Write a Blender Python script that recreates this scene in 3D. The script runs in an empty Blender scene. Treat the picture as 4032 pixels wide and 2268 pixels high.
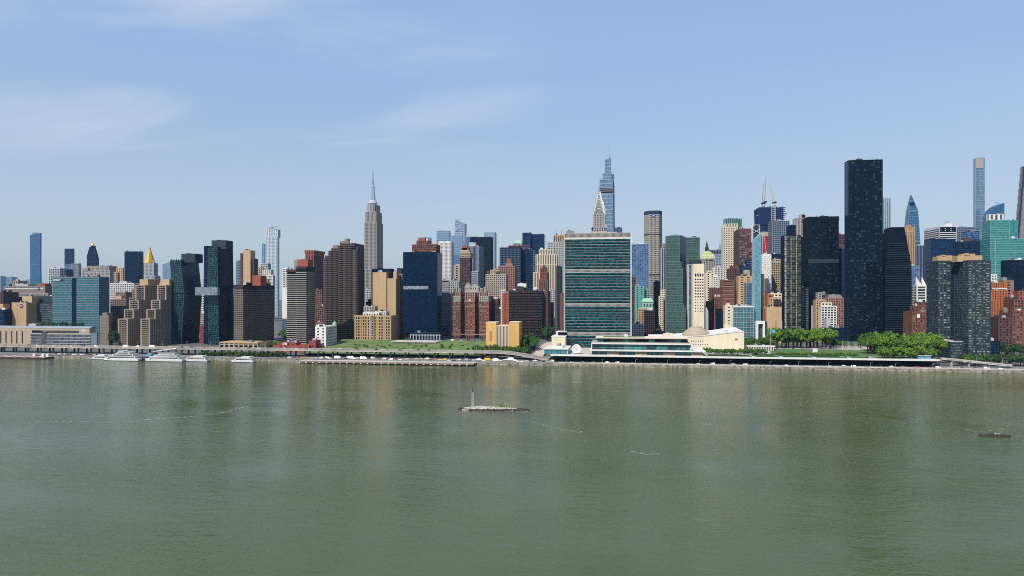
import bpy, math, random
from mathutils import Vector
R = math.radians
random.seed(7)
sc = bpy.context.scene
COL = sc.collection

# ------------------------------------------------------------------ camera
F, CX, YH, CAMH, TH = 2690.0, 2016.0, 1160.0, 82.0, R(8.7)   # photo focal length, principal column, horizon row, eye height, heading off the street grid
cd = bpy.data.cameras.new('camera'); cam = bpy.data.objects.new('camera', cd); COL.objects.link(cam)
cd.sensor_width = 36.0; cd.lens = 36.0 * F / 4032.0; cd.shift_y = (YH - 1134.0) / 4032.0
cd.clip_start = 1.0; cd.clip_end = 60000.0
cam.location = (0, 0, CAMH); cam.rotation_euler = (R(90), 0, TH)
sc.camera = cam

# ------------------------------------------------------------------ sun, sky, exposure
SUN_EL, SUN_AZ = R(46), R(24)            # elevation; degrees towards downtown from the river-side normal
sdir = Vector((-math.sin(SUN_AZ) * math.cos(SUN_EL), -math.cos(SUN_AZ) * math.cos(SUN_EL), math.sin(SUN_EL)))
sl = bpy.data.lights.new('sun', 'SUN'); sl.energy = 4.0; sl.angle = R(0.5); sl.color = (1.0, 0.94, 0.85)
so = bpy.data.objects.new('sun', sl); COL.objects.link(so); so.location = (0, 0, 900)
so.rotation_euler = (-sdir).to_track_quat('-Z', 'Y').to_euler()
world = bpy.data.worlds.new('World'); sc.world = world; world.use_nodes = True
wn, wl = world.node_tree.nodes, world.node_tree.links
wn.clear()
def wnode(t, **k):
    n = wn.new(t)
    for a, v in k.items(): setattr(n, a, v)
    return n
wo = wnode('ShaderNodeOutputWorld'); bg = wnode('ShaderNodeBackground'); bg.inputs[1].default_value = 0.105
sky = wnode('ShaderNodeTexSky', sky_type='NISHITA'); sky.sun_disc = False
sky.sun_elevation = SUN_EL; sky.sun_rotation = math.atan2(sdir.x, sdir.y)
sky.altitude = 50; sky.air_density = 1.0; sky.dust_density = 0.9; sky.ozone_density = 3.2
tc = wnode('ShaderNodeTexCoord'); sx = wnode('ShaderNodeSeparateXYZ'); wl.new(tc.outputs['Generated'], sx.inputs[0])
def wmath(op, a, b=None, c=None, clamp=False):
    n = wnode('ShaderNodeMath', operation=op); n.use_clamp = clamp
    for i, v in enumerate((a, b, c)):
        if v is None: continue
        if isinstance(v, (int, float)): n.inputs[i].default_value = v
        else: wl.new(v, n.inputs[i])
    return n.outputs[0]
# thin cirrus: noise on a high flat layer, seen in perspective
zz = wmath('MAXIMUM', wmath('ADD', sx.outputs[2], 0.10), 0.02)
cx_ = wmath('DIVIDE', sx.outputs[0], zz); cy_ = wmath('DIVIDE', sx.outputs[1], zz)
cv = wnode('ShaderNodeCombineXYZ'); wl.new(cx_, cv.inputs[0]); wl.new(cy_, cv.inputs[1])
mp = wnode('ShaderNodeMapping'); mp.inputs['Rotation'].default_value = (0, 0, R(-34)); mp.inputs['Scale'].default_value = (0.30, 1.05, 1); mp.inputs['Location'].default_value = (1.3, 0.35, 0)
wl.new(cv.outputs[0], mp.inputs[0])
n1 = wnode('ShaderNodeTexNoise'); n1.inputs['Scale'].default_value = 1.0; n1.inputs['Detail'].default_value = 7; n1.inputs['Roughness'].default_value = 0.55; n1.inputs['Distortion'].default_value = 0.7
wl.new(mp.outputs[0], n1.inputs['Vector'])
n2 = wnode('ShaderNodeTexNoise'); n2.inputs['Scale'].default_value = 0.35; n2.inputs['Detail'].default_value = 3
wl.new(cv.outputs[0], n2.inputs['Vector'])
mr = wnode('ShaderNodeMapRange', interpolation_type='SMOOTHSTEP'); mr.inputs[1].default_value = 0.42; mr.inputs[2].default_value = 0.80; wl.new(n1.outputs[0], mr.inputs[0])
mr2 = wnode('ShaderNodeMapRange', interpolation_type='SMOOTHSTEP'); mr2.inputs[1].default_value = 0.38; mr2.inputs[2].default_value = 0.66; wl.new(n2.outputs[0], mr2.inputs[0])
_w = Vector((-math.sin(TH), math.cos(TH), 0)) + Vector((math.cos(TH), math.sin(TH), 0)) * -0.42 + Vector((0, 0, .35)); _w.normalize()   # the bank of wisps stands to the upper left
dn = wnode('ShaderNodeVectorMath', operation='DOT_PRODUCT'); wl.new(tc.outputs['Generated'], dn.inputs[0]); dn.inputs[1].default_value = _w
bank = wnode('ShaderNodeMapRange', interpolation_type='SMOOTHSTEP'); bank.inputs[1].default_value = math.cos(R(27)); bank.inputs[2].default_value = math.cos(R(6)); bank.inputs[3].default_value = .10; bank.inputs[4].default_value = 1.0; wl.new(dn.outputs['Value'], bank.inputs[0])
low = wnode('ShaderNodeMapRange', interpolation_type='SMOOTHSTEP'); low.inputs[1].default_value = 0.09; low.inputs[2].default_value = 0.22; wl.new(sx.outputs[2], low.inputs[0])   # wisps dissolve into the haze near the horizon
cl = wmath('MULTIPLY', wmath('MULTIPLY', wmath('MULTIPLY', mr.outputs[0], low.outputs[0]), bank.outputs[0]), 0.85, clamp=True)
mixc = wnode('ShaderNodeMix', data_type='RGBA'); wl.new(cl, mixc.inputs['Factor'])
veil = wnode('ShaderNodeMix', data_type='RGBA'); veil.inputs['Factor'].default_value = 0.72; wl.new(sky.outputs[0], veil.inputs['A'])
vr = wnode('ShaderNodeMapRange', interpolation_type='SMOOTHSTEP'); vr.inputs[1].default_value = 0.0; vr.inputs[2].default_value = 0.38; wl.new(sx.outputs[2], vr.inputs[0])
vc = wnode('ShaderNodeMix', data_type='RGBA'); wl.new(vr.outputs[0], vc.inputs['Factor']); vc.inputs['A'].default_value = (3.15, 3.5, 3.75, 1); vc.inputs['B'].default_value = (2.15, 3.15, 5.0, 1); wl.new(vc.outputs['Result'], veil.inputs['B'])   # even high haze over the whole sky
wl.new(veil.outputs['Result'], mixc.inputs['A']); mixc.inputs['B'].default_value = (4.7, 4.9, 5.4, 1)
wl.new(mixc.outputs['Result'], bg.inputs[0]); wl.new(bg.outputs[0], wo.inputs[0])
vs = sc.view_settings; vs.view_transform = 'Standard'; vs.look = 'None'; vs.exposure = 0.62; vs.gamma = 1.0; vs.use_curve_mapping = False
sc.cycles.use_denoising = False; sc.cycles.filter_width = 1.0
sc.cycles.max_bounces = 6; sc.cycles.diffuse_bounces = 2; sc.cycles.glossy_bounces = 3; sc.cycles.volume_bounces = 1; sc.cycles.transmission_bounces = 2
sc.cycles.sample_clamp_indirect = 4.0

# ------------------------------------------------------------------ photo column / row -> world on a grid-aligned plane Y
_c, _s = math.cos(TH), math.sin(TH)
def kx(px):
    u = (px - CX) / F
    return (-_s + u * _c) / (_c + u * _s)
def dep(px, Y): return Y / (_c + (px - CX) / F * _s)
def PX(px, Y): return Y * kx(px)
def PZ(px, py, Y): return CAMH - (py - YH) / F * dep(px, Y)
VP = CX + F * math.tan(TH)
def sm(t): t = min(1, max(0, t)); return t * t * (3 - 2 * t)
def g(X, Y):
    r = 3.0 + 9.0 * sm((Y - 822) / 160.0) + 5.0 * sm((Y - 1000) / 400.0)
    l = 2.6 + 1.5 * sm((Y - 850) / 150.0) + 13.0 * sm((Y - 1020) / 500.0)
    t = sm((X + 380) / 130.0)
    return l * (1 - t) + r * t

# ------------------------------------------------------------------ materials
MATS = {}
WALL = dict(tan=(.51, .35, .20), terr=(.38, .305, .23), beige=(.44, .36, .26), dkbeige=(.27, .21, .155), cream=(.74, .65, .48), stone=(.40, .36, .31), white=(.72, .71, .68), grey=(.25, .25, .25), lgrey=(.43, .44, .45),
    brown=(.145, .10, .075), brick=(.20, .082, .055), redbrick=(.30, .07, .05), pink=(.33, .17, .135), orange=(.46, .15, .045), terracotta=(.33, .105, .06), dkbrown=(.055, .04, .036),
    black=(.0015, .006, .014), navy=(.002, .010, .034), dkgrey=(.034, .048, .064), gold=(.70, .42, .15), teal=(.15, .36, .33), verdigris=(.33, .55, .42), concrete=(.38, .365, .33),
    asphalt=(.055, .055, .058), roofgrey=(.30, .29, .28), rooftan=(.48, .42, .33), silver=(.5, .53, .58), red=(.45, .02, .05), steel=(.20, .24, .28), bluegrey=(.16, .20, .27), graybrown=(.23, .19, .165), ltcopper=(.30, .33, .36),
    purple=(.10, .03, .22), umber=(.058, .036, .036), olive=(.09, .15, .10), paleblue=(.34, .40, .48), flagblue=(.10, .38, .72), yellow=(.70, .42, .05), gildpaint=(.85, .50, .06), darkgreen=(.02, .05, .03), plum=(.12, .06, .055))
def nmat(name):
    m = bpy.data.materials.new(name); m.use_nodes = True
    nt = m.node_tree; nt.nodes.clear()
    out = nt.nodes.new('ShaderNodeOutputMaterial'); p = nt.nodes.new('ShaderNodeBsdfPrincipled')
    nt.links.new(p.outputs[0], out.inputs[0])
    return m, nt, p
def N(nt, t, **k):
    n = nt.nodes.new(t)
    for a, v in k.items(): setattr(n, a, v)
    return n
def mth(nt, op, a, b=None, c=None, clamp=False):
    n = nt.nodes.new('ShaderNodeMath'); n.operation = op; n.use_clamp = clamp
    for i, v in enumerate((a, b, c)):
        if v is None: continue
        if isinstance(v, (int, float)): n.inputs[i].default_value = v
        else: nt.links.new(v, n.inputs[i])
    return n.outputs[0]
def col4(c, f=1.0): return (c[0] * f, c[1] * f, c[2] * f, 1)
def wall(key, rough=.85, metal=0.0, var=.22):
    k = ('w', key)
    if k in MATS: return MATS[k]
    c = tuple(v * .74 for v in WALL[key])
    m, nt, p = nmat(key + '_wall')
    geo = N(nt, 'ShaderNodeNewGeometry')
    mp = N(nt, 'ShaderNodeMapping'); mp.inputs['Scale'].default_value = (.22, .22, .03); nt.links.new(geo.outputs['Position'], mp.inputs[0])
    a = N(nt, 'ShaderNodeTexNoise'); a.inputs['Scale'].default_value = 1.0; a.inputs['Detail'].default_value = 4; nt.links.new(mp.outputs[0], a.inputs['Vector'])
    b = N(nt, 'ShaderNodeTexNoise'); b.inputs['Scale'].default_value = .9; b.inputs['Detail'].default_value = 2; nt.links.new(geo.outputs['Position'], b.inputs['Vector'])
    s = mth(nt, 'ADD', mth(nt, 'MULTIPLY', a.outputs[0], .7), mth(nt, 'MULTIPLY', b.outputs[0], .3))
    oi = N(nt, 'ShaderNodeObjectInfo')
    s = mth(nt, 'ADD', s, mth(nt, 'MULTIPLY', mth(nt, 'SUBTRACT', oi.outputs['Random'], .5), .25))
    mx = N(nt, 'ShaderNodeMix', data_type='RGBA'); nt.links.new(s, mx.inputs['Factor'])
    mx.inputs['A'].default_value = col4(c, 1 - 1.3 * var); mx.inputs['B'].default_value = col4(c, 1 + 1.1 * var)
    nt.links.new(mx.outputs['Result'], p.inputs['Base Color'])
    p.inputs['Roughness'].default_value = rough; p.inputs['Metallic'].default_value = metal
    p.inputs['Specular IOR Level'].default_value = .12
    MATS[k] = m
    return m
# glass: a dark, b lighter, cell width, cell height, share of light cells, mullion colour, mullion share, metallic, roughness
GL = dict(
    pane=((.006, .008, .013), (.075, .082, .09), 0, 0, .80, None, 0, .0, .12),
    panew=((.010, .012, .016), (.20, .20, .19), 0, 0, .66, None, 0, .0, .15),
    navy=((.0008, .004, .014), (.0015, .010, .030), 3, 3.6, .5, None, 0, .0, .10),
    black=((.001, .003, .007), (.006, .012, .022), 2.6, 3.4, .6, None, 0, .0, .12),
    blackwin=((.0010, .0045, .011), (.042, .060, .078), 3.1, 3.5, .98, (.002, .007, .015), .22, .0, .14),
    unglass=((.004, .030, .036), (.012, .115, .115), 2.8, 3.65, .60, (.010, .022, .026), .14, .10, .14),
    green=((.012, .035, .03), (.05, .11, .09), 1.5, 1.9, .3, (.02, .04, .035), .18, .25, .12),
    teal=((.012, .07, .09), (.03, .15, .18), 1.7, 3.6, .4, (.10, .22, .25), .14, .35, .14),
    turq=((.014, .095, .105), (.036, .19, .19), 2.0, 3.6, .35, (.04, .19, .19), .12, .15, .2),
    blue=((.012, .04, .12), (.06, .16, .36), 3.2, 3.8, .4, (.16, .24, .36), .10, .35, .12),
    bluedk=((.002, .009, .034), (.010, .032, .085), 3.0, 3.8, .4, (.03, .045, .08), .14, .2, .12),
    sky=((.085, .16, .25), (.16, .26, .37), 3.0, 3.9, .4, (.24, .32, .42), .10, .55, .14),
    aqua=((.04, .18, .25), (.10, .32, .40), 2.4, 3.4, .4, (.14, .28, .34), .12, .45, .12),
    deepblue=((.012, .07, .15), (.03, .14, .25), 2.5, 3.6, .4, (.04, .12, .2), .1, .5, .12),
    grey=((.03, .04, .05), (.12, .14, .16), 2.4, 3.4, .5, (.10, .11, .12), .16, .2, .16),
    bands=((.012, .018, .02), (.30, .36, .33), 4.2, 3.05, .70, (.08, .08, .07), .14, .05, .16),
    bandsdk=((.014, .018, .018), (.11, .12, .10), 4.2, 3.3, .66, (.05, .05, .045), .14, .05, .16),
    coppergl=((.005, .026, .034), (.035, .095, .105), 2.2, 3.3, .42, (.02, .05, .055), .10, .35, .12),
    litstrip=((.22, .23, .20), (.55, .52, .38), 1.1, 3.3, .5, (.05, .05, .05), .25, .0, .3),
)
def glass(key):
    k = ('g', key)
    if k in MATS: return MATS[k]
    a, b, cw, ch, thr, mu, mf, met, ro = GL[key]
    m, nt, p = nmat(key + '_glass')
    geo = N(nt, 'ShaderNodeNewGeometry'); oi = N(nt, 'ShaderNodeObjectInfo')
    sp = N(nt, 'ShaderNodeSeparateXYZ'); nt.links.new(geo.outputs['Position'], sp.inputs[0])
    if cw:
        t = mth(nt, 'DIVIDE', mth(nt, 'ADD', sp.outputs[0], sp.outputs[1]), cw)
        z = mth(nt, 'DIVIDE', sp.outputs[2], ch)
        cv = N(nt, 'ShaderNodeCombineXYZ'); nt.links.new(mth(nt, 'FLOOR', t), cv.inputs[0]); nt.links.new(mth(nt, 'FLOOR', z), cv.inputs[1]); nt.links.new(mth(nt, 'MULTIPLY', oi.outputs['Random'], 40), cv.inputs[2])
        wnz = N(nt, 'ShaderNodeTexWhiteNoise', noise_dimensions='3D'); nt.links.new(cv.outputs[0], wnz.inputs['Vector'])
        big = N(nt, 'ShaderNodeTexNoise'); big.inputs['Scale'].default_value = .06; nt.links.new(geo.outputs['Position'], big.inputs['Vector'])
        r = mth(nt, 'ADD', mth(nt, 'MULTIPLY', wnz.outputs[0], .75), mth(nt, 'MULTIPLY', big.outputs[0], .35))
    else:
        r = mth(nt, 'FRACT', mth(nt, 'ADD', mth(nt, 'MULTIPLY', oi.outputs['Random'], 7.31), geo.outputs['Random Per Island']))
    mr = N(nt, 'ShaderNodeMapRange'); nt.links.new(r, mr.inputs[0]); mr.inputs[1].default_value = thr - .22; mr.inputs[2].default_value = min(1.0, thr + .28)
    mx = N(nt, 'ShaderNodeMix', data_type='RGBA'); nt.links.new(mr.outputs[0], mx.inputs['Factor']); mx.inputs['A'].default_value = col4(a); mx.inputs['B'].default_value = col4(b)
    colr = mx.outputs['Result']
    if mu and cw:
        fr = mth(nt, 'FRACT', t); ml = mth(nt, 'LESS_THAN', fr, mf)
        m2 = N(nt, 'ShaderNodeMix', data_type='RGBA'); nt.links.new(ml, m2.inputs['Factor']); nt.links.new(colr, m2.inputs['A']); m2.inputs['B'].default_value = col4(mu); colr = m2.outputs['Result']
    nt.links.new(colr, p.inputs['Base Color'])
    bn = N(nt, 'ShaderNodeTexNoise'); bn.inputs['Scale'].default_value = .25; bn.inputs['Detail'].default_value = 2; nt.links.new(geo.outputs['Position'], bn.inputs['Vector'])
    bp = N(nt, 'ShaderNodeBump'); bp.inputs['Strength'].default_value = .25; bp.inputs['Distance'].default_value = .15; nt.links.new(bn.outputs[0], bp.inputs['Height']); nt.links.new(bp.outputs[0], p.inputs['Normal'])
    p.inputs['Metallic'].default_value = met; p.inputs['Roughness'].default_value = ro; p.inputs['Specular IOR Level'].default_value = .22 if max(b) < .2 else .5
    if max(b) < .1: p.inputs['Specular Tint'].default_value = (.30, .62, 1.0, 1)   # dark blue-coated glass
    MATS[k] = m
    return m
def plain(key, c, rough=.7, metal=0.0, var=.12):
    k = ('p', key)
    if k not in MATS:
        WALL[key] = c
        MATS[k] = wall(key, rough, metal, var)
    return MATS[k]

# ------------------------------------------------------------------ mesh helpers
class MB:
    def __init__(s): s.v = []; s.f = []
    def quad(s, a, b, c, d):
        n = len(s.v); s.v += [tuple(a), tuple(b), tuple(c), tuple(d)]; s.f.append((n, n + 1, n + 2, n + 3)); return s
    def poly(s, pts):
        n = len(s.v); s.v += [tuple(p) for p in pts]; s.f.append(tuple(range(n, n + len(pts)))); return s
    def rings(s, rs, cap=True):
        """closed loops of equal length, stacked; counter-clockwise seen from above"""
        n0 = len(s.v); m = len(rs[0])
        for r in rs: s.v += [tuple(p) for p in r]
        for i in range(len(rs) - 1):
            for j in range(m):
                a = n0 + i * m + j; b = n0 + i * m + (j + 1) % m
                s.f.append((a, b, b + m, a + m))
        if cap:
            s.f.append(tuple(n0 + j for j in reversed(range(m)))); s.f.append(tuple(n0 + (len(rs) - 1) * m + j for j in range(m)))
        return s
    def box(s, x0, x1, y0, y1, z0, z1):
        return s.rings([[(x0, y0, z), (x1, y0, z), (x1, y1, z), (x0, y1, z)] for z in (z0, z1)])
    def cyl(s, c, r0, r1, z0, z1, n=10, a0=0):
        return s.rings([[(c[0] + r * math.cos(a0 + 2 * math.pi * i / n), c[1] + r * math.sin(a0 + 2 * math.pi * i / n), z) for i in range(n)] for r, z in ((r0, z0), (r1, z1))])
    def lathe(s, c, prof, n=16):
        return s.rings([[(c[0] + max(r, .01) * math.cos(2 * math.pi * i / n), c[1] + max(r, .01) * math.sin(2 * math.pi * i / n), z) for i in range(n)] for r, z in prof])
    def tube(s, p, q, r0, r1=None, n=5):
        p, q = Vector(p), Vector(q); r1 = r0 if r1 is None else r1
        d = (q - p).normalized(); a = d.orthogonal().normalized(); b = d.cross(a)
        return s.rings([[o + (a * math.cos(t) + b * math.sin(t)) * r for t in [2 * math.pi * i / n for i in range(n)]] for o, r in ((p, r0), (q, r1))])
    def mesh(s, name, off=(0, 0, 0), mat=None, smooth=False):
        me = bpy.data.meshes.new(name)
        ox, oy, oz = off
        me.from_pydata([(x - ox, y - oy, z - oz) for x, y, z in s.v], [], s.f)
        if mat: me.materials.append(mat)
        if smooth: me.polygons.foreach_set('use_smooth', [True] * len(me.polygons))
        me.update()
        return me
def link(name, data, parent=None, loc=None):
    o = bpy.data.objects.new(name, data); COL.objects.link(o)
    if parent is not None: o.parent = parent
    if loc is not None: o.location = loc
    return o
def tag(o, label=None, cat=None, group=None, kind=None):
    for k, v in (('label', label), ('category', cat), ('group', group), ('kind', kind)):
        if v: o[k] = v
    return o
def thing(name, label, cat, loc, group=None):
    return tag(link(name, None, None, loc), label, cat, group)
def part(name, mb, mat, root, smooth=False, kind=None, parent=None):
    """mesh given in world coordinates, hung under root (or under a part of root, itself at root's origin)"""
    o = link(name, mb.mesh(name, tuple(root.location), mat, smooth), parent or root)
    if kind: o['kind'] = kind
    return o
def structure(name, mb, mat, smooth=False):
    return tag(link(name, mb.mesh(name, (0, 0, 0), mat, smooth)), kind='structure')
def copy_tree(o, parent=None):
    c = o.copy(); COL.objects.link(c); c.parent = parent
    for ch in list(o.children): copy_tree(ch, c)
    return c

# ------------------------------------------------------------------ building kit
class Bld:
    def __init__(s, name, label, Y, pxc, cat='building', z=None):
        X = PX(pxc, Y); s.Y = Y
        s.z0 = g(X, Y + 5) - 1.0 if z is None else z
        s.root = thing(name, label, cat, (X, Y, s.z0)); s.n = 0; s.cache = {}; s.roof = None
    def add(s, name, mb, mat, smooth=False, kind=None, parent=None): return part(name, mb, mat, s.root, smooth, kind, parent)
def ST(w, gl='pane', p=3.2, h=3.4, fx=.5, fz=.55, rc=.3, mb=1.0, mt=1.0, me=.6, sp=None, sh=3.6):
    return dict(w=w, g=gl, p=p, h=h, fx=fx, fz=fz, rc=rc, mb=mb, mt=mt, me=me, sp=sp, sh=sh)
def facade(mw, ms, panes, bl, br, tr, tl, st):
    bl, br, tr, tl = map(Vector, (bl, br, tr, tl))
    if st is None or st['g'] is None:
        mw.quad(bl, br, tr, tl); return
    W = ((br - bl).length + (tr - tl).length) / 2; Hh = (tl - bl).length
    if W < 2.5 or Hh < st['mb'] + st['mt'] + 2:
        mw.quad(bl, br, tr, tl); return
    n = (br - bl).cross(tl - bl).normalized()
    me, mb_, mt = st['me'] / W, st['mb'] / Hh, st['mt'] / Hh
    nx = max(1, round((W - 2 * st['me']) / st['p'])) if st['p'] else 1
    nz = max(1, round((Hh - st['mb'] - st['mt']) / st['h'])) if st['h'] else 1
    kf = 1.14 if st['g'] in ('pane', 'panew') else 1.0
    fx = min(.95, st['fx'] * kf) if st['p'] else 1.0; fz = min(.92, st['fz'] * kf) if st['h'] else 1.0
    def P(u, v, d=0.0): return bl * ((1 - u) * (1 - v)) + br * (u * (1 - v)) + tr * (u * v) + tl * ((1 - u) * v) - n * d
    us = [(me + (1 - 2 * me) * (i + .5 - fx / 2) / nx, me + (1 - 2 * me) * (i + .5 + fx / 2) / nx) for i in range(nx)]
    vsn = [(mb_ + (1 - mb_ - mt) * (j + .5 - fz / 2) / nz, mb_ + (1 - mb_ - mt) * (j + .5 + fz / 2) / nz) for j in range(nz)]
    edges = [0.0] + [x for u in us for x in u] + [1.0]
    for i in range(0, len(edges), 2):
        if edges[i + 1] - edges[i] > 1e-5: mw.quad(P(edges[i], 0), P(edges[i + 1], 0), P(edges[i + 1], 1), P(edges[i], 1))
    ve = [0.0] + [x for v in vsn for x in v] + [1.0]
    rc = st['rc']
    for a, b in us:
        for j in range(0, len(ve), 2):
            if ve[j + 1] - ve[j] > 1e-5: mw.quad(P(a, ve[j]), P(b, ve[j]), P(b, ve[j + 1]), P(a, ve[j + 1]))
        for c, d in vsn:
            mw.quad(P(a, c), P(b, c), P(b, c, rc), P(a, c, rc)); mw.quad(P(a, d, rc), P(b, d, rc), P(b, d), P(a, d))
            mw.quad(P(a, c, rc), P(a, d, rc), P(a, d), P(a, c)); mw.quad(P(b, c), P(b, d), P(b, d, rc), P(b, c, rc))
            panes.append((P(a, c, rc), P(b, c, rc), P(b, d, rc), P(a, d, rc), n, st))
            if st['sp']:
                hh = (d - c) * Hh; k = max(1, round(hh / st['sh']))
                for q in range(k):
                    e0 = c + (d - c) * (q + .02) / k; e1 = c + (d - c) * (q + .40) / k
                    ms.quad(P(a, e0, rc * .55), P(b, e0, rc * .55), P(b, e1, rc * .55), P(a, e1, rc * .55))
def put_panes(b, panes, scale_px):
    """panes about 10 photo pixels across become objects of their own; the rest of a block is one joined part"""
    loose = {}
    for (p0, p1, p2, p3, n, st) in panes:
        w = (p1 - p0).length; h = (p3 - p0).length
        wp = w * scale_px * max(.12, abs(n.y)); hp = h * scale_px
        big = ((wp >= 24 and hp >= 2.2) or (hp >= 24 and wp >= 2.6) or (min(wp, hp) >= 5.0 and max(wp, hp) >= 6.5))
        if big and b.n < 260:
            b.n += 1
            nm = 'window_band' if wp > 4 * hp else ('window_strip' if hp > 4 * wp else 'window')
            key = (round(w, 2), round(h, 2), round(n.x, 2), round(n.y, 2), round((p1 - p0).normalized().z, 3), round((p3 - p0).normalized().x, 3), st['g'])
            c = (p0 + p1 + p2 + p3) / 4
            me = b.cache.get(key)
            if me is None:
                mb = MB(); fr = [(q - c) for q in (p0, p1, p2, p3)]; bk = [q - n * .12 for q in fr]
                mb.quad(*fr); mb.quad(bk[3], bk[2], bk[1], bk[0])
                for i in range(4): mb.quad(fr[(i + 1) % 4], fr[i], bk[i], bk[(i + 1) % 4])
                me = mb.mesh(nm, (0, 0, 0), glass(st['g'])); b.cache[key] = me
            link(nm, me, b.root, c - b.root.location)
        else:
            loose.setdefault(st['g'], MB()).quad(p0, p1, p2, p3)
    for gk, mb in loose.items(): b.add('windows', mb, glass(gk), kind='stuff')
def prism(b, r0, r1, sf, ss=None, sl=None, roof='roofgrey', wallname='wall', par=.9, sb=None):
    """r0, r1: lower and upper rings of 4 points (front-left, front-right, back-right, back-left)"""
    st = sf or ss or sl
    mw, ms, panes = MB(), MB(), []
    r0 = [Vector(p) for p in r0]; r1 = [Vector(p) for p in r1]
    for i, s_ in ((0, sf), (1, ss), (2, sb), (3, sl)):
        j = (i + 1) % 4
        facade(mw, ms, panes, r0[i], r0[j], r1[j], r1[i], s_)
    cen = sum(r1, Vector()) / 4
    ins = []
    for p in r1:
        d = (cen - p); d.z = 0; L = d.length; ins.append(p + d * min(.3, .55 / max(L, .1)))
    low = [p - Vector((0, 0, par)) for p in ins]
    for i in range(4):
        j = (i + 1) % 4
        mw.quad(r1[i], r1[j], ins[j], ins[i]); mw.quad(ins[i], ins[j], low[j], low[i])
    b.add(wallname, mw, wall(st['w']) if isinstance(st, dict) else wall(st or 'grey'))
    mr = MB(); mr.poly(low); b.roof = b.add('roof', mr, wall(roof))
    if ms.f: b.add('spandrels', ms, wall(st['sp']), kind='stuff')
    if panes: put_panes(b, panes, F / dep(CX, r0[0].y))
def ring4(x0, x1, y0, y1, z): return [(x0, y0, z), (x1, y0, z), (x1, y1, z), (x0, y1, z)]
def ext(b, pxL, pxR, side=None, d=None, dy=0.0):
    Y = b.Y + dy; x0, x1 = PX(pxL, Y), PX(pxR, Y)
    if side is not None:
        d = (x1 / kx(side) - Y) if (pxL + pxR) / 2 < VP else (x0 / kx(side) - Y)
        d = min(95.0, max(6.0, d))
    return x0, x1, Y, Y + (d or 24.0)
def blk(b, pxL, pxR, pyT, st=None, side=None, d=None, dy=0.0, bot=None, ss='same', roof='roofgrey', plainw=None, name=None, par=.9):
    """a straight block whose front face fills photo columns pxL..pxR up to row pyT"""
    x0, x1, y0, y1 = ext(b, pxL, pxR, side, d, dy)
    pc = (pxL + pxR) / 2
    z1 = PZ(pc, pyT, y0); z0 = b.z0 if bot is None else PZ(pc, bot, y0)
    if st is None: st = ST(plainw or 'grey', None)
    if ss == 'same': ss = st
    if ss is None: ss = dict(st, g=None)
    left = pc > VP
    prism(b, ring4(x0, x1, y0, y1, z0), ring4(x0, x1, y0, y1, z1), st, None if left else ss, ss if left else None, roof, name or 'wall', par)
    if par == .9 and x1 - x0 > 9 and y1 - y0 > 9: roofkit(b, x0, x1, y0, y1, z1, 2 if x1 - x0 < 22 else 4, seed=int(pxL * 7 + pyT))
    return x0, x1, y0, y1, z0, z1
def pent(b, pxL, pxR, pyT, w, side=None, d=12.0, dy=6.0, bot=None, name='rooftop_house'):
    x0, x1, y0, y1 = ext(b, pxL, pxR, side, d, dy)
    z1 = PZ((pxL + pxR) / 2, pyT, y0); z0 = PZ((pxL + pxR) / 2, bot, y0) if bot else z1 - 14
    mb = MB().box(x0, x1, y0, y1, z0, z1); mb.box(x0 + (x1 - x0) * .3, x0 + (x1 - x0) * .55, y0 + 2, y0 + 5, z1, z1 + .9)
    b.add(name, mb, wall(w), parent=b.roof if name == 'rooftop_house' else None)
def slabs(b, x0, x1, y0, y1, z0, z1, h, th, ov, w, name='floor_slab', both=True, right=True):
    n = max(1, int((z1 - z0) / h)); xa, xb = (x0 - .002, x1 + ov) if right else (x0 - ov, x1 + .002)
    mb = MB().box(xa, xb, y0 - ov, y1 - .3, 0, th)
    me = mb.mesh(name, (b.root.location.x, b.root.location.y, 0), wall(w))
    for i in range(n): link(name, me, b.root, (0, 0, z0 + i * h - b.root.location.z))
def roofkit(b, x0, x1, y0, y1, z, n=4, tank=False, w='lgrey', seed=1):
    rd = random.Random(seed)
    for i in range(n):
        a = rd.uniform(x0 + 1.5, max(x0 + 2, x1 - 5)); c = rd.uniform(y0 + 2, max(y0 + 3, y1 - 6)); sw, sd, sh = rd.uniform(1.8, 5), rd.uniform(2, 5), rd.uniform(1.2, 3.2)
        mb = MB().box(a, min(a + sw, x1 - .7), c, c + sd, z - 1.0, z + sh); mb.box(a + .3, min(a + sw, x1 - .7) - .3, c + .3, c + sd - .3, z + sh, z + sh + .25)
        b.add('rooftop_unit', mb, wall(rd.choice([w, 'grey', 'white', 'dkgrey'])), parent=b.roof)
    if tank: water_tank(b, (x0 + x1) / 2 + rd.uniform(-3, 3), y0 + 4, z)
def water_tank(b, x, y, z, s=1.0):
    mb = MB()
    for dx, dy in ((-1.2, -1.2), (1.2, -1.2), (1.2, 1.2), (-1.2, 1.2)): mb.tube((x + dx * s, y + dy * s, z - 1), (x + dx * s, y + dy * s, z + 2.6 * s), .14 * s)
    lg = b.add('tank_legs', mb, wall('dkgrey'))
    lg.parent = b.add('water_tank', MB().lathe((x, y), [(1.9 * s, z + 2.5 * s), (1.9 * s, z + 5.6 * s), (.05, z + 7.0 * s)], 12), wall('graybrown'))
def mast(b, x, y, z0, z1, r=.35, w='lgrey', name='mast'):
    b.add(name, MB().tube((x, y, z0), (x, y, z1), r, r * .35, 6), wall(w))
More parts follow.
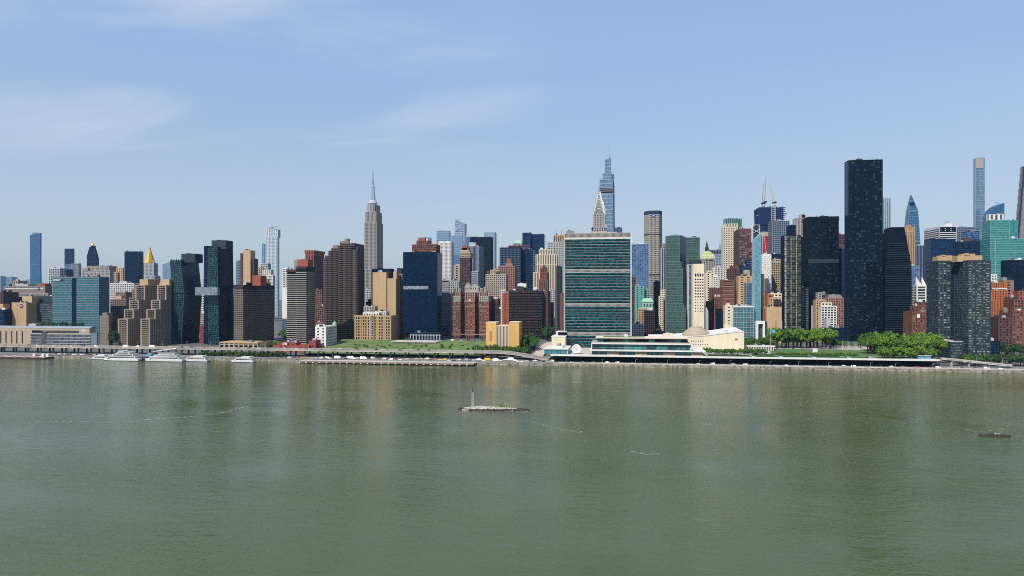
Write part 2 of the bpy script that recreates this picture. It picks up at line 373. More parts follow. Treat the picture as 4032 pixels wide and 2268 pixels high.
# ================================================================== the setting
SHORE = 785.0
def water_mat():
    m, nt, p = nmat('river_water')
    geo = N(nt, 'ShaderNodeNewGeometry')
    def noise(scale, sx_, sy_, det, rot=0.0, dist=0.0):
        mp = N(nt, 'ShaderNodeMapping'); mp.inputs['Scale'].default_value = (sx_, sy_, 1); mp.inputs['Rotation'].default_value = (0, 0, rot); nt.links.new(geo.outputs['Position'], mp.inputs[0])
        n = N(nt, 'ShaderNodeTexNoise'); n.inputs['Scale'].default_value = scale; n.inputs['Detail'].default_value = det; n.inputs['Distortion'].default_value = dist; nt.links.new(mp.outputs[0], n.inputs['Vector'])
        return n.outputs[0]
    big = noise(.0035, 1, 2.2, 3, .2, .6); mid = noise(.02, 1, 2.0, 3, -.2, .4)
    mx = N(nt, 'ShaderNodeMix', data_type='RGBA'); nt.links.new(mth(nt, 'ADD', mth(nt, 'MULTIPLY', big, .75), mth(nt, 'MULTIPLY', mid, .25)), mx.inputs['Factor'])
    mx.inputs['A'].default_value = (.034, .049, .008, 1); mx.inputs['B'].default_value = (.080, .095, .030, 1)
    nt.links.new(mx.outputs['Result'], p.inputs['Base Color'])
    p.inputs['IOR'].default_value = 1.33; p.inputs['Specular IOR Level'].default_value = .5
    # calm slicks and ruffled patches
    ruff = N(nt, 'ShaderNodeMapRange', interpolation_type='SMOOTHSTEP'); nt.links.new(noise(.006, 1, 1.6, 4, .5, .8), ruff.inputs[0]); ruff.inputs[1].default_value = .30; ruff.inputs[2].default_value = .70; ruff.inputs[3].default_value = .34; ruff.inputs[4].default_value = 1.0
    nt.links.new(mth(nt, 'MULTIPLY', ruff.outputs[0], .11), p.inputs['Roughness'])
    h1 = noise(.15, .6, 1.9, 4, .15, .8); h2 = noise(.60, .8, 1.9, 3, -.2, .4); h3 = noise(.035, 1, 1.6, 2, .35, .6)
    hh = mth(nt, 'ADD', mth(nt, 'ADD', mth(nt, 'MULTIPLY', h1, .75), mth(nt, 'MULTIPLY', h2, .34)), mth(nt, 'MULTIPLY', h3, .9))
    hh = mth(nt, 'MULTIPLY', hh, ruff.outputs[0])
    bp = N(nt, 'ShaderNodeBump'); bp.inputs['Strength'].default_value = 1.0; bp.inputs['Distance'].default_value = .66; nt.links.new(hh, bp.inputs['Height']); nt.links.new(bp.outputs[0], p.inputs['Normal'])
    return m
structure('river_water', MB().quad((-7000, -2500, 0), (7000, -2500, 0), (7000, SHORE + 3, 0), (-7000, SHORE + 3, 0)), water_mat())
def ground_mat(name, ca, cb, sc_=.05, rough=.95):
    m, nt, p = nmat(name); geo = N(nt, 'ShaderNodeNewGeometry')
    a = N(nt, 'ShaderNodeTexNoise'); a.inputs['Scale'].default_value = sc_; a.inputs['Detail'].default_value = 5; nt.links.new(geo.outputs['Position'], a.inputs['Vector'])
    mr = N(nt, 'ShaderNodeMapRange'); nt.links.new(a.outputs[0], mr.inputs[0]); mr.inputs[1].default_value = .33; mr.inputs[2].default_value = .67
    mx = N(nt, 'ShaderNodeMix', data_type='RGBA'); nt.links.new(mr.outputs[0], mx.inputs['Factor']); mx.inputs['A'].default_value = col4(ca); mx.inputs['B'].default_value = col4(cb)
    nt.links.new(mx.outputs['Result'], p.inputs['Base Color']); p.inputs['Roughness'].default_value = rough
    return m
CITY = ground_mat('city_ground', (.05, .05, .048), (.11, .105, .095))
ASPH = ground_mat('road_asphalt', (.10, .098, .092), (.19, .183, .17), .12)
CONC = ground_mat('pale_concrete', (.30, .28, .25), (.46, .43, .38), .2)
QUAY = ground_mat('quay_stone', (.09, .08, .068), (.30, .27, .22), .35)
GRASS = ground_mat('lawn_grass', (.035, .085, .018), (.075, .15, .03), .15)
WILD = ground_mat('rough_grass', (.036, .095, .013), (.13, .165, .045), .09)
def ground():
    xs = [-7000, -4000, -2500, -1600, -1200] + list(range(-1000, 900, 40)) + [1000, 1400, 2200, 4000, 7000]
    ys = [SHORE + 2.8] + list(range(800, 1100, 20)) + [1150, 1200, 1300, 1400, 1500, 1800, 2500, 4000, 8000]
    mb = MB(); n = len(xs)
    for y in ys:
        for x in xs: mb.v.append((x, y, g(x, y)))
    for j in range(len(ys) - 1):
        for i in range(n - 1): a = j * n + i; mb.f.append((a, a + 1, a + n + 1, a + n))
    return structure('ground', mb, CITY, True)
ground()
# quay wall with joints: separate lengths of stone face, each a piece of the wall
qw = structure('quay_wall', MB().box(-2600, 2200, SHORE, SHORE + 2.9, -4, 2.4), QUAY)
x = -760.0; me_q = {}
while x < 640:
    L = 11.8
    if 'q' not in me_q: me_q['q'] = MB().box(0, L, -.45, 0, -1.5, 3.1).mesh('coping_block', (0, 0, 0), QUAY)
    link('coping_block', me_q['q'], qw, (x, SHORE, random.uniform(-.15, .1))); x += 12.0
# the highway along the river
hw = structure('highway_road', MB().box(-1500, 1100, SHORE + 3.2, 818, 3.0, 3.16), ASPH)
mbm = MB()
for i in range(-700, 560, 12):
    for yy in (795.3, 802.0, 808.6): mbm.quad((i, yy, 3.166), (i + 4, yy, 3.166), (i + 4, yy + .35, 3.166), (i, yy + .35, 3.166))
part('lane_markings', mbm, wall('white'), hw, kind='stuff')
rail = MB().box(PX(2195, 786), 640, SHORE + .9, SHORE + 1.3, 2.4, 4.3)
for i in range(60): rail.box(-60 + i * 11.0, -59.4 + i * 11.0, SHORE + .75, SHORE + 1.35, 2.4, 4.9)
tag(part('parapet', rail, CONC, thing('river_parapet', 'long low concrete parapet between the riverside highway and the water', 'parapet', (60, SHORE + 1, 3)), kind='stuff'))
# viaduct, left of the glass slab
vx0, vx1 = -1100.0, PX(2190, 818)
vd = thing('highway_viaduct', 'long elevated highway deck on columns running along the left shore', 'bridge', (-420, 826, 3))
def vz(x): return 11.6 - 8.0 * sm((x - (vx1 - 70)) / 70.0)
mb = MB(); N_ = 60
for i in range(N_):
    a = vx0 + (vx1 - vx0) * i / N_; c = vx0 + (vx1 - vx0) * (i + 1) / N_
    mb.rings([[(a, 818, vz(a) - 1.3), (a, 838, vz(a) - 1.3), (a, 838, vz(a)), (a, 818, vz(a))], [(c, 818, vz(c) - 1.3), (c, 838, vz(c) - 1.3), (c, 838, vz(c)), (c, 818, vz(c))]], False)
part('deck', mb, CONC, vd)
mb = MB()
for i in range(N_):
    a = vx0 + (vx1 - vx0) * i / N_; c = vx0 + (vx1 - vx0) * (i + 1) / N_
    mb.quad((a, 818.6, vz(a) + .02), (c, 818.6, vz(c) + .02), (c, 837.4, vz(c) + .02), (a, 837.4, vz(a) + .02))
part('roadway', mb, ASPH, vd)
for y0 in (817.7, 837.9):
    mb = MB()
    for i in range(N_):
        a = vx0 + (vx1 - vx0) * i / N_; c = vx0 + (vx1 - vx0) * (i + 1) / N_
        mb.rings([[(a, y0, vz(a)), (a, y0 + .4, vz(a)), (a, y0 + .4, vz(a) + .9), (a, y0, vz(a) + .9)], [(c, y0, vz(c)), (c, y0 + .4, vz(c)), (c, y0 + .4, vz(c) + .9), (c, y0, vz(c) + .9)]], False)
    part('barrier', mb, wall('stone'), vd)
x = vx0 + 4; mec = None; meb = None
while x < vx1 - 40:
    if mec is None:
        mec = MB().box(-.8, .8, -.8, .8, -.5, 7.4).mesh('column', (0, 0, 0), wall('dkgrey')); meb = MB().box(-.7, .7, 0, 16.4, 0, 1.2).mesh('cross_beam', (0, 0, 0), wall('dkgrey'))
    for yy in (820.5, 835.5): link('column', mec, vd, (x - vd.location.x, yy - 826, 0))
    link('cross_beam', meb, vd, (x - vd.location.x, 819.8 - 826, 6.1)); x += 19.0
# green railing of the viaduct in the middle stretch
# plaza deck over the highway in front of the glass slab
tx0, tx1, TZ = PX(2168, 798), PX(3700, 798), 12.0
td = structure('plaza_deck', MB().box(tx0, tx1, 797, 978, TZ - 1.1, TZ), CONC)
part('deck_edge', MB().box(tx0, tx1, 796.4, 797, TZ - 1.7, TZ + .35), wall('white'), td)
part('back_wall', MB().box(tx0 + 2, tx1, 817, 818.5, 3, TZ - 1.1), wall('black'), td)
mec = MB().box(-.5, .5, -.5, .5, 0, 7.9).mesh('deck_column', (0, 0, 0), wall('dkgrey'))
x = tx0 + 6
while x < tx1: link('deck_column', mec, td, (x, 814.5, 3.0)); x += 14.0
# ground strip between the deck and the shore road on the right
# lawns on the plaza
def sheet(px0, px1, Y0, Y1, z, mb=None):
    mb = mb or MB(); a = kx(px0); c = kx(px1)
    mb.quad((a * Y0, Y0, z), (c * Y0, Y0, z), (c * Y1, Y1, z), (a * Y1, Y1, z)); return mb
structure('lawn', sheet(3030, 3560, 827, 926, TZ + .05), GRASS)
structure('lawn', sheet(2785, 3560, 800.0, 824, TZ + .045), GRASS)
structure('plaza_paving', sheet(2940, 3600, 926.2, 976, TZ + .035), CONC)
def path(ax, ay, bx, by, w, z=TZ + .09):
    return MB().quad((ax, ay, z), (ax + w, ay, z), (bx + w, by, z), (bx, by, z))
for k, (p0, p1) in enumerate(((2965, 2945), (3075, 3050), (3205, 3180), (3345, 3300), (3440, 3390))):
    structure('garden_path', path(PX(p0, 799.5), 799.5, PX(p1, 826), 826, 4.0), CONC)
structure('garden_path', path(PX(3010, 826), 826, PX(2990, 926), 926, 7.0, TZ + .085), CONC)
structure('garden_path', MB().box(PX(3560, 830), PX(3575, 830), 800, 905, TZ - .2, TZ + .08), CONC)
# rough hillside lot left of the golden building
def hill(px0, px1, Y0, Y1, name, mat, dz=.12):
    mb = MB(); nx, ny = 40, 16
    for j in range(ny + 1):
        Yv = Y0 + (Y1 - Y0) * j / ny
        for i in range(nx + 1):
            X = PX(px0, Y1) + (PX(px1, Y0) - PX(px0, Y1)) * i / nx
            bump = (math.sin(X * .11) * math.cos(Yv * .13) + math.sin(X * .037 + Yv * .05)) * .45 * (1 if 0 < j < ny and 0 < i < nx else 0)
            mb.v.append((X, Yv, max(g(X, Yv) + dz + .3, 3.0 + (Yv - 838) * .062 + 2.2) + max(-.2, bump)))
    for j in range(ny):
        for i in range(nx): a = j * (nx + 1) + i; mb.f.append((a, a + 1, a + nx + 2, a + nx + 1))
    return structure(name, mb, mat, True)
hill(1350, 1905, 839, 985, 'grass_slope', WILD)
# ================================================================== buildings, from the left edge of the picture
FAR = dict(p=4.4, h=4.0)
def simple(name, label, Y, pxL, pxR, pyT, st=None, plainw=None, cat='building', roofs=(), **k):
    b = Bld(name, label, Y, (pxL + pxR) / 2, cat)
    e = blk(b, pxL, pxR, pyT, st, plainw=plainw, **k)
    for r in roofs: pent(b, *r)
    return b, e
def disc(b, px, py, Y, r, w, name='logo_disc', n=20, dy=.35):
    X, Z = PX(px, Y), PZ(px, py, Y); mb = MB()
    mb.poly([(X + r * math.cos(2 * math.pi * i / n), Y - dy, Z + r * math.sin(2 * math.pi * i / n)) for i in range(n)])
    mb.v += []
    ring = [(X + r * math.cos(2 * math.pi * i / n), Z + r * math.sin(2 * math.pi * i / n)) for i in range(n)]
    for i in range(n):
        a, c = ring[i], ring[(i + 1) % n]; mb.quad((a[0], Y, a[1]), (c[0], Y, c[1]), (c[0], Y - dy, c[1]), (a[0], Y - dy, a[1]))
    return b.add(name, mb, wall(w)), X, Z
def strips(b, X, Y, Z, rows, w='white', name='lettering'):
    mb = MB()
    for dx, dz, L, hgt in rows: mb.box(X + dx, X + dx + L, Y - .12, Y, Z + dz, Z + dz + hgt)
    b.add(name, mb, wall(w), kind='stuff')

# --- far skyline on the left
simple('glass_tower', 'hazy blue tower at the left edge of the far skyline', 3000, 25, 48, 1091, ST('bluegrey', 'sky', p=0, h=8, fz=.8), cat='tower', d=30)
simple('glass_tower', 'hazy grey-blue building cut by the left picture edge', 2900, -30, 3, 1088, ST('paleblue', 'sky', p=0, h=8, fz=.8), cat='tower', d=30)
simple('tan_building', 'small tan block in the gap left of the tall blue tower', 1300, 50, 70, 1105, ST('tan', 'pane', p=5, h=5), d=25)
simple('pale_building', 'low pale blue far building just left of the tall blue tower', 2700, 100, 118, 1102, ST('paleblue', 'sky', p=0, h=8, fz=.7), d=25)
b = Bld('blue_glass_tower', 'tall slender blue glass tower, tallest at the far left of the skyline', 2320, 138, 'tower')
S_ = ST('deepblue_frame' if False else 'bluegrey', 'deepblue', p=0, h=7.6, fz=.93, rc=.2)
x0, x1, y0, y1 = ext(b, 117, 156, side=162)
zt, zm = PZ(138, 921, b.Y), PZ(138, 1040, b.Y)
prism(b, ring4(x0 + 4, x1 + 4, y0, y1, b.z0), ring4(x0 + 1.5, x1 + 1.5, y0, y1, zm), S_, S_)
prism(b, ring4(x0 + 1.5, x1 + 1.5, y0, y1, zm), [(x0, y0, zt - 4), (x1 + 2, y0, zt + 3), (x1 + 2, y1, zt + 3), (x0, y1, zt - 4)], S_, S_)
pent(b, 125, 146, 916, 'steel', d=8, bot=930)
simple('dark_tower', 'slim dark tower with pale bands, left of the gold-lantern tower', 2160, 254, 288, 979, ST('navy', 'bluedk', p=0, h=7, fz=.6, rc=.3), cat='tower', side=291)
b, e = simple('white_grid_building', 'pale open-grid apartment block above the left end of the teal hospital', 1500, 191, 236, 1056, ST('white', 'pane', p=5, h=4.2, fx=.72, fz=.68, rc=.8), d=22)
simple('dark_building', 'low dark block right of the pale open-grid block', 1520, 236, 262, 1060, ST('dkgrey', 'bluedk', p=0, h=4, fz=.6), d=22)
b, e = simple('grey_building', 'grey slab with plain side, rising behind the teal hospital', 1600, 281, 312, 1037, ST('steel', 'grey', p=3.5, h=4, fx=.6), side=316)
blk(b, 257, 281, 1041, ST('bluegrey', 'blue', p=0, h=4, fz=.7), d=20)
# clock tower with the gold lantern
b = Bld('lantern_tower', 'dark tapering stone tower topped by a small gold lantern', 2160, 364, 'tower')
S_ = ST('bluegrey', 'bluedk', p=5, h=4.4, fx=.45, fz=.6)
S_ = ST('navy', 'bluedk', p=5, h=4.4, fx=.45, fz=.6)
blk(b, 342, 385, 1016, S_, side=388, par=.5)
Yq = b.Y + 5
def hw(a, c): return (PX(c, Yq) - PX(a, Yq)) / 2
Xq = PX(364.5, Yq)
for a, c, p0, a1, c1, p1 in ((344, 385, 1016, 347, 382, 1000), (347, 380, 1000, 349.5, 379, 986), (351, 377, 986, 354, 375, 972)):
    w0, w1 = hw(a, c), hw(a1, c1); prism(b, ring4(Xq - w0, Xq + w0, Yq - w0 * .22, Yq + w0 * .22, PZ(366, p0, Yq)), ring4(Xq - w1, Xq + w1, Yq - w1 * .22, Yq + w1 * .22, PZ(366, p1, Yq)), ST('navy', 'bluedk', p=4, h=4, fx=.4, fz=.4, mb=.5, mt=.5), ST('navy', 'bluedk', p=4, h=4, fx=.4, fz=.4, mb=.5, mt=.5))
blk(b, 357, 372, 968, ST('navy', 'bluedk', p=3, h=6), d=6, dy=2, bot=974)
Xc, Yc = PX(364.5, b.Y + 5), b.Y + 5; zc = PZ(364, 969, Yc)
b.add('lantern', MB().lathe((Xc, Yc), [(5.0, zc), (4.6, zc + 4.5), (5.4, zc + 5), (4.2, zc + 7.5), (1.6, zc + 9.5), (1.2, zc + 13), (.15, zc + 16)], 12), wall('gildpaint', .35, .6))
b, e = simple('stone_block', 'broad beige stone block below the gold-lantern tower', 2080, 340, 428, 1047, ST('stone', 'pane', p=5, h=5, fx=.5), d=40)
blk(b, 320, 433, 1066, ST('stone', 'pane', p=5, h=5, fx=.5), d=30, dy=-14); blk(b, 322, 345, 1055, ST('beige', 'pane', p=5, h=5), d=20, dy=-10)
b, e = simple('tan_tower', 'small tan stepped tower left of the dark flat slab', 1700, 458, 483, 1054, ST('tan', 'pane', p=6, h=6, fx=.35, fz=.4), side=486)
blk(b, 448, 462, 1072, ST('tan', 'pane', p=5, h=5), d=18, dy=-6)
simple('dark_slab', 'plain dark flat-topped slab left of the gold pyramid roof', 1750, 490, 552, 990, ST('navy', 'navy', p=0, h=4.2, fz=.9, rc=.1), cat='tower', side=565)
b = Bld('pyramid_tower', 'pale stone tower with a bright gold pyramid roof', 2000, 588, 'tower')
S_ = ST('lgrey', 'pane', p=4.6, h=0, fx=.45, sp='stone', sh=4.4, rc=.5)
blk(b, 548, 608, 1085, S_, side=632); blk(b, 553, 606, 1036, S_, side=622, dy=2)
Yc = b.Y + 20; Xc = PX(590, Yc); z0_ = PZ(590, 1035, Yc); z1_ = PZ(590, 982, Yc); w_ = (PX(608, Yc) - PX(571, Yc)) / 2
b.add('pyramid_roof', MB().rings([[(Xc + r * math.cos(R(45 * i + 22.5)), Yc + r * math.sin(R(45 * i + 22.5)), z) for i in range(8)] for r, z in ((w_ * 1.08, z0_), (w_ * .95, z0_ + 3), (w_ * .17, z1_), (w_ * .17, z1_ + 5), (.1, z1_ + 13))]), wall('gildpaint', .35, .6))
for dx in (-1, 1): b.add('turret', MB().lathe((Xc + dx * w_ * 1.5, b.Y + 6), [(2.6, z0_ - 3), (2.4, z0_ + 3), (.1, z0_ + 8)], 8), wall('lgrey'))
b = Bld('glass_building', 'pale blue glass block with a sloping top, right of the gold pyramid', 2100, 656, 'tower')
x0, x1, y0, y1 = ext(b, 640, 674, d=30); z = PZ(656, 1040, b.Y)
prism(b, ring4(x0, x1, y0, y1, b.z0), [(x0, y0, z), (x1, y0, z + 9), (x1, y1, z + 9), (x0, y1, z)], ST('paleblue', 'sky', p=0, h=4.4, fz=.8))
simple('white_grid_building', 'wide white gridded building behind the stepped terrace towers', 1260, 433, 528, 1115, ST('white', 'pane', p=4.2, h=4.2, fx=.6, fz=.55), d=40, roofs=((470, 500, 1107, 'lgrey'),))
simple('grey_building', 'grey-brown block with dark windows right of the teal hospital', 1040, 434, 497, 1178, ST('graybrown', 'pane', p=3.6, h=3.4, fx=.6, fz=.5), d=40, roofs=((455, 478, 1166, 'tan'),))
simple('low_pink_building', 'low pinkish block in front of the wide white gridded building', 1120, 455, 494, 1150, ST('pink', 'pane', p=4, h=4), d=20)

# --- hospital group
b, e = simple('hospital_slab', 'long grey hospital slab with white window bands and a small purple disc', 1040, 14, 178, 1126, ST('graybrown', None), side=205)
x0, x1, y0, y1, z0_, z1_ = e
S_ = ST('stone', 'grey', p=0, h=3.9, fz=.5, me=.4, rc=.5)
prism(b, ring4(x0 + 1, PX(180, 1032), y0 - 3, y0 - .3, b.z0), ring4(x0 + 1, PX(180, 1032), y0 - 3, y0 - .3, PZ(95, 1155, y0)), S_, S_)
b.add('window_row', MB().box(x0 + 4, x1 - 3, y0 - .5, y0, PZ(95, 1137, y0), PZ(95, 1134, y0)), wall('white'))
for i in range(8): b.add('window', MB().box(x0 + 5 + i * 7.6, x0 + 11.6 + i * 7.6, y0 - .6, y0, PZ(95, 1134, y0), PZ(95, 1131.5, y0)), glass('grey'))
o, X, Z = disc(b, 152.5, 1136, y0 - .6, 2.6, 'purple'); strips(b, X, y0 - 1.0, Z, [(-1.6, 0, 3.2, .7)])
pent(b, 60, 110, 1118, 'lgrey', d=14, bot=1128); pent(b, 150, 176, 1116, 'terracotta', d=14, bot=1128)
b, e = simple('dark_glass_building', 'dark grey glass building between the beige disc tower and the teal hospital', 985, 104, 207, 1192, ST('dkgrey', 'grey', p=0, h=3.7, fz=.55, rc=.4), side=214)
blk(b, 127, 207, 1166, None, plainw='dkgrey', dy=8, d=20)
b, e = simple('disc_tower', 'beige stair tower bearing a large purple disc with white marks', 965, 46, 103.5, 1191, ST('tan', None), d=16)
x0, x1, y0, y1, z0_, z1_ = e
blk(b, 88, 126, 1167, None, plainw='tan', dy=10, d=14)
xs = x0 + (x1 - x0) * .36
for i in range(12): b.add('slot_window', MB().box(xs, xs + .7, y0 - .05, y0 + .3, z1_ - 5 - i * 2.9, z1_ - 3 - i * 2.9), glass('pane'))
o, X, Z = disc(b, 84.5, 1205.5, y0, 3.5, 'purple'); strips(b, X, y0 - .4, Z, [(-2.3, .2, 4.6, .8), (-1.3, -1.0, 2.6, .6)]); strips(b, X, y0 - .05, Z, [(-4, -6.2, 9, .35)], name='caption_line')
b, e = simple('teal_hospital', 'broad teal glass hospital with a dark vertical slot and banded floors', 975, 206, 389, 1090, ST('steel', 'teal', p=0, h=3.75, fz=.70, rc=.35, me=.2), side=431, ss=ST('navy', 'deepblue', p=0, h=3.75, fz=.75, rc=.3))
x0, x1, y0, y1, z0_, z1_ = e
b.add('dark_slot', MB().box(PX(283, y0), PX(300, y0), y0 - .25, y0 + 1, z0_, z1_ - 2), glass('navy'))
b.add('sign_plate', MB().box(PX(209, y0), PX(249, y0), y0 - .4, y0, PZ(230, 1107, y0), PZ(230, 1098, y0)), wall('dkgrey'))
strips(b, PX(211, y0), y0 - .42, PZ(230, 1102.5, y0), [(0, .3, 9, .8), (0, -1.1, 4, .8), (4.6, -1.1, 6.5, .8), (9.8, .3, 3.4, .8)])
roofkit(b, x0, x1, y0, y1, z1_ - .9, 6, seed=3)
simple('beige_annex', 'plain beige annex in front of the right end of the teal hospital', 950, 392, 428, 1243, ST('graybrown', 'pane', p=9, h=5, fx=.16, fz=.3), side=437, roofs=((402, 422, 1232, 'graybrown'),))
simple('brick_building', 'brown brick block at the left edge beside the long grey hospital', 1000, -40, 13, 1150, ST('plum', 'pane', p=4, h=3.6), d=30)
simple('dark_office', 'dark glass low office at the left edge below the brown brick block', 950, -40, 15, 1219, ST('navy', 'bluedk', p=0, h=3.6, fz=.6), d=20, roofs=((-30, 12, 1197, 'tan'),))
# long low laboratory
b = Bld('long_low_building', 'long low beige building with vertical fins and blue glass bands on the far left shore', 890, 170)
x0, x1, y0, y1 = ext(b, -40, 352, side=376); zt = PZ(170, 1292, 890); z0_ = b.z0
b.add('wall', MB().box(x0, x1, y0, y1, z0_, zt), wall('beige'))
mb = MB().rings([[(x0, y0 - .3, zt), (x1, y0 - .3, zt), (x1, y1, zt), (x0, y1, zt)], [(x0, y0 + 6, zt + 2.6), (x1, y0 + 6, zt + 2.6), (x1, y1, zt + 2.6), (x0, y1, zt + 2.6)]])
b.add('sloped_roof', mb, wall('ltcopper'))
def fx(px): return PX(px, y0)
def fz(py): return PZ(170, py, y0)
for px in (-20, 2.5, 23, 45, 65.5, 87):
    b.add('fin', MB().box(fx(px) - .5, fx(px) + .2, y0 - 1.0, y0, fz(1352), fz(1304)), wall('beige')); b.add('slot_window', MB().box(fx(px) + .2, fx(px) + 1.4, y0 - .06, y0 + .2, fz(1352), fz(1304)), glass('pane'))
for a, c in ((126, 167), (186, 311)): b.add('window_band', MB().box(fx(a), fx(c), y0 - .08, y0 + .2, fz(1311), fz(1301)), glass('pane'))
for i in range(4):
    za, zb = fz(1361 - 12 * i), fz(1361 - 12 * i - 9)
    for a, c in ((123, 166), (187, 359)):
        b.add('window_band', MB().box(fx(a), fx(c), y0 - 1.0, y0 + .2, za, zb), glass('grey')); b.add('ledge', MB().box(fx(a) - .1, fx(c) + .2, y0 - 1.6, y0 + .2, zb, zb + .8), wall('lgrey'))
b.add('glass_bay', MB().box(fx(167), fx(186), y0 - 1.2, y0 + .2, z0_, fz(1301)), glass('grey'))
b.add('end_bay', MB().box(x1, PX(383, y0), y0 - .6, y1 - 10, z0_, fz(1309)), wall('bluegrey'))
strips(b, fx(322), y0 - .1, fz(1300), [(.5, 1.0, 4.0, .7), (0, -.2, 8, .7), (1.2, -1.4, 5.5, .7)])
b.add('glass_base', MB().box(x0, fx(122), y0 - .3, y0 + .5, z0_, fz(1357)), glass('grey'))
pent(b, 112, 141, 1275, 'lgrey', d=9, dy=10, bot=1290)
LABROOF = (x0, x1, y0, y1, zt + 2.6)

# --- stepped terrace towers
def terrace(name, label, px0, px1, Y):
    b = Bld(name, label, Y, px0 + 15, 'tower')
    S_ = ST('terr', 'pane', p=4.4, h=3.0, fx=.80, fz=.72, rc=1.0, me=1.9); D_ = ST('terr', 'pane', p=3.4, h=3.0, fx=.42, fz=.5, rc=.25)
    X0, X1 = PX(px0, Y), PX(px1, Y)
    ys = [0, 13, 24, 38, 84]; tops = [1255, 1218, 1181, 1122]
    for i in range(4):
        Ya = Y + ys[i]; pc = px0 + 20 + i * 20
        prism(b, ring4(X0, X1, Ya, Y + ys[i + 1], b.z0), ring4(X0, X1, Ya, Y + ys[i + 1], PZ(pc, tops[i], Ya)), S_, D_, roof='rooftan')
    for i in range(4):
        Ya = Y + ys[i]; pc = px0 + 20 + i * 20; zt = PZ(pc, tops[i], Ya); n = 13 if i == 0 else 9
        for k in range(n):
            if zt - 4 - k * 3 < b.z0 + 3: break
            b.add('balcony', MB().box(X0 + 2.6, X1 - 2.6, Ya - .9, Ya, zt - 4.2 - k * 3.0, zt - 3.85 - k * 3.0), wall('beige'))
    Ya = Y + 44; zt = PZ(px0 + 80, 1122, Y + 38)
    b.add('rooftop_house', MB().box(X0 + 3, X1 + 1, Ya, Ya + 26, zt - 2, zt + 9), wall('tan')); roofkit(b, X0, X1, Y + 38, Y + 80, zt, 3, seed=px0)
terrace('terrace_tower', 'left one of two stepped tan terrace towers on the shore', 464, 503, 935)
terrace('terrace_tower', 'right one of two stepped tan terrace towers, beside the leaning dark tower', 553, 590, 935)
simple('brown_slab', 'brown slab closing the gap behind the two stepped terrace towers', 1080, 520, 690, 1140, ST('dkbeige', 'pane', p=3.4, h=3.2), d=20, roofs=((560, 610, 1118, 'tan'), (628, 668, 1113, 'tan')))
# --- leaning copper towers
def lean(name, label, Y, lv, sd, penth):
    b = Bld(name, label, Y, lv[0][0] + 20, 'tower')
    d = PX(lv[1][1], Y) / kx(sd) - Y; d = min(60, d)
    rs = []
    for L, R_, py in lv: rs.append(ring4(PX(L, Y), PX(R_, Y), Y, Y + d, PZ((L + R_) / 2, py, Y)))
    rs[2] = [(p[0], p[1], b.z0) for p in rs[2]]
    SF = ST('navy', 'coppergl', p=2.6, h=3.3, fx=.90, fz=.86, rc=.25, me=.5); SS = ST('navy', 'navy', p=0, h=3.3, fz=.9, rc=.08, me=.3)
    prism(b, rs[2], rs[1], SF, SS); prism(b, rs[1], rs[0], SF, SS)
    pent(b, *penth, 'dkgrey', d=20, dy=8)
    return b, rs
bw, rw = lean('leaning_tower', 'shorter dark glass tower that bends at mid height, left of the pair', 985, [(669, 713, 1025), (678, 727, 1156), (672, 715, 1364)], 795, (714, 769, 999))
be, re_ = lean('leaning_tower', 'taller dark glass tower of the leaning pair joined by a bridge', 975, [(816, 857, 971), (814, 860, 1150), (819, 864, 1362)], 920, (833, 889, 946))
blk(be, 803, 819, 968, ST('navy', 'bluedk', p=2.5, h=3.4, fx=.6), d=14, dy=14)
mb = MB()
for i in range(5): mb.tube((PX(676 + i * 9, 990), 990, PZ(690, 1027, 985)), (PX(676 + i * 9, 990), 990, PZ(690, 1018 + (i % 2) * 3, 985)), 1.2, .5, 5)
bw.add('roof_planting', mb, plain('planting_green', (.05, .12, .04), .9))
b = Bld('sky_bridge', 'grey glazed bridge linking the two leaning dark towers', 962, 815, 'bridge', z=PZ(815, 1162, 962))
x0, x1, y0, y1 = ext(b, 768, 856, side=866); zb, zt = PZ(815, 1162, 962), PZ(815, 1130, 962)
S_ = ST('bluegrey', 'grey', p=0, h=4.0, fz=.82, rc=.1, mb=.3, mt=.3, me=.2); GL['bridgegl'] = ((.13, .15, .19), (.22, .25, .30), 2.6, 4, .5, (.10, .11, .13), .1, .1, .2)
S_ = dict(S_, g='bridgegl'); prism(b, ring4(x0, x1, y0, y1, zb), ring4(x0, x1, y0, y1, zt), S_, S_, S_)
b.add('soffit', MB().box(x0 + .3, x1 - .3, y0 + .3, y1 - .3, zb - .5, zb), wall('steel'))
simple('red_brick_block', 'small red brick block between the feet of the two leaning towers', 1010, 786, 824, 1284, ST('redbrick', 'pane', p=4, h=4.2, fx=.4), d=14, roofs=((790, 806, 1279, 'white'),))
simple('beige_block', 'beige windowed block seen between the two leaning towers above the red brick', 1120, 784, 826, 1233, ST('stone', 'pane', p=3.4, h=3.6, fx=.5), d=14)
simple('white_tower', 'white gridded tower seen between the leaning towers under the bridge', 1300, 791, 818, 1094, ST('white', 'pane', p=3.6, h=3.6, fx=.6, fz=.6), d=14, roofs=((800, 812, 1084, 'lgrey'),))
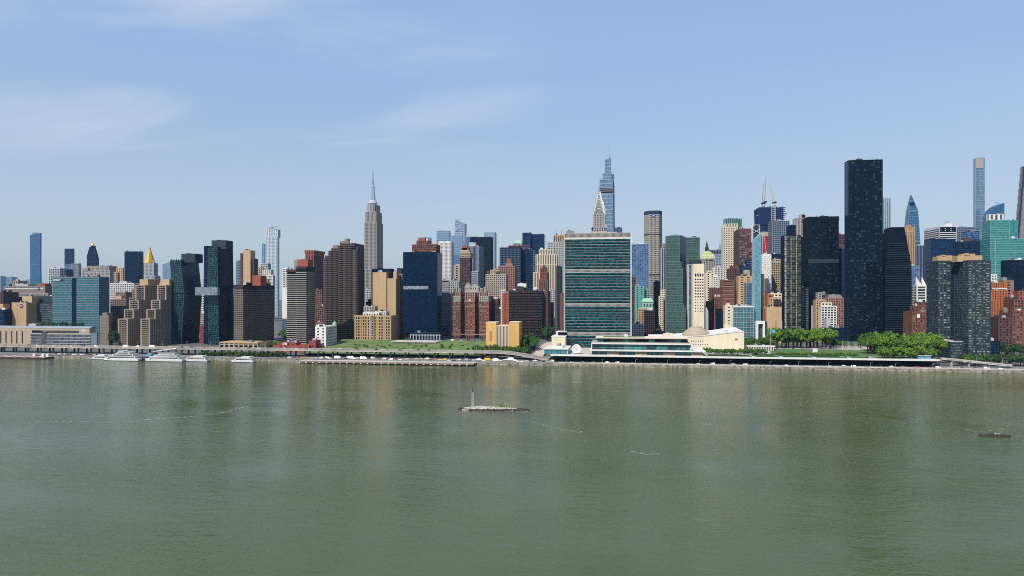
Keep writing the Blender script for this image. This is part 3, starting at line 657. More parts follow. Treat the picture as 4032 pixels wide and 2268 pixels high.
# --- slim towers behind
b, e = simple('tan_tower', 'slender tan blank-walled tower right of the taller leaning tower', 1500, 958, 986, 985, ST('tan', None), d=22, roofs=((964, 972, 981, 'redbrick'),))
blk(b, 946, 958, 997, ST('plum', 'pane', p=4, h=4), d=20, dy=2); blk(b, 986, 999, 1018, ST('plum', 'pane', p=4, h=4), d=20, dy=4)
simple('grey_tower', 'narrow grey tower between the leaning tower and the slender tan one', 1600, 929, 947, 1029, ST('bluegrey', 'bluedk', p=4, h=4, fx=.6), d=20)
b = Bld('white_ribbed_tower', 'tall glass tower with white vertical ribs and a notched crown', 1900, 1074, 'tower')
S_ = ST('white', 'aqua', p=4.6, h=0, fx=.72, rc=.6, sp='silver', sh=4.2)
blk(b, 1047, 1092, 930, S_, side=1100)
for a, c, t in ((1050, 1058, 905), (1058, 1071, 897), (1071, 1084, 900), (1084, 1094, 904)): blk(b, a, c, t, S_, d=16, dy=4, bot=935)
mb = MB().tube((PX(1062, 1905), 1905, PZ(1062, 900, 1905)), (PX(1096, 1905), 1905, PZ(1096, 890, 1905)), .5, .3); b.add('davit_crane', mb, wall('dkgrey'))
simple('blue_tower', 'shorter blue striped tower left of the white-ribbed glass tower', 1950, 1031, 1046, 960, ST('paleblue', 'blue', p=5, h=0, fx=.7, rc=.4), d=22, cat='tower')
b, e = simple('stepped_white_block', 'pale stepped block at the foot of the white-ribbed tower', 1700, 1026, 1054, 1037, ST('lgrey', 'pane', p=5, h=5), d=18)
blk(b, 1002, 1034, 1054, ST('stone', 'pane', p=5, h=5), d=20, dy=-6); blk(b, 1034, 1066, 1062, ST('white', 'pane', p=5, h=5), d=16, dy=-10); blk(b, 1052, 1074, 1084, ST('white', 'pane', p=4, h=4, fx=.6), d=14, dy=-16); blk(b, 985, 1056, 1098, ST('stone', 'pane', p=4, h=4, fx=.6), d=14, dy=-20)
# --- brown banded slab
b = Bld('brown_slab_tower', 'wide brown apartment slab with thin horizontal balcony bands', 965, 1000, 'tower')
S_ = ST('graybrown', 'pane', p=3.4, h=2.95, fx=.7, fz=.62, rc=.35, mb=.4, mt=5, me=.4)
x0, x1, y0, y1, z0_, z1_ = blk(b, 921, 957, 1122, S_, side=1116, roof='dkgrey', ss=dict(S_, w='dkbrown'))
slabs(b, x0, x1, y0, y1, z0_ + 8, z1_ - 6, 2.95, .55, .7, 'dkbeige')
b.add('dark_cornice', MB().box(x0 - .2, x1 + .9, y0 - .9, y1, z1_ - 5, z1_ + .4), wall('dkbrown'))
b.add('rooftop_house', MB().box(PX(968, y0 + 12), x1 - .5, y0 + 12, y1 - 10, z1_, z1_ + 4), wall('dkbrown'))
pent(b, 994, 1026, 1085, 'terracotta', side=1050, dy=16, bot=1125)
# --- garage and low things on the shore
b = Bld('garage_building', 'low tan garage with a row of dark bays behind the shore trees', 905, 940)
x0, x1, y0, y1 = ext(b, 864, 1016, d=30); zt = PZ(940, 1347, 905)
mb = MB().box(x0, x1, y0 + 3, y1, b.z0, zt); mb.box(x0, x1, y0 - .3, y0 + 3, zt - 1.8, zt); nb = 8; wv = (x1 - x0) / nb
for i in range(nb + 1): mb.box(x0 + i * wv - 1.1 if i else x0, min(x1, x0 + i * wv + 1.1), y0, y0 + 3, b.z0, zt - 1.8)
b.add('wall', mb, wall('tan'))
for i in range(nb):
    b.add('garage_bay', MB().box(x0 + i * wv + 1.1, x0 + (i + 1) * wv - 1.1, y0 + 2.4, y0 + 3.1, b.z0, zt - 1.8), glass('black')); b.add('bay_beam', MB().box(x0 + i * wv + 1.1, x0 + (i + 1) * wv - 1.1, y0 + .6, y0 + 1.2, zt - 4.4, zt - 3.4), wall('lgrey'))
pent(b, 975, 993, 1341, 'steel', d=6, dy=4, bot=1350); pent(b, 1018, 1052, 1346, 'brown', d=30, dy=2, bot=1376, name='side_wing')
# --- white banded tower
b = Bld('banded_tower', 'slim apartment tower with bright white balcony bands and dark windows', 925, 1180, 'tower')
S_ = ST('dkbrown', 'black', p=4.6, h=0, fx=.9, rc=.2, mt=3)
for L, R_, t, sd, dy, nm in ((1130, 1165, 1062, None, 6, 0), (1166, 1205, 1050, 1240, 0, 1)):
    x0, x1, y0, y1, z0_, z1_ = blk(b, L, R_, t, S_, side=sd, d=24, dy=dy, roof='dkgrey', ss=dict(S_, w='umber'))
    slabs(b, x0, x1, y0, y1, z0_ + 6, z1_ - 3, 3.0, 1.0, .6, 'stone')
    b.add('crown', MB().box(x0 - .4, x1 + .7, y0 - .8, y1, z1_ - 3.4, z1_ + .3), wall('dkbrown'))
pent(b, 1172, 1212, 1022, 'terracotta', side=1233, dy=5, bot=1052); pent(b, 1158, 1172, 1023, 'grey', d=10, dy=9, bot=1062)
b = Bld('red_podium', 'low red brick podium with round windows below the white-banded tower', 880, 1150)
for a, c, t, dy in ((1074, 1216, 1358, 0), (1090, 1165, 1349, 6), (1218, 1243, 1340, 4), (1118, 1158, 1346, 9)):
    blk(b, a, c, t, ST('redbrick', 'panew', p=7, h=5, fx=.35, fz=.3, mb=2.5), d=16, dy=dy, roof='terracotta')
simple('white_grid_tower', 'narrow white gridded tower squeezed left of the white-banded tower', 1120, 1111, 1131, 1056, ST('white', 'bluedk', p=3.2, h=3.4, fx=.65, fz=.65, mb=90), d=14)
b = Bld('red_ribbed_tower', 'red-brown ribbed tower with a flared crown behind the white-banded tower', 1300, 1235, 'tower')
S_ = ST('terracotta', 'bluedk', p=3.6, h=0, fx=.5, rc=.5, sp='umber', sh=3.6); SD = ST('brick', 'bluedk', p=4.2, h=0, fx=.72, rc=.4, sp='navy', sh=3.6)
x0, x1, y0, y1, z0_, z1_ = blk(b, 1202, 1235, 1003, S_, side=1276, ss=SD)
prism(b, ring4(x0, x1, y0, y1, z1_), ring4(x0 - 1.5, x1 + 2, y0 - 1.5, y1 + 2, z1_ + 9), ST('terracotta', 'pane', p=4, h=0, fx=.3, mb=.5, mt=2.5), ST('brick', 'pane', p=4, h=0, fx=.3, mb=.5, mt=2.5))
prism(b, ring4(x0 - 1.5, x1 + 2, y0 - 1.5, y1 + 2, z1_ + 9), ring4(x0 + 1, x1 - 1, y0 + 1, y1 - 1, z1_ + 13), None, None, None) if False else None
b, e = simple('brick_block', 'red brick apartment block right of the white-banded tower', 1120, 1238, 1268, 1140, ST('brick', 'pane', p=4, h=3.6, fx=.4), side=1278)
blk(b, 1240, 1276, 1204, ST('brick', 'pane', p=4, h=3.6), d=14, dy=-20); blk(b, 1246, 1276, 1268, ST('terracotta', 'panew', p=4, h=3.6), d=12, dy=-34)
b = Bld('domed_building', 'small white building with a round pale green corner dome', 905, 1285)
x0, x1, y0, y1, z0_, z1_ = blk(b, 1241, 1284, 1286, ST('white', 'pane', p=8, h=4.2, fx=.28, fz=.45), side=1326, ss=ST('dkbeige', 'panew', p=3.2, h=4.4, fx=.55, fz=.6), roof='lgrey')
Xd, Yd = x1 - 2.0, y1 - 3; b.add('dome', MB().lathe((Xd, Yd), [(3.2, z1_ - .5), (3.2, z1_ + 1.6), (3.0, z1_ + 3.0), (2.2, z1_ + 4.6), (.8, z1_ + 5.6), (.1, z1_ + 7)], 14), wall('verdigris'))
pent(b, 1244, 1262, 1279, 'white', d=8, dy=6, bot=1290)
# --- rounded-bay tower
b = Bld('round_bay_tower', 'big brown tower of stacked rounded balcony bays with a stepped top', 1030, 1340, 'tower')
S_ = ST('brown', 'pane', p=2.8, h=2.95, fx=.62, fz=.55, rc=.3); SD = dict(S_, w='brown')
steps = [(1278, 1304, 1006, 10, 30), (1304, 1338, 976, 6, 40), (1338, 1394, 957, 2, 44)]
for L, R_, t, dy, d in steps: x0, x1, y0, y1, z0_, z1_ = blk(b, L, R_, t, S_, d=d, dy=dy, ss=SD)
blk(b, 1394, 1408, 972, S_, side=1435, dy=6, ss=SD)
for i in range(7):
    px = 1286 + i * 19.0; Yc = b.Y + 8 - min(6, i * 1.6); t = 1008 if px < 1304 else (978 if px < 1338 else (960 if px < 1392 else 974)); zt = PZ(px, t, Yc) - 4; Xc = PX(px, Yc)
    n = int((zt - b.z0 - 6) / 2.95)
    if 'bay' not in b.cache:
        pts = [(5.2 * math.cos(R(180 + a)), 5.2 * math.sin(R(180 + a))) for a in range(0, 181, 20)]
        b.cache['bay'] = MB().rings([[(p[0], p[1], z) for p in pts] for z in (0, 1.25)]).mesh('balcony_bay', (0, 0, 0), wall('brown'))
        b.cache['core'] = MB().rings([[(p[0] * .9, p[1] * .9, z) for p in pts] for z in (0, 1.0)]).mesh('bay_glazing', (0, 0, 0), glass('pane'))
    o = link('bay_glazing', b.cache['core'], b.root, (Xc - b.root.location.x, Yc - b.root.location.y, 0)); o.scale = (1, 1, zt - b.z0)
    for k in range(n): link('balcony_bay', b.cache['bay'], b.root, (Xc - b.root.location.x, Yc - b.root.location.y, zt - (k + 1) * 2.95 - b.z0))
pent(b, 1310, 1330, 966, 'graybrown', d=10, dy=16, bot=980); pent(b, 1338, 1372, 950, 'dkbeige', d=14, dy=14, bot=960)
b.add('water_tank', MB().lathe((PX(1368, 1050), 1050), [(4, PZ(1368, 960, 1050)), (4, PZ(1368, 941, 1050)), (3.4, PZ(1368, 940, 1050))], 14), wall('graybrown'))
# ================================================================== middle of the picture
# --- stepped limestone skyscraper with a mast (left of centre)
b = Bld('limestone_skyscraper', 'tall grey limestone skyscraper with setbacks and a long needle mast, tallest left of centre', 2182, 1467, 'tower')
S_ = ST('stone', 'pane', p=4.6, h=0, fx=.50, rc=.7, sp='grey', sh=4.6, me=1.2); SD = dict(S_, w='lgrey', sp='bluegrey')
def esb(L, R_, t, sd, dy, bot=None): return blk(b, L, R_, t, S_, side=sd, dy=dy, bot=bot, ss=SD, par=.5)
esb(1428, 1492, 1062, 1525, -14); esb(1434, 1482.5, 875, 1508, 0); esb(1437, 1481.5, 833, 1504, 1.5, 880)
x0, x1, y0, y1, z0_, z1_ = esb(1443.5, 1474.5, 803, 1497, 6, 836)
blk(b, 1476, 1482, 812, S_, d=20, dy=14, bot=836, ss=SD)
for i in range(4): b.add('rib', MB().box(x0 + 2 + i * 6.4, x0 + 4 + i * 6.4, y0 - .8, y0, z0_ - 10, z1_ - 1), wall('silver'))
Xc, Yc = PX(1468.5, 2206), 2206.0
def ez(py): return PZ(1468, py, Yc)
b.add('mast_base', MB().lathe((Xc, Yc), [(15.5, ez(803)), (15.5, ez(799)), (13.5, ez(797)), (12.5, ez(793)), (10.5, ez(790))], 16), wall('silver', .4, .5))
b.add('mooring_mast', MB().lathe((Xc, Yc), [(5.4, ez(792)), (5.0, ez(742)), (5.8, ez(740)), (5.8, ez(735)), (4.4, ez(731)), (2.6, ez(728))], 12), wall('paleblue', .45, .3))
for a in range(4):
    c, s = math.cos(R(a * 90 + 45)), math.sin(R(a * 90 + 45))
    mb = MB().rings([[(Xc + c * r - s * .8, Yc + s * r + c * .8, z), (Xc + c * r + s * .8, Yc + s * r - c * .8, z), (Xc + c * 3 + s * .8, Yc + s * 3 - c * .8, z), (Xc + c * 3 - s * .8, Yc + s * 3 + c * .8, z)] for r, z in ((9.5, ez(791)), (7.2, ez(775)), (5.9, ez(760)), (5.4, ez(742)))])
    b.add('mast_wing', mb, wall('silver'))
b.add('antenna', MB().lathe((Xc, Yc), [(2.3, ez(729)), (2.3, ez(717)), (3.1, ez(716)), (3.1, ez(715)), (1.5, ez(714)), (1.4, ez(684)), (.8, ez(680)), (.5, ez(656)), (.1, ez(653))], 8), wall('steel'))
# --- tan blank wall building and the low one in front
b, e = simple('tan_blank_building', 'tall plain tan blank-walled building below the limestone skyscraper', 1060, 1462, 1521, 1072, ST('tan', None), d=30)
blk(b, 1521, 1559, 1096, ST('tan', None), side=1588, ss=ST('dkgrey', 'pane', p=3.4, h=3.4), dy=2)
pent(b, 1464, 1540, 1058, 'navy', d=16, dy=12, bot=1100); pent(b, 1548, 1562, 1070, 'tan', d=10, dy=10, bot=1098)
simple('brown_block', 'brown windowed block right of the tan blank wall, beside the dark glass slab', 1085, 1556, 1590, 1078, ST('graybrown', 'pane', p=3.4, h=3.3), d=25, roofs=((1562, 1580, 1056, 'dkgrey'),))
simple('white_block', 'far white windowed block peeping out left of the dark glass slab', 1500, 1548, 1590, 1060, ST('white', 'pane', p=4, h=4), d=20)
b = Bld('tan_warehouse', 'low tan stone building with tall window rows and a scaffold tower', 1000, 1470)
S_ = ST('tan', 'pane', p=3.6, h=4.2, fx=.55, fz=.62, rc=.6, mt=2, me=1.5)
x0, x1, y0, y1, z0_, z1_ = blk(b, 1396, 1540, 1242, S_, side=1568, ss=dict(S_, w='graybrown'), roof='rooftan')
for i in range(12):
    xx = x0 + (x1 - x0) * i / 11; b.add('pilaster', MB().box(max(x0, xx - .5), min(x1, xx + .5), y0 - .5, y0, z0_, z1_ - (0 if i % 3 else -1.2)), wall('tan'))
blk(b, 1429, 1492, 1230, ST('white', 'pane', p=4, h=3.6), d=14, dy=10, bot=1246); blk(b, 1478, 1520, 1226, ST('white', 'pane', p=4, h=3.6, fx=.6), d=16, dy=18, bot=1246); blk(b, 1432, 1475, 1206, ST('stone', 'pane', p=4, h=3.6), d=14, dy=24, bot=1246)
sx_ = PX(1458, y0 - 2); mb = MB()
for dx in (0, 5):
    for dy_ in (0, 2): mb.tube((sx_ + dx, y0 - 3 + dy_, z0_), (sx_ + dx, y0 - 3 + dy_, z1_ + 6), .16)
for k in range(14):
    za = z0_ + k * 3.6
    if za < z1_ + 3: mb.tube((sx_, y0 - 3, za), (sx_ + 5, y0 - 3, za + 3.6), .12); mb.box(sx_, sx_ + 5, y0 - 3, y0 - 1, za, za + .2)
b.add('scaffold', mb, wall('white'), kind='stuff')
simple('red_small_block', 'small dark red block above the tan warehouse roof', 1080, 1440, 1474, 1188, ST('plum', 'pane', p=4, h=4), d=18, roofs=((1448, 1466, 1178, 'terracotta'),))
simple('pale_block', 'pale block left of the tan blank wall under the skyscraper', 1500, 1437, 1464, 1140, ST('lgrey', 'pane', p=4, h=4), d=20)
# --- dark glass slab
b = Bld('dark_glass_slab', 'black-blue glass slab tower with one bright band at mid height', 1025, 1660, 'tower')
S_ = ST('navy', 'navy', p=0, h=3.6, fz=.93, rc=.1, me=.3)
x0, x1, y0, y1, z0_, z1_ = blk(b, 1587, 1722, 992, S_, side=1741, ss=dict(S_, w='dkgrey', g='blackwin'), bot=1312)
b.add('mechanical_floor', MB().box(x0 + .5, PX(1686, y0), y0 - .25, y0 + .2, PZ(1640, 1139, y0), PZ(1640, 1126, y0)), glass('bridgegl'))
b.add('lower_body', MB().box(x0 + 3, x1 - 3, y0 + 3, y1 - 3, b.z0, z0_), wall('black'))
pent(b, 1688, 1718, 992, 'lgrey', d=4, dy=5, bot=1000)
b2 = Bld('glass_lobby', 'low dark glazed lobby with white columns at the foot of the dark glass slab', 1000, 1672)
x0, x1, y0, y1, z0_, z1_ = blk(b2, 1617, 1733, 1310, ST('black', 'bluedk', p=4, h=0, fx=.9), d=18)
for i in range(11): xx = x0 + (x1 - x0) * i / 10; b2.add('column', MB().box(xx - .35, xx + .35, y0 - 1.8, y0 - 1.1, z0_, z1_ - 2), wall('white'))
b2.add('canopy', MB().box(x0 - 1, x1 + 1, y0 - 2.2, y0 - .02, z1_ - 4, z1_ - 3.2), wall('lgrey'))
b, e = simple('brick_topped_tower', 'red-brown brick tower top rising behind the dark glass slab', 1300, 1622, 1718, 962, ST('brick', 'pane', p=4, h=3.8, fx=.55), d=30)
blk(b, 1640, 1690, 947, ST('brick', 'pane', p=4, h=4), d=18, dy=6); pent(b, 1647, 1672, 938, 'terracotta', d=10, dy=8, bot=962)
# --- far west towers in haze
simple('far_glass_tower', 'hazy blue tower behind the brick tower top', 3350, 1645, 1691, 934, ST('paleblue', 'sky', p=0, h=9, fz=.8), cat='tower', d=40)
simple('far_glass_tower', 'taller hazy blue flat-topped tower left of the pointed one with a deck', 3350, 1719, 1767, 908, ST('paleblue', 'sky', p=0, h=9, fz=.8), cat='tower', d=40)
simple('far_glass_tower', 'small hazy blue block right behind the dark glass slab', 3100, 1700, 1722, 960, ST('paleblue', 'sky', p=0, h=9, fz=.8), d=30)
b = Bld('deck_tower', 'hazy blue tower with slanted point and a triangular deck sticking out', 3400, 1806, 'tower')
x0, x1, y0, y1 = ext(b, 1792, 1829, d=50); zt = PZ(1806, 863, 3400); S_ = ST('silver', 'sky', p=0, h=9, fz=.72, rc=.3)
xb = PX(1783, 3400)
prism(b, ring4(xb, x1, y0, y1, b.z0), [(x0 - 1, y0, zt - 40), (x1, y0, zt - 40), (x1, y1, zt - 40), (x0 - 1, y1, zt - 40)], S_)
prism(b, ring4(x0 - 1, x1, y0, y1, zt - 40), [(x0 + 1, y0, zt), (x1, y0, zt - 22), (x1, y1, zt - 22), (x0 + 1, y1, zt)], S_)
zd = PZ(1806, 905, 3400); b.add('observation_deck', MB().rings([[(PX(1782, 3400), y0 + 8, z), (x0 + 14, y0 - 8, z), (x0 + 14, y0 + 20, z)] for z in (zd - 3, zd + 3)]), wall('silver'))
b.add('roof_crane', MB().tube((x0 + 4, y0 + 5, zt - 3), (x0 + 24, y0 + 5, zt - 1), 1.0), wall('steel'))
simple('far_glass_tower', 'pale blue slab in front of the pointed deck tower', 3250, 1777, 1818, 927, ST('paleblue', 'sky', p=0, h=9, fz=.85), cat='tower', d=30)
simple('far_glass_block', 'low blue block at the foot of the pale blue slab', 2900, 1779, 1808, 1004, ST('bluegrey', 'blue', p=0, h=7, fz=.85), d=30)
b, e = simple('blue_framed_tower', 'blue tower with an open white roof frame left of the black striped slab', 2500, 1832, 1870, 932, ST('bluegrey', 'blue', p=5, h=0, fx=.8), cat='tower', d=30)
b.add('roof_frame', MB().box(e[0], PX(1881, 2500), e[2], e[2] + 2, PZ(1850, 932, 2500), PZ(1850, 928, 2500)), wall('lgrey'))
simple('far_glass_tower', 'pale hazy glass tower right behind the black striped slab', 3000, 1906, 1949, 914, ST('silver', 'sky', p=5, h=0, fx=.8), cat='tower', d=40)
simple('black_slab_tower', 'wide black striped slab tower under the pale hazy glass one', 1900, 1851, 1934, 933, ST('black', 'blackwin', p=3.6, h=3.9, fx=.6, fz=.6), cat='tower', side=1942)
simple('white_ribbed_slab', 'white ribbed tower with a toothed top behind the dark glass slab', 1900, 1725, 1777, 955, ST('white', 'pane', p=3.6, h=3.8, fx=.45, fz=.6), cat='tower', d=30, roofs=((1728, 1748, 950, 'white'), (1752, 1774, 950, 'white')))
simple('beige_block', 'beige plain block below the hazy blue towers', 1500, 1786, 1810, 1043, ST('beige', 'pane', p=10, h=5, fx=.3), d=20)
b, e = simple('red_capped_tower', 'dark brick tower with a red stepped cap and beige top band', 1350, 1810, 1851, 1014, ST('plum', 'pane', p=3.6, h=3.3, fx=.65, fz=.6), side=1858, cat='tower')
blk(b, 1810, 1852, 994, ST('beige', 'pane', p=4.5, h=4, fx=.5), d=24, dy=.5, bot=1016); blk(b, 1814, 1848, 984, None, plainw='beige', d=18, dy=3, bot=996)
for a, c, t in ((1814, 1846, 976), (1820, 1840, 968)): pent(b, a, c, t, 'terracotta', d=12, dy=6, bot=986)
b, e = simple('dark_striped_tower', 'blue-black tower with fine white stripes right of the red-capped one', 1600, 1846, 1886, 968, ST('silver', 'bluedk', p=2.8, h=0, fx=.8, rc=.3), side=1904, ss=ST('navy', 'bluedk', p=3, h=0, fx=.8), cat='tower')
pent(b, 1846, 1872, 955, 'lgrey', d=14, dy=4, bot=970)
simple('blue_small_block', 'small pale blue glazed block at the foot of the red-capped tower', 1280, 1857, 1882, 1068, ST('lgrey', 'sky', p=0, h=3.6, fz=.75), d=14)
b = Bld('white_slab_block', 'light grey apartment slab between the dark glass slab and the big brick block', 1110, 1770, 'tower')
x0, x1, y0, y1, z0_, z1_ = blk(b, 1738, 1766, 1103, ST('grey', 'pane', p=0, h=3.0, fz=.5, rc=.4), d=20); slabs(b, x0, x1, y0, y1, z0_ + 20, z1_, 3.0, 1.0, .5, 'lgrey')
blk(b, 1766, 1806, 1105, ST('lgrey', 'pane', p=3.3, h=3.0, fx=.5), d=24, dy=1); pent(b, 1742, 1776, 1092, 'lgrey', d=10, dy=4, bot=1106)
# --- big brick apartment block with ornate top
b = Bld('ornate_brick_block', 'broad red-brown brick apartment block with three wings and a pale ornate gabled top', 1060, 1850)
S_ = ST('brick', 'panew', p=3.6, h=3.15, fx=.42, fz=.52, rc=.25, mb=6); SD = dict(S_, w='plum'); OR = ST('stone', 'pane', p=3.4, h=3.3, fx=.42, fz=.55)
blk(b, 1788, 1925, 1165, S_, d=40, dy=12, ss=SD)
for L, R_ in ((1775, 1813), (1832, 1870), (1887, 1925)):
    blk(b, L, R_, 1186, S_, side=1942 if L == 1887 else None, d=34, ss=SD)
for L, R_, t in ((1779, 1813, 1166), (1887, 1923, 1166)): blk(b, L, R_, t, OR, d=24, dy=1.5, bot=1187, ss=dict(OR, w='pink'))
for L, R_, t in ((1785, 1813, 1148), (1832, 1870, 1150), (1887, 1918, 1148)): blk(b, L, R_, t, dict(OR, w='pink'), d=20, dy=4, bot=1187 if L == 1832 else 1167, ss=dict(OR, w='pink'))
for L, R_, t in ((1789, 1800, 1132), (1803, 1813, 1136), (1890, 1900, 1134), (1905, 1915, 1130), (1920, 1926, 1150)): blk(b, L, R_, t, OR, d=8, dy=6, bot=1150)
for L, R_, t in ((1830, 1852, 1112), (1852, 1884, 1118)):
    Yg = b.Y + 12; xa, xc = PX(L, Yg), PX(R_, Yg); zb, zt = PZ(1850, 1152, Yg), PZ(1850, t, Yg); ze = zb + (zt - zb) * .62
    mb = MB(); mb.poly([(xa, Yg, zb), (xc, Yg, zb), (xc, Yg, ze), ((xa + xc) / 2, Yg, zt), (xa, Yg, ze)]); mb.quad((xa, Yg, ze), ((xa + xc) / 2, Yg, zt), ((xa + xc) / 2, Yg + 16, zt), (xa, Yg + 16, ze)); mb.quad(((xa + xc) / 2, Yg, zt), (xc, Yg, ze), (xc, Yg + 16, ze), ((xa + xc) / 2, Yg + 16, zt)); mb.quad((xc, Yg, zb), (xc, Yg + 16, zb), (xc, Yg + 16, ze), (xc, Yg, ze))
    b.add('gable', mb, wall('stone'))
    for i in range(3): b.add('window', MB().box(xa + 1.4 + i * 3.2, xa + 2.6 + i * 3.2, Yg - .05, Yg + .2, zb + 5, zb + 8), glass('pane'))
for px in (1777, 1811, 1834, 1868, 1889, 1923): Yt = b.Y + 2; zt = PZ(px, 1162, Yt); b.add('finial', MB().lathe((PX(px, Yt), Yt + 1), [(.9, zt - 4), (.9, zt + 3), (.1, zt + 6)], 6), wall('stone'))
for i in range(17): Yt = b.Y - .1; xx = PX(1779, Yt) + i * 3.05; b.add('arch', MB().box(xx, xx + 1.7, Yt, Yt + .3, b.z0, PZ(1850, 1324, Yt)), glass('black'))
b.add('string_course', MB().box(PX(1775, b.Y), PX(1925, b.Y), b.Y - .5, b.Y, PZ(1850, 1317, b.Y), PZ(1850, 1315, b.Y)), wall('stone'))
for py in (1186, 1206, 1300):
    for L, R_ in ((1775, 1813), (1832, 1870), (1887, 1925)): b.add('string_course', MB().box(PX(L, b.Y), PX(R_, b.Y), b.Y - .35, b.Y, PZ(1850, py + 1.2, b.Y), PZ(1850, py, b.Y)), wall('stone'))
# --- between the brick blocks
b, e = simple('beige_apartment', 'beige apartment tower with a planted roof, behind the ornate brick block', 1120, 1912, 1992, 1079, ST('beige', 'pane', p=3.4, h=3.2, fx=.55, fz=.55), d=26)
blk(b, 1930, 1968, 1062, ST('tan', 'pane', p=6, h=5, fx=.3), d=14, dy=5, bot=1082)
for px in (1922, 1958, 1964): b.add('roof_shrub', MB().lathe((PX(px, 1122), 1122), [(1.2, PZ(px, 1080, 1122)), (2.8, PZ(px, 1076, 1122)), (2.2, PZ(px, 1070, 1122)), (.3, PZ(px, 1066, 1122))], 8), plain('planting_green', (.05, .12, .04), .9))
b, e = simple('pink_brick_tower', 'pink brick tower with a stepped orange cap', 1180, 1961, 2026, 1047, ST('pink', 'pane', p=3.3, h=3.2, fx=.5), side=2034)
pent(b, 1990, 2018, 1036, 'pink', d=12, bot=1050); pent(b, 1995, 2013, 1019, 'terracotta', d=9, dy=8, bot=1040)
b, e = simple('orange_low_block', 'narrow brown block in the dark gap right of the ornate brick block', 1085, 1940, 1962, 1176, ST('plum', 'pane', p=3.4, h=3.2), d=18)
simple('dark_gap_block', 'dark brown block low in the gap beside the netted building', 1075, 1950, 1980, 1215, ST('dkbrown', 'pane', p=3.4, h=3.2), d=18)
b, e = simple('navy_ribbed_tower', 'navy ribbed office tower behind the pink brick tower', 1500, 1967, 2051, 974, ST('navy', 'bluedk', p=3.2, h=0, fx=.6, rc=.4, sp='bluegrey', sh=4), cat='tower', d=30)
simple('navy_banded_tower', 'navy banded office tower right of the navy ribbed one', 1520, 2051, 2098, 981, ST('navy', 'bluedk', p=0, h=4, fz=.55, rc=.3), cat='tower', side=2106)
simple('navy_tall_tower', 'taller navy glass tower rising behind the banded navy one', 1700, 2084, 2142, 922, ST('navy', 'bluedk', p=0, h=4, fz=.8, rc=.2), cat='tower', d=30)
simple('navy_tall_tower', 'left half of the tall navy tower pair, slightly higher top', 1690, 2057, 2090, 916, ST('navy', 'bluedk', p=0, h=4, fz=.85, rc=.2), cat='tower', d=30)
b, e = simple('green_roof_tower', 'stone tower with a pale green copper mansard roof', 1750, 2020, 2056, 958, ST('stone', 'pane', p=4, h=5), d=24)
x0, x1, y0, y1, z0_, z1_ = e; b.add('mansard_roof', MB().rings([ring4(x0 - .5, x1 + .5, y0 - .5, y1, z1_), ring4(x0 + 4, x1 - 4, y0 + 4, y1 - 4, z1_ + 8), ring4(x0 + 6, x1 - 6, y0 + 6, y1 - 6, z1_ + 9.5)]), wall('verdigris'))
simple('brown_block', 'long brown block below the green mansard roof', 1650, 2002, 2086, 966, ST('plum', 'pane', p=4, h=4), d=20)
# --- white stepped ribbed tower
b = Bld('white_stepped_tower', 'white vertically ribbed tower with stepped shoulders left of the green slab', 1270, 2152, 'tower')
S_ = ST('cream', 'pane', p=3.2, h=0, fx=.45, rc=.6, sp='dkbrown', sh=3.6, mt=.8)
for L, R_, t, dy, sd in ((2122, 2182, 981, 10, None), (2109, 2192, 1002, 6, 2198), (2099, 2120, 1072, 0, None), (2109, 2192, 1040, 2, 2198)): blk(b, L, R_, t, S_, d=22, dy=dy, side=sd)
b.add('roof_unit', MB().box(PX(2128, 1285), PX(2136, 1285), 1285, 1290, PZ(2130, 984, 1285), PZ(2130, 978, 1285)), wall('grey'))
b, e = simple('white_grid_tower', 'pale gridded tower with a golden crown behind the white stepped one', 1460, 2154, 2219, 952, ST('lgrey', 'pane', p=3.4, h=3.8, fx=.5, fz=.5), cat='tower', d=30)
b2 = Bld('gold_crown_tower', 'tower top with golden buttressed crown and two antennas left of the green slab', 1500, 2198, 'tower')
x0, x1, y0, y1, z0_, z1_ = blk(b2, 2179, 2222, 926, ST('tan', 'pane', p=4.4, h=0, fx=.4, rc=.8), d=26)
for i in range(6): xx = x0 + (x1 - x0) * i / 5; b2.add('buttress', MB().rings([ring4(xx - 1, xx + 1, y0 - 1.6, y0, z1_ - 16), ring4(xx - .7, xx + .7, y0 - .6, y0, z1_ + 1.5)]), wall('gold'))
for px, t in ((2190, 904), (2210, 901)): mast(b2, PX(px, 1510), 1510, z1_, PZ(px, t, 1510), .7, 'dkgrey', 'antenna')
# --- gothic brick tower
b = Bld('gothic_brick_tower', 'slim stepped dark brick tower with a gothic crown left of the green slab', 1070, 2140, 'tower')
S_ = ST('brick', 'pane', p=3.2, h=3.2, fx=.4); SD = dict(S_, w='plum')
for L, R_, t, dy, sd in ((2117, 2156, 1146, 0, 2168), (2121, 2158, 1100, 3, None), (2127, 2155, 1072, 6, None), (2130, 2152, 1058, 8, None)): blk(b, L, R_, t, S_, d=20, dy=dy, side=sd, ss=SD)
for px in (2128, 2136, 2146, 2154): zt = PZ(px, 1062, 1076); b.add('pinnacle', MB().lathe((PX(px, 1076), 1077), [(1.0, zt - 6), (1.0, zt + 1), (.1, zt + 4.5)], 6), wall('brick'))
zt = PZ(2141, 1058, 1080); b.add('gothic_crown', MB().lathe((PX(2141, 1080), 1082), [(4.5, zt - 1), (4.2, zt + 2), (1.2, zt + 5.5), (.1, zt + 8)], 8), wall('plum'))
simple('pale_glass_block', 'pale blue-grey block seen down the street left of the green slab', 1160, 2167, 2184, 1138, ST('lgrey', 'sky', p=3, h=3.4, fx=.6), d=14)
simple('dark_red_block', 'dark red narrow block at the street right of the gothic brick tower', 1130, 2166, 2178, 1190, ST('plum', None), d=14)
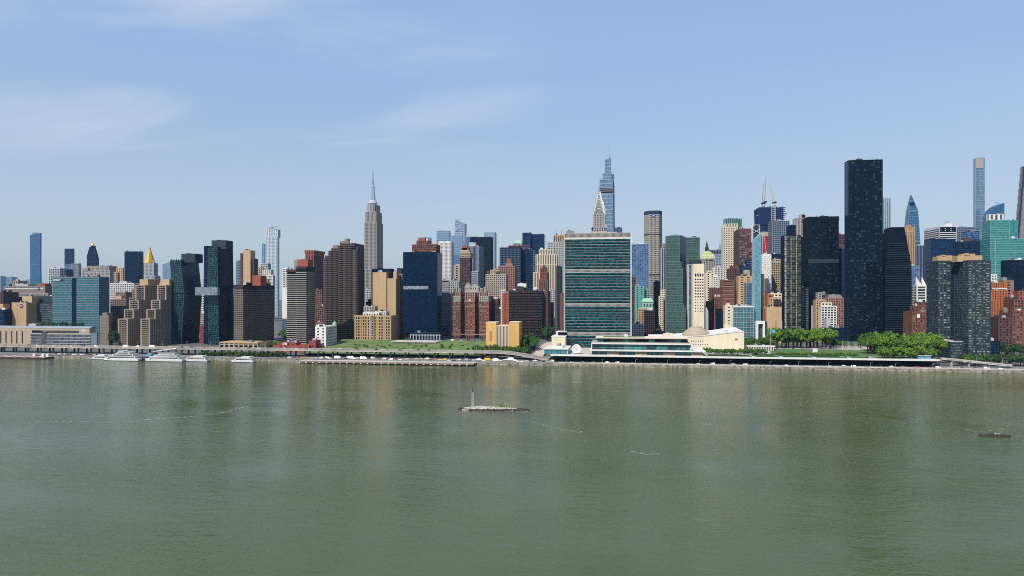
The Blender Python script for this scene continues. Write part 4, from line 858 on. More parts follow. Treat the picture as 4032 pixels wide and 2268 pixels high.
simple('shaded_block', 'dark windowed block between the street and the white stepped tower', 1240, 2190, 2210, 1048, ST('dkgrey', 'blackwin', p=3, h=3.4), d=20)
simple('narrow_brick_building', 'narrow plain brick building touching the left edge of the green slab', 1040, 2206, 2226, 1154, ST('brick', 'pane', p=8, h=4, fx=.25, fz=.3), d=20)
# --- netted building
b, e = simple('netted_brick_building', 'dark brown brick building wrapped in dark scaffold netting behind the golden building', 1060, 2004, 2135, 1143, ST('umber', 'pane', p=3.4, h=3.15, fx=.45, fz=.5, rc=.2), d=40, roof='dkbrown')
x0, x1, y0, y1, z0_, z1_ = e
blk(b, 1977, 2004, 1152, ST('terracotta', 'pane', p=9, h=3.15, fx=.3, fz=.4), d=30, dy=1); blk(b, 1972, 1990, 1140, ST('white', 'pane', p=4, h=4), d=14, dy=14)
for i in range(9): xx = x0 + (x1 - x0) * i / 8; b.add('scaffold_pole', MB().box(xx - .12, xx + .12, y0 - 1.5, y0 - 1.2, z0_ + 4, z1_ + 2), wall('dkgrey'))
for k in range(17): zz_ = z0_ + 6 + k * (z1_ - z0_ - 6) / 17; b.add('scaffold_deck', MB().box(x0, x1, y0 - 1.6, y0 - .1, zz_, zz_ + .25), wall('dkbrown'))
pent(b, 2032, 2062, 1128, 'dkbrown', d=14, bot=1145); pent(b, 2038, 2072, 1116, 'white', d=10, dy=12, bot=1132); pent(b, 2100, 2116, 1131, 'white', d=8, dy=9, bot=1146)
# --- golden ventilation building
b = Bld('golden_building', 'golden-yellow windowless building with white vertical ribs among trees on the shore', 872, 1978)
zt = PZ(1978, 1283, 872); zt2 = PZ(1978, 1271, 872); x0, x3 = PX(1914, 872), PX(2044, 872); x1, x2 = PX(1953, 872), PX(2005, 872)
b.add('left_block', MB().box(x0, x1, 872, 896, b.z0, zt2), wall('gold')); b.add('right_block', MB().box(x2, x3, 872, 896, b.z0, zt2 + .6), wall('gold')); b.add('middle_block', MB().box(x1, x2, 873.2, 896, b.z0, zt), wall('gold'))
for a, c, z in ((x0, x1, zt2), (x2, x3, zt2 + .6)): b.add('parapet_cap', MB().box(a - .3, c + .3, 871.7, 896.3, z, z + .7), wall('cream'))
b.add('parapet_cap', MB().box(x1 + .3, x2 - .3, 872.6, 896.2, zt, zt + .6), wall('cream'))
for i in range(9): xx = x1 + .6 + (x2 - x1 - 2) * i / 8; b.add('rib', MB().box(xx, xx + .9, 872.5, 873.2, b.z0 + 4, zt - 1.0), wall('cream'))
for i in range(8): xx = x1 + 1.5 + (x2 - x1 - 2) * i / 8; b.add('louvre', MB().box(xx, xx + 1.1, 873.1, 873.4, b.z0 + 4, zt - 1.0), wall('brown'))
for dx in (5.0, 7.2): b.add('slot', MB().box(x0 + dx, x0 + dx + .8, 871.9, 872.2, zt2 - 24, zt2 - 11), wall('umber'))
# ================================================================== green glass slab and its campus
b = Bld('green_glass_slab', 'huge flat green glass slab tower with white edges, the widest tower, right of centre', 905, 2353, 'tower', z=11.0)
x0, x1 = PX(2222, 905), PX(2485, 905); y0, y1 = 905, 927
def uz(py): return PZ(2353, py, 905)
secs = [(1378, 1321, 5), (1308, 1206, 9), (1194, 1073, 11), (1060, 941, 11)]
for pb, pt, nf in secs:
    zb, zt = uz(pb), uz(pt); S_ = ST('lgrey', 'unglass', p=0, h=(zt - zb) / nf, fz=.935, rc=.22, mb=.05, mt=.05, me=.9)
    prism(b, ring4(x0, x1, y0, y1, zb), ring4(x0, x1, y0, y1, zt), S_, dict(S_, g=None), dict(S_, g=None), par=.01)
    sp = MB().box(x0 + 1.2, x1 - 1.2, y0 + .12, y0 + .3, 0, 1.15); me_ = sp.mesh('spandrel_panel', (b.root.location.x, b.root.location.y, 0), wall('black'))
    for k in range(nf): link('spandrel_panel', me_, b.root, (0, 0, zb + (zt - zb) * (k + .5) / nf - 1.55 - b.z0))
for pb, pt in ((1321, 1308), (1206, 1194), (1073, 1060)):
    S_ = ST('concrete', 'black', p=1.45, h=2.0, fx=.6, fz=.6, rc=.3, mb=.25, mt=.25, me=1.0); prism(b, ring4(x0, x1, y0, y1, uz(pb)), ring4(x0, x1, y0, y1, uz(pt)), S_, dict(S_, g=None), dict(S_, g=None), par=.01)
S_ = ST('white', 'pane', p=1.45, h=0, fx=.5, rc=.4, mb=.2, mt=.2, me=1.0)
prism(b, ring4(x0, x1, y0, y1, uz(941)), ring4(x0, x1, y0, y1, uz(935)), dict(S_, h=2), None, None, par=.01)
prism(b, ring4(x0, x1, y0, y1, uz(935)), ring4(x0, x1, y0, y1, uz(917)), ST('stone', 'grey', p=1.5, h=0, fx=.5, rc=.4, mb=.3, mt=.9, me=1.0), dict(S_, g=None), dict(S_, g=None))
for xa in (x0 - .5, x1 - .1): b.add('edge_fin', MB().box(xa, xa + .6, y0 - .5, y1 + .3, b.z0, uz(916)), wall('white'))
pent(b, 2229, 2258, 909, 'grey', d=8, dy=6, bot=920); pent(b, 2235, 2252, 905, 'lgrey', d=5, dy=8, bot=912)
for px in (2232, 2262, 2456, 2470): mast(b, PX(px, 915), 915, uz(918), uz(904), .2)
pent(b, 2328, 2430, 913, 'rooftan', d=8, dy=8, bot=920)
# conference building
b = Bld('conference_building', 'long low white conference building with green glass fronts on the waterfront deck', 799, 2540, z=TZ)
def cz(py, Y=799.0): return PZ(2540, py, Y)
x0, x1, x2 = PX(2330, 799), PX(2722, 799), PX(2768, 799)
b.add('lower_wall', MB().box(x0, x2, 801.5, 850, TZ, cz(1383)), wall('cream')); b.add('terrace_slab', MB().box(x0 - 2, x2 + 3, 797.5, 852, cz(1384), cz(1379)), wall('white'))
for a, c in ((2331, 2390), (2436, 2501), (2547, 2612), (2659, 2721)):
    xa, xc = PX(a, 799), PX(c, 799); b.add('lower_window', MB().box(xa, xc, 801.2, 801.7, TZ + .4, cz(1385)), glass('teal'))
    for k in range(3): b.add('window_frame', MB().box(xa + (xc - xa) * (k + .5) / 3 - .8, xa + (xc - xa) * (k + .5) / 3 + .8, 801.0, 801.2, TZ + .4, TZ + 3.0), wall('steel'))
for a, c in ((2390, 2436), (2501, 2547), (2612, 2659), (2721, 2768)): b.add('stone_panel', MB().box(PX(a, 799), PX(c, 799), 800.6, 801.5, TZ, cz(1384)), wall('beige'))
zA, zB = cz(1378), cz(1355); b.add('upper_wall', MB().box(x0, x1, 802, 846, zA, zB), wall('white'))
xe = PX(2331, 799)
for k in range(9):
    xa = x0 + 1 + (x1 - x0 - 2) * k / 9; xc = x0 + 1 + (x1 - x0 - 2) * (k + 1) / 9 - .25
    b.add('glass_bay', MB().box(xa, xc, 801.7, 802.05, zA + .4, zB - .8), glass('unglass' if k not in (3, 4, 6) else 'turq'))
    for q in (.33, .66): b.add('glazing_bar', MB().box(xa, xc, 801.55, 801.7, zA + (zB - zA) * q, zA + (zB - zA) * q + .18), wall('lgrey'))
b.add('front_frame', MB().box(x0 - .6, x1 + .6, 799.2, 801.9, zB - .6, zB + .9), wall('white'))
for xa in (x0 - .6, x1 - .4): b.add('end_frame', MB().box(xa, xa + 1, 799.2, 846, zA, zB - .6), wall('white'))
xt0, xt1 = PX(2352, 815), PX(2708, 815); zC, zD = zB + .9, PZ(2540, 1333, 815)
b.add('upper_roof', MB().box(x0 - .3, x1 + .3, 801.9, 846, zB, zB + .88), wall('rooftan')); b.add('top_storey', MB().box(xt0, xt1, 816, 844, zC, zD), wall('dkbrown'))
for k in range(14): xa = xt0 + (xt1 - xt0) * k / 14; b.add('top_window', MB().box(xa + .2, xa + (xt1 - xt0) / 14 - .2, 815.75, 816.02, zC + .3, zD - .4), glass('pane' if k % 4 else 'turq'))
b.add('top_roof', MB().box(xt0 - 2, xt1 + 2, 812.5, 846, zD, zD + .9), wall('cream')); b.add('roof_garden', MB().box(PX(2375, 818), PX(2540, 818), 820, 838, zD + .9, zD + 1.15), GRASS)
rd = random.Random(5)
for k in range(26): xa = rd.uniform(PX(2545, 820), xt1 - 3); yy = rd.uniform(816, 840); b.add('roof_vent', MB().box(xa, xa + rd.uniform(.8, 2.5), yy, yy + 1.5, zD + .9, zD + 1.2 + rd.uniform(.2, 1.0)), wall('white'))
pent(b, 2457, 2472, 1317, 'white', d=5, dy=30, bot=1330); pent(b, 2612, 2650, 1313, 'cream', d=8, dy=42, bot=1330)
# library, white block and dish
b = Bld('glass_pavilion', 'low white-roofed glass pavilion left of the white dish', 802, 2190, z=TZ)
x0, x1, y0, y1 = ext(b, 2142, 2235, d=52); zt = PZ(2190, 1373, 802)
b.add('roof_slab', MB().box(x0 - 1, x1 + 1, y0 - 1, y1, zt - .9, zt), wall('white')); b.add('core', MB().box(x0 + .6, x1 - .6, y0 + .6, y1 - .5, TZ, zt - .9), wall('dkgrey'))
for k in range(10): xa = x0 + (x1 - x0) * k / 10; b.add('glass_panel', MB().box(xa + .15, xa + (x1 - x0) / 10 - .15, y0 + .3, y0 + .6, TZ + .2, zt - 1.0), glass('aqua'))
b.add('end_wall', MB().box(x1 - .6, x1, y0, y1, TZ, zt - .9), wall('white')); b.add('roof_house', MB().box(x0 + 8, x1 - 7, y0 + 14, y1 - 8, zt, zt + 1.6), wall('white')); b.add('roof_house', MB().box(x0 + 13, x1 - 11, y0 + 20, y1 - 14, zt + 1.6, zt + 4.2), wall('rooftan'))
b = Bld('white_stone_block', 'blank white stone block with mottled wall at the foot of the green slab', 880, 2198, z=TZ)
x0, x1, y0, y1 = ext(b, 2172, 2226, d=40); zt = PZ(2198, 1327, 880); b.add('wall', MB().box(x0, x1, y0, y1, TZ, zt), wall('cream', var=.3)); b.add('roof', MB().box(x0 - .4, x1 + .4, y0 - .4, y1, zt, zt + .8), wall('white')); b.add('dark_window', MB().box(PX(2197, y0 + 22), x1, y0 + 22, y0 + 24, zt, zt + 5), wall('black')); b.add('upper_block', MB().box(x0 + 4, x1, y0 + 24, y1, zt, zt + 6), wall('white'))
r_ = thing('dish_antenna', 'large white round dish standing beside the green slab', 'dish', (PX(2269, 806), 806, TZ))
X, Z = PX(2269, 804), PZ(2269, 1374, 804); n = 28; tilt = R(16)
def dp(r, a, dep_): v = Vector((r * math.cos(a), dep_, r * math.sin(a))); return Vector((X, 806, Z)) + Vector((v.x, v.y * math.cos(tilt) - v.z * -math.sin(tilt), v.z * math.cos(tilt) - v.y * math.sin(tilt)))
mb = MB(); rr = [(.05, 1.3), (1.6, 1.2), (3.2, .85), (4.6, .35), (5.5, 0), (5.55, .12), (4.6, .6), (2.5, 1.3), (.05, 1.7)]
for j, (r, d_) in enumerate(rr):
    for i in range(n): mb.v.append(tuple(dp(r, -2 * math.pi * i / n, d_)))
for j in range(len(rr) - 1):
    for i in range(n): mb.f.append((j * n + i, j * n + (i + 1) % n, (j + 1) * n + (i + 1) % n, (j + 1) * n + i))
part('bowl', mb, wall('white'), r_, True); part('feed_arm', MB().tube(dp(.3, 0, 1.2), dp(1.4, R(-60), -2.2), .16), wall('grey'), r_); part('feed_arm', MB().tube(dp(4.8, R(200), .3), dp(1.4, R(-60), -2.2), .12), wall('grey'), r_); part('stand', MB().tube((X, 808, TZ), (X, 807.6, Z), .9, .6, 8), wall('grey'), r_)
# assembly hall
b = Bld('assembly_hall', 'cream concave-walled hall with sweeping roof and low drum beside the park', 868, 2790, z=TZ)
pts = [(2560, 1336), (2640, 1333), (2700, 1327), (2776, 1322), (2851, 1313), (2909, 1306), (2930, 1306)]
def top(px):
    for (a, ya), (c, yc) in zip(pts, pts[1:]):
        if a <= px <= c: t = (px - a) / (c - a); return ya + (yc - ya) * t
NS = 24; fr_b, fr_t, bk_t, bk_b = [], [], [], []
for i in range(NS + 1):
    px = 2560 + 370 * i / NS; Yv = 868 + 7 * math.sin(math.pi * i / NS); X = PX(px, 868); z = PZ(px, top(px), Yv)
    fr_b.append((X, Yv, TZ)); fr_t.append((X, Yv, z)); zb = z + 3.2 - 1.2 * math.sin(math.pi * i / NS); bk_t.append((X * .985, Yv + 50, zb)); bk_b.append((X * .985, Yv + 50, TZ))
mw, mr = MB(), MB()
for i in range(NS): mw.quad(fr_b[i], fr_b[i + 1], fr_t[i + 1], fr_t[i]); mr.quad(fr_t[i], fr_t[i + 1], bk_t[i + 1], bk_t[i]); mw.quad(bk_b[i + 1], bk_b[i], bk_t[i], bk_t[i + 1])
mw.quad(fr_b[-1], bk_b[-1], bk_t[-1], fr_t[-1]); mw.quad(bk_b[0], fr_b[0], fr_t[0], bk_t[0])
b.add('curved_wall', mw, wall('cream', var=.3)); b.add('sweeping_roof', mr, wall('white'))
mb = MB()
for i in range(NS): a, c = Vector(fr_t[i]), Vector(fr_t[i + 1]); u = Vector((0, 0, .9)); o_ = Vector((0, -.5, 0)); mb.quad(a + o_ - u * .3, c + o_ - u * .3, c + o_ + u, a + o_ + u); mb.quad(a + o_ + u, c + o_ + u, c + u - o_, a + u - o_)
b.add('roof_rim', mb, wall('white'))
for row, (py, px0, n_) in enumerate(((1343, 2725, 6), (1356.5, 2734, 7))):
    for k in range(n_):
        px = px0 + 9 * k; i = (px - 2560) / 370 * math.pi; Yv = 868 + 7 * math.sin(i); X = PX(px, 868); Z = PZ(px, py, Yv); b.add('window', MB().box(X - .45, X + .45, Yv - .25, Yv + .2, Z - .5, Z + .5), glass('black'))
b.add('base_ledge', MB().box(PX(2728, 866), PX(2902, 866), 864.5, 868, TZ, TZ + 1.6), wall('white'))
px = 2900; Yv = 868 + 7 * math.sin((px - 2560) / 370 * math.pi); X, Z = PX(px, 868), PZ(px, 1336, Yv); mb = MB(); rd = random.Random(3)
for k in range(16): a = k * .39 + rd.uniform(-.15, .15); L = rd.uniform(1.2, 3.0); mb.tube((X, Yv - .5, Z), (X + math.cos(a) * L, Yv - .4, Z + math.sin(a) * L), .22, .06, 4)
b.add('brown_star', mb, wall('graybrown'), kind='stuff')  # irregular brown star of thin spikes on the wall
Xd, Yd = PX(2741, 895), 895.0; zz_ = [PZ(2741, q, Yd) for q in (1326, 1313, 1305, 1290, 1286)]
b.add('drum', MB().lathe((Xd, Yd), [(17.2, zz_[0] - 8), (17.0, zz_[1]), (14.5, zz_[2]), (8.0, zz_[3]), (7.6, zz_[4])], 32), wall('beige'))
Xd = PX(2864, 890); zv = PZ(2864, 1312, 890); b.add('vent_drum', MB().lathe((Xd, 890), [(4.2, zv - 2), (4.0, zv + 3.0), (3.6, zv + 3.2)], 16), wall('stone'))
# ================================================================== behind and right of the green slab
# art deco spire
b = Bld('art_deco_spire', 'silver art deco tower with stacked arches narrowing to a needle behind the green slab', 1440, 2358, 'tower')
Yc = 1456.0; Xc = PX(2358.5, Yc)
def hz(py): return PZ(2358, py, Yc)
S_ = ST('stone', 'pane', p=3.1, h=3.6, fx=.42, fz=.5)
blk(b, 2326, 2390, 911, S_, d=34, dy=-3); blk(b, 2328, 2388, 893, ST('lgrey', 'pane', p=5, h=5, fx=.5, fz=.7), d=30, dy=0, bot=913); blk(b, 2335, 2381, 843, S_, d=26, dy=2, bot=895)
for px in (2329, 2387):
    X = PX(px, 1440); b.add('eagle_corner', MB().box(X - 1.6, X + 1.6, 1436.5, 1440, hz(900), hz(891)), wall('silver'))
ST_ = plain('weathered_steel', (.30, .28, .26), .5, .2)
RIM = plain('bright_steel', (.95, .95, .93), .4)
tiers = [(12.0, 858, 824), (10.2, 842, 810), (8.4, 829, 798), (6.7, 817, 788), (5.1, 806, 778), (3.6, 795, 767), (2.3, 783, 756)]
b.add('crown_core', MB().rings([ring4(Xc - w, Xc + w, Yc - w, Yc + w, hz(py)) for w, py in ((11.4, 866), (10.6, 836), (7.8, 812), (5.2, 794), (3.2, 778), (1.6, 752))]), wall('grey', .4, .4))
for w, pb, pt in tiers:
    zb, zt = hz(pb), hz(pt); hgt = zt - zb
    arc = [(w * math.cos(R(a)), zb + hgt * math.sin(R(a)) ** .8) for a in range(0, 181, 15)]; arc = [(w, zb - 6)] + arc + [(-w, zb - 6)]
    for ax in (0, 1):
        f0 = [(Xc + q, Yc - w - .6, z) if ax == 0 else (Xc + w + .6, Yc + q, z) for q, z in arc]; f1 = [(Xc + q, Yc + w + .6, z) if ax == 0 else (Xc - w - .6, Yc + q, z) for q, z in arc]
        mb = MB(); mb.poly(f0[::-1] if ax == 0 else f0); mb.poly(f1 if ax == 0 else f1[::-1])
        for i in range(len(arc) - 1): mb.quad(f0[i], f0[i + 1], f1[i + 1], f1[i])
        tr_ = b.add('arch_tier', mb, ST_)
        mb = MB(); fr_ = f0[1:-1]; off = Vector((0, -.35, .2)) if ax == 0 else Vector((.35, 0, .2))
        for p, q in zip(fr_, fr_[1:]): mb.tube(Vector(p) + off, Vector(q) + off, .55, .55, 4)
        b.add('arch_rim', mb, RIM, parent=tr_)
    nwin = 5
    for k in range(nwin):
        a = R(25 + 130 * k / (nwin - 1)); r = .74; q, z = w * r * math.cos(a), zb + hgt * r * math.sin(a)
        b.add('triangle_window', MB().rings([[(Xc + q - w * .10, Yc - w - .75, z - 1), (Xc + q + w * .10, Yc - w - .75, z - 1), (Xc + q + w * .10, Yc - w - .5, z - 1), (Xc + q - w * .10, Yc - w - .5, z - 1)], [(Xc + q * 1.15 - .1, Yc - w - .75, z + 1.6), (Xc + q * 1.15 + .1, Yc - w - .75, z + 1.6), (Xc + q * 1.15 + .1, Yc - w - .5, z + 1.6), (Xc + q * 1.15 - .1, Yc - w - .5, z + 1.6)]]), glass('black'))
b.add('needle', MB().rings([ring4(Xc - w, Xc + w, Yc - w, Yc + w, hz(py)) for w, py in ((2.2, 768), (1.3, 747), (.65, 727), (.35, 702), (.10, 687))]), ST_)
for sx_ in (-1, 1):
    X = Xc + sx_ * 11.2; b.add('corner_pier', MB().rings([ring4(X - 1.6, X + 1.6, Yc - 14.5, Yc - 11, hz(895)), ring4(X - 1.2, X + 1.2, Yc - 14.2, Yc - 11.5, hz(846))]), wall('stone'))
# tapered glass tower with a mast behind it
b = Bld('tapered_glass_tower', 'tapering pale blue glass supertower with white bands and a thin mast, tallest near centre', 1640, 2400, 'tower')
S_ = ST('paleblue', 'sky', p=0, h=9, fz=.84, rc=.35, mb=.4, mt=.6, me=.5); SD = dict(S_, g='blue')
def tp(L0, R0, L1, R1, pb, pt, dy, d, pt2=None, st=S_):
    Yv = 1640 + dy; z0_, z1_ = (PZ(2400, pb, Yv) if pb else b.z0), PZ(2400, pt, Yv); z2_ = PZ(2400, pt2, Yv) if pt2 else z1_
    prism(b, ring4(PX(L0, Yv), PX(R0, Yv), Yv, Yv + d, z0_), [(PX(L1, Yv), Yv, z1_), (PX(R1, Yv), Yv, z2_), (PX(R1, Yv), Yv + d, z2_), (PX(L1, Yv), Yv + d, z1_)], st, SD, SD)
tp(2352, 2418, 2361, 2414, None, 765, 0, 34); tp(2361, 2414, 2361.5, 2412, 739, 704, 0, 34, 707)
b.add('open_floor', MB().box(PX(2364, 1643), PX(2411, 1643), 1643, 1670, PZ(2390, 767, 1640), PZ(2390, 737, 1640)), glass('navy'))
for py in (762, 753, 745): b.add('floor_slab', MB().box(PX(2361, 1640), PX(2415, 1640), 1640, 1672, PZ(2390, py, 1640), PZ(2390, py, 1640) + 1.2), wall('silver'))
tp(2406, 2424, 2405, 2419, None, 685, 10, 30, 686, dict(S_, g='blue', h=5)); tp(2372, 2408, 2373, 2407, 710, 681, 4, 24); tp(2380, 2408, 2382.5, 2405.5, 690, 627, 8, 18, 619)
Xm = PX(2400.5, 1655); mast(b, Xm, 1655, PZ(2400, 625, 1655), PZ(2400, 566, 1655), 1.0, 'lgrey')
simple('far_glass_block', 'pale glass block low behind the right corner of the green slab roof', 1700, 2420, 2450, 896, ST('paleblue', 'sky', p=0, h=5, fz=.8), d=24)
# blue glass, octagonal tower
b, e = simple('blue_glass_block', 'bright blue glass office tower right beside the green slab', 1300, 2480, 2555, 962, ST('bluegrey', 'blue', p=0, h=4, fz=.86, rc=.2), cat='tower', d=30); blk(b, 2505, 2555, 960, ST('bluegrey', 'blue', p=3, h=4, fx=.9, fz=.8), d=20, dy=-2)
b = Bld('octagonal_tower', 'grey octagonal office tower with dark top band and small blue logo', 1450, 2573, 'tower')
Yf = 1450.0; xa, xb_, xc_, xd = PX(2538, Yf), PX(2556, Yf), PX(2596, Yf), PX(2609, Yf); zt = PZ(2573, 831, Yf)
S_ = ST('stone', 'pane', p=3.0, h=3.9, fx=.55, fz=.55, rc=.5, mb=.5, mt=.5)
def octo(z0_, z1_, sf, sl_, sr):
    pl = [(xa, Yf + 16), (xb_, Yf), (xc_, Yf), (xd, Yf + 16), (xd, Yf + 34), (xa, Yf + 34)]
    mw, ms, panes = MB(), MB(), []
    for i, s_ in ((0, sl_), (1, sf), (2, sr), (3, None), (4, None), (5, None)):
        p, q = pl[i], pl[(i + 1) % 6]; facade(mw, ms, panes, (p[0], p[1], z0_), (q[0], q[1], z0_), (q[0], q[1], z1_), (p[0], p[1], z1_), s_)
    mw.poly([(p[0], p[1], z1_) for p in pl]); b.add('wall', mw, wall((sf or S_)['w']))
    if panes: put_panes(b, panes, F / Yf)
def oz(py): return PZ(2573, py, Yf)
BL_ = ST('stone', 'pane', p=3, h=20, fx=.1, fz=.2)
octo(b.z0, oz(1085), S_, S_, S_); octo(oz(1085), oz(1078), ST('dkgrey', None), ST('dkgrey', None), ST('dkgrey', None)); octo(oz(1078), oz(926), S_, S_, S_); octo(oz(926), oz(920), ST('dkgrey', None), None, None); octo(oz(920), oz(844), S_, S_, S_); octo(oz(844), oz(829), ST('dkgrey', 'black', p=3, h=0, fx=.5, mt=3), ST('dkgrey', None), ST('dkgrey', None))
b.add('logo_panel', MB().box(PX(2568, Yf), PX(2579, Yf), Yf - .4, Yf, oz(855), oz(841)), plain('logo_blue', (.03, .14, .45), .5)); b.add('logo_mark', MB().box(PX(2570.5, Yf), PX(2576, Yf), Yf - .5, Yf - .4, oz(850), oz(846)), wall('white'))
# small things at the street right of the slab
b, e = simple('teal_building', 'pale turquoise plain building with a column of dark windows right of the green slab', 1120, 2500, 2537, 1125, ST('teal', 'pane', p=7, h=3.4, fx=.25, fz=.5), d=24); blk(b, 2530, 2558, 1140, ST('teal', 'pane', p=4, h=3.4), d=18, dy=6); pent(b, 2503, 2520, 1118, 'grey', d=8, bot=1130)
b, e = simple('green_topped_block', 'tan block with a pale green roof storey beside the green slab', 1070, 2513, 2572, 1215, ST('tan', 'pane', p=3.4, h=3.3, fx=.5), d=24)
x0, x1, y0, y1, z0_, z1_ = e; b.add('green_storey', MB().box(x0 + 6, x1, y0 + 2, y1, z1_, z1_ + 10), wall('verdigris')); b.add('green_roof', MB().rings([ring4(x0 + 5, x1 + 1, y0 + 1, y1, z1_ + 10), ring4(x0 + 8, x1 - 2, y0 + 5, y1 - 4, z1_ + 16)]), wall('verdigris'))
for k in range(4): b.add('dormer', MB().box(x0 + 8 + k * 4.6, x0 + 10.5 + k * 4.6, y0 + 1.6, y0 + 2.1, z1_ + 3, z1_ + 7), glass('pane'))
simple('dark_office_block', 'dark glazed low office in front of the green-roofed block', 1050, 2536, 2578, 1222, ST('dkbrown', 'black', p=3.2, h=3.5, fx=.8, fz=.7), d=20)
simple('low_grid_block', 'low pale gridded block right against the green slab base', 1010, 2486, 2536, 1277, ST('lgrey', 'pane', p=2.6, h=3.2, fx=.5, fz=.6), d=20)
simple('dark_gap_tower', 'dark narrow block in the gap between the green slab and blue glass tower', 1180, 2484, 2502, 1090, ST('plum', 'pane', p=4, h=4), d=20)
b, e = simple('striped_sliver_tower', 'thin grey striped tower squeezed between octagonal and green angled towers', 1250, 2604, 2623, 976, ST('lgrey', 'pane', p=3, h=0, fx=.5), d=22, cat='tower'); blk(b, 2608, 2621, 958, ST('stone', 'pane', p=4, h=4), d=14, dy=6)
b, e = simple('cream_street_block', 'cream old block with cornices at the street left of the angled green tower', 1090, 2604, 2624, 1140, ST('cream', 'pane', p=3.2, h=3.4, fx=.5), d=30); blk(b, 2596, 2612, 1165, ST('cream', 'pane', p=3.2, h=3.4), d=20, dy=-8)
simple('grey_street_block', 'grey shaded block closing the street right of the green-roofed block', 1350, 2576, 2606, 1108, ST('dkgrey', 'pane', p=4, h=4), d=30)
# angled green glass towers
b = Bld('angled_green_tower', 'green glass tower with angled kinks down its right edge', 1045, 2665, 'tower')
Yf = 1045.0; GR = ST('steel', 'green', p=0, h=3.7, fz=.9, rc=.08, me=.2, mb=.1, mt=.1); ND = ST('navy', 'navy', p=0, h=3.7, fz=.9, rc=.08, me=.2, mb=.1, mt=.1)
lv = [(1330, 2699, 2712), (1217, 2699, 2710), (1194, 2689, 2708), (1062, 2688, 2706), (1030, 2677, 2702), (928, 2677, 2701)]
for (p0, r0_, s0), (p1, r1_, s1) in zip(lv, lv[1:]):
    z0_ = b.z0 if p0 == 1330 else PZ(2665, p0, Yf); z1_ = PZ(2665, p1, Yf)
    q0 = [(PX(2623, Yf), Yf, z0_), (PX(r0_, Yf), Yf, z0_), (PX(s0, Yf + 24), Yf + 24, z0_), (PX(2623, Yf), Yf + 24, z0_)]; q1 = [(PX(2623, Yf), Yf, z1_), (PX(r1_, Yf), Yf, z1_), (PX(s1, Yf + 24), Yf + 24, z1_), (PX(2623, Yf), Yf + 24, z1_)]
    prism(b, q0, q1, GR, ND, GR, par=.05)
pent(b, 2640, 2690, 925, 'steel', d=8, dy=6, bot=931)
simple('green_glass_tower', 'second green glass tower set behind and right of the angled one', 1110, 2698, 2756, 934, ST('steel', 'green', p=0, h=3.7, fz=.9, rc=.08), cat='tower', d=26)
# cream slab with four window columns
b = Bld('cream_slab_tower', 'cream blank slab with four columns of small square windows', 1050, 2750, 'tower')
S_ = ST('cream', None); x0, x1, y0, y1, z0_, z1_ = blk(b, 2730, 2773, 1039, S_, d=30)
for r in range(13):
    for c in range(4):
        px, py = 2739 + c * 9.3, (1083 if r == 0 else 1100 + (r - 1) * 11.4); hh = 12 if r == 0 else 5.4; wv = 5.6 if r < 8 else 3.2
        if r == 0: py = 1083
        b.add('window', MB().box(PX(px, y0) - wv * .19, PX(px, y0) + wv * .19, y0 - .08, y0 + .3, PZ(px, py + hh / 2, y0), PZ(px, py - hh / 2, y0)), glass('pane'))
blk(b, 2706, 2730, 1041, ST('lgrey', 'dk' if False else 'grey', p=6, h=0, fx=.45), d=24, dy=4)
b.add('right_buttress', MB().rings([ring4(x1, PX(2789, y0 + 6), y0 + 6, y0 + 26, z0_), ring4(x1, PX(2789, y0 + 6), y0 + 6, y0 + 26, PZ(2780, 1225, y0)), ring4(x1, x1 + .6, y0 + 8, y0 + 24, PZ(2780, 1192, y0))]), wall('lgrey'))
b.add('roof_drum', MB().lathe((PX(2738, 1070), 1075), [(9, z1_ - 1), (9, z1_ + 6), (8.4, z1_ + 6.4)], 20), wall('dkgrey'))
# domed roof with cupola
b = Bld('cupola_building', 'ornate stone building with gilded green pyramidal dome and black cupola', 1560, 2786, 'tower')
S_ = ST('stone', 'pane', p=3.6, h=4.2, fx=.45, fz=.6); blk(b, 2757, 2817, 1027, S_, d=34); blk(b, 2752, 2822, 1070, S_, d=40, dy=-6)
Yc = 1578.0; Xc = PX(2783, Yc); w0 = (PX(2812, Yc) - PX(2756, Yc)) / 2
def qz(py): return PZ(2783, py, Yc)
GP = plain('gilded_copper', (.42, .50, .28), .5, .1, .4)
b.add('dome_roof', MB().rings([ring4(Xc - w, Xc + w, Yc - w, Yc + w, qz(py)) for w, py in ((w0 * 1.06, 1019), (w0, 1014), (w0 * .82, 1003), (w0 * .5, 993), (w0 * .26, 989))]), GP)
b.add('cupola', MB().lathe((Xc, Yc), [(4.0, qz(990)), (3.8, qz(980)), (4.6, qz(979)), (3.4, qz(973)), (2.2, qz(970)), (2.0, qz(962)), (2.6, qz(961)), (.9, qz(956)), (.12, qz(944))], 10), wall('darkgreen'))
for k in range(7):
    for r, pyy in ((.93, 1010), (.74, 1000)):
        X = Xc + (k - 3) * w0 * .27 * r; b.add('gold_dormer', MB().box(X - 1, X + 1, Yc - w0 * r - .8, Yc - w0 * r + 2, qz(pyy + 2), qz(pyy - 2)), wall('yellow'))
b.add('cornice', MB().box(PX(2755, 1558), PX(2819, 1558), 1557, 1597, qz(1024), qz(1020)), wall('stone'))
b, e = simple('blue_patterned_block', 'blue glass block with a diagonal pattern right of the gilded dome', 1800, 2786, 2849, 1000, ST('paleblue', 'blue', p=4, h=4, fx=.8, fz=.7), d=30); blk(b, 2790, 2848, 984, ST('steel', 'bluedk', p=4, h=0, fx=.7), d=20, dy=8, bot=1002)
simple('white_ribbed_block', 'white ribbed block below the blue patterned one', 1400, 2812, 2851, 1050, ST('white', 'bluedk', p=3, h=0, fx=.55, sp='lgrey', sh=3.8), d=24)
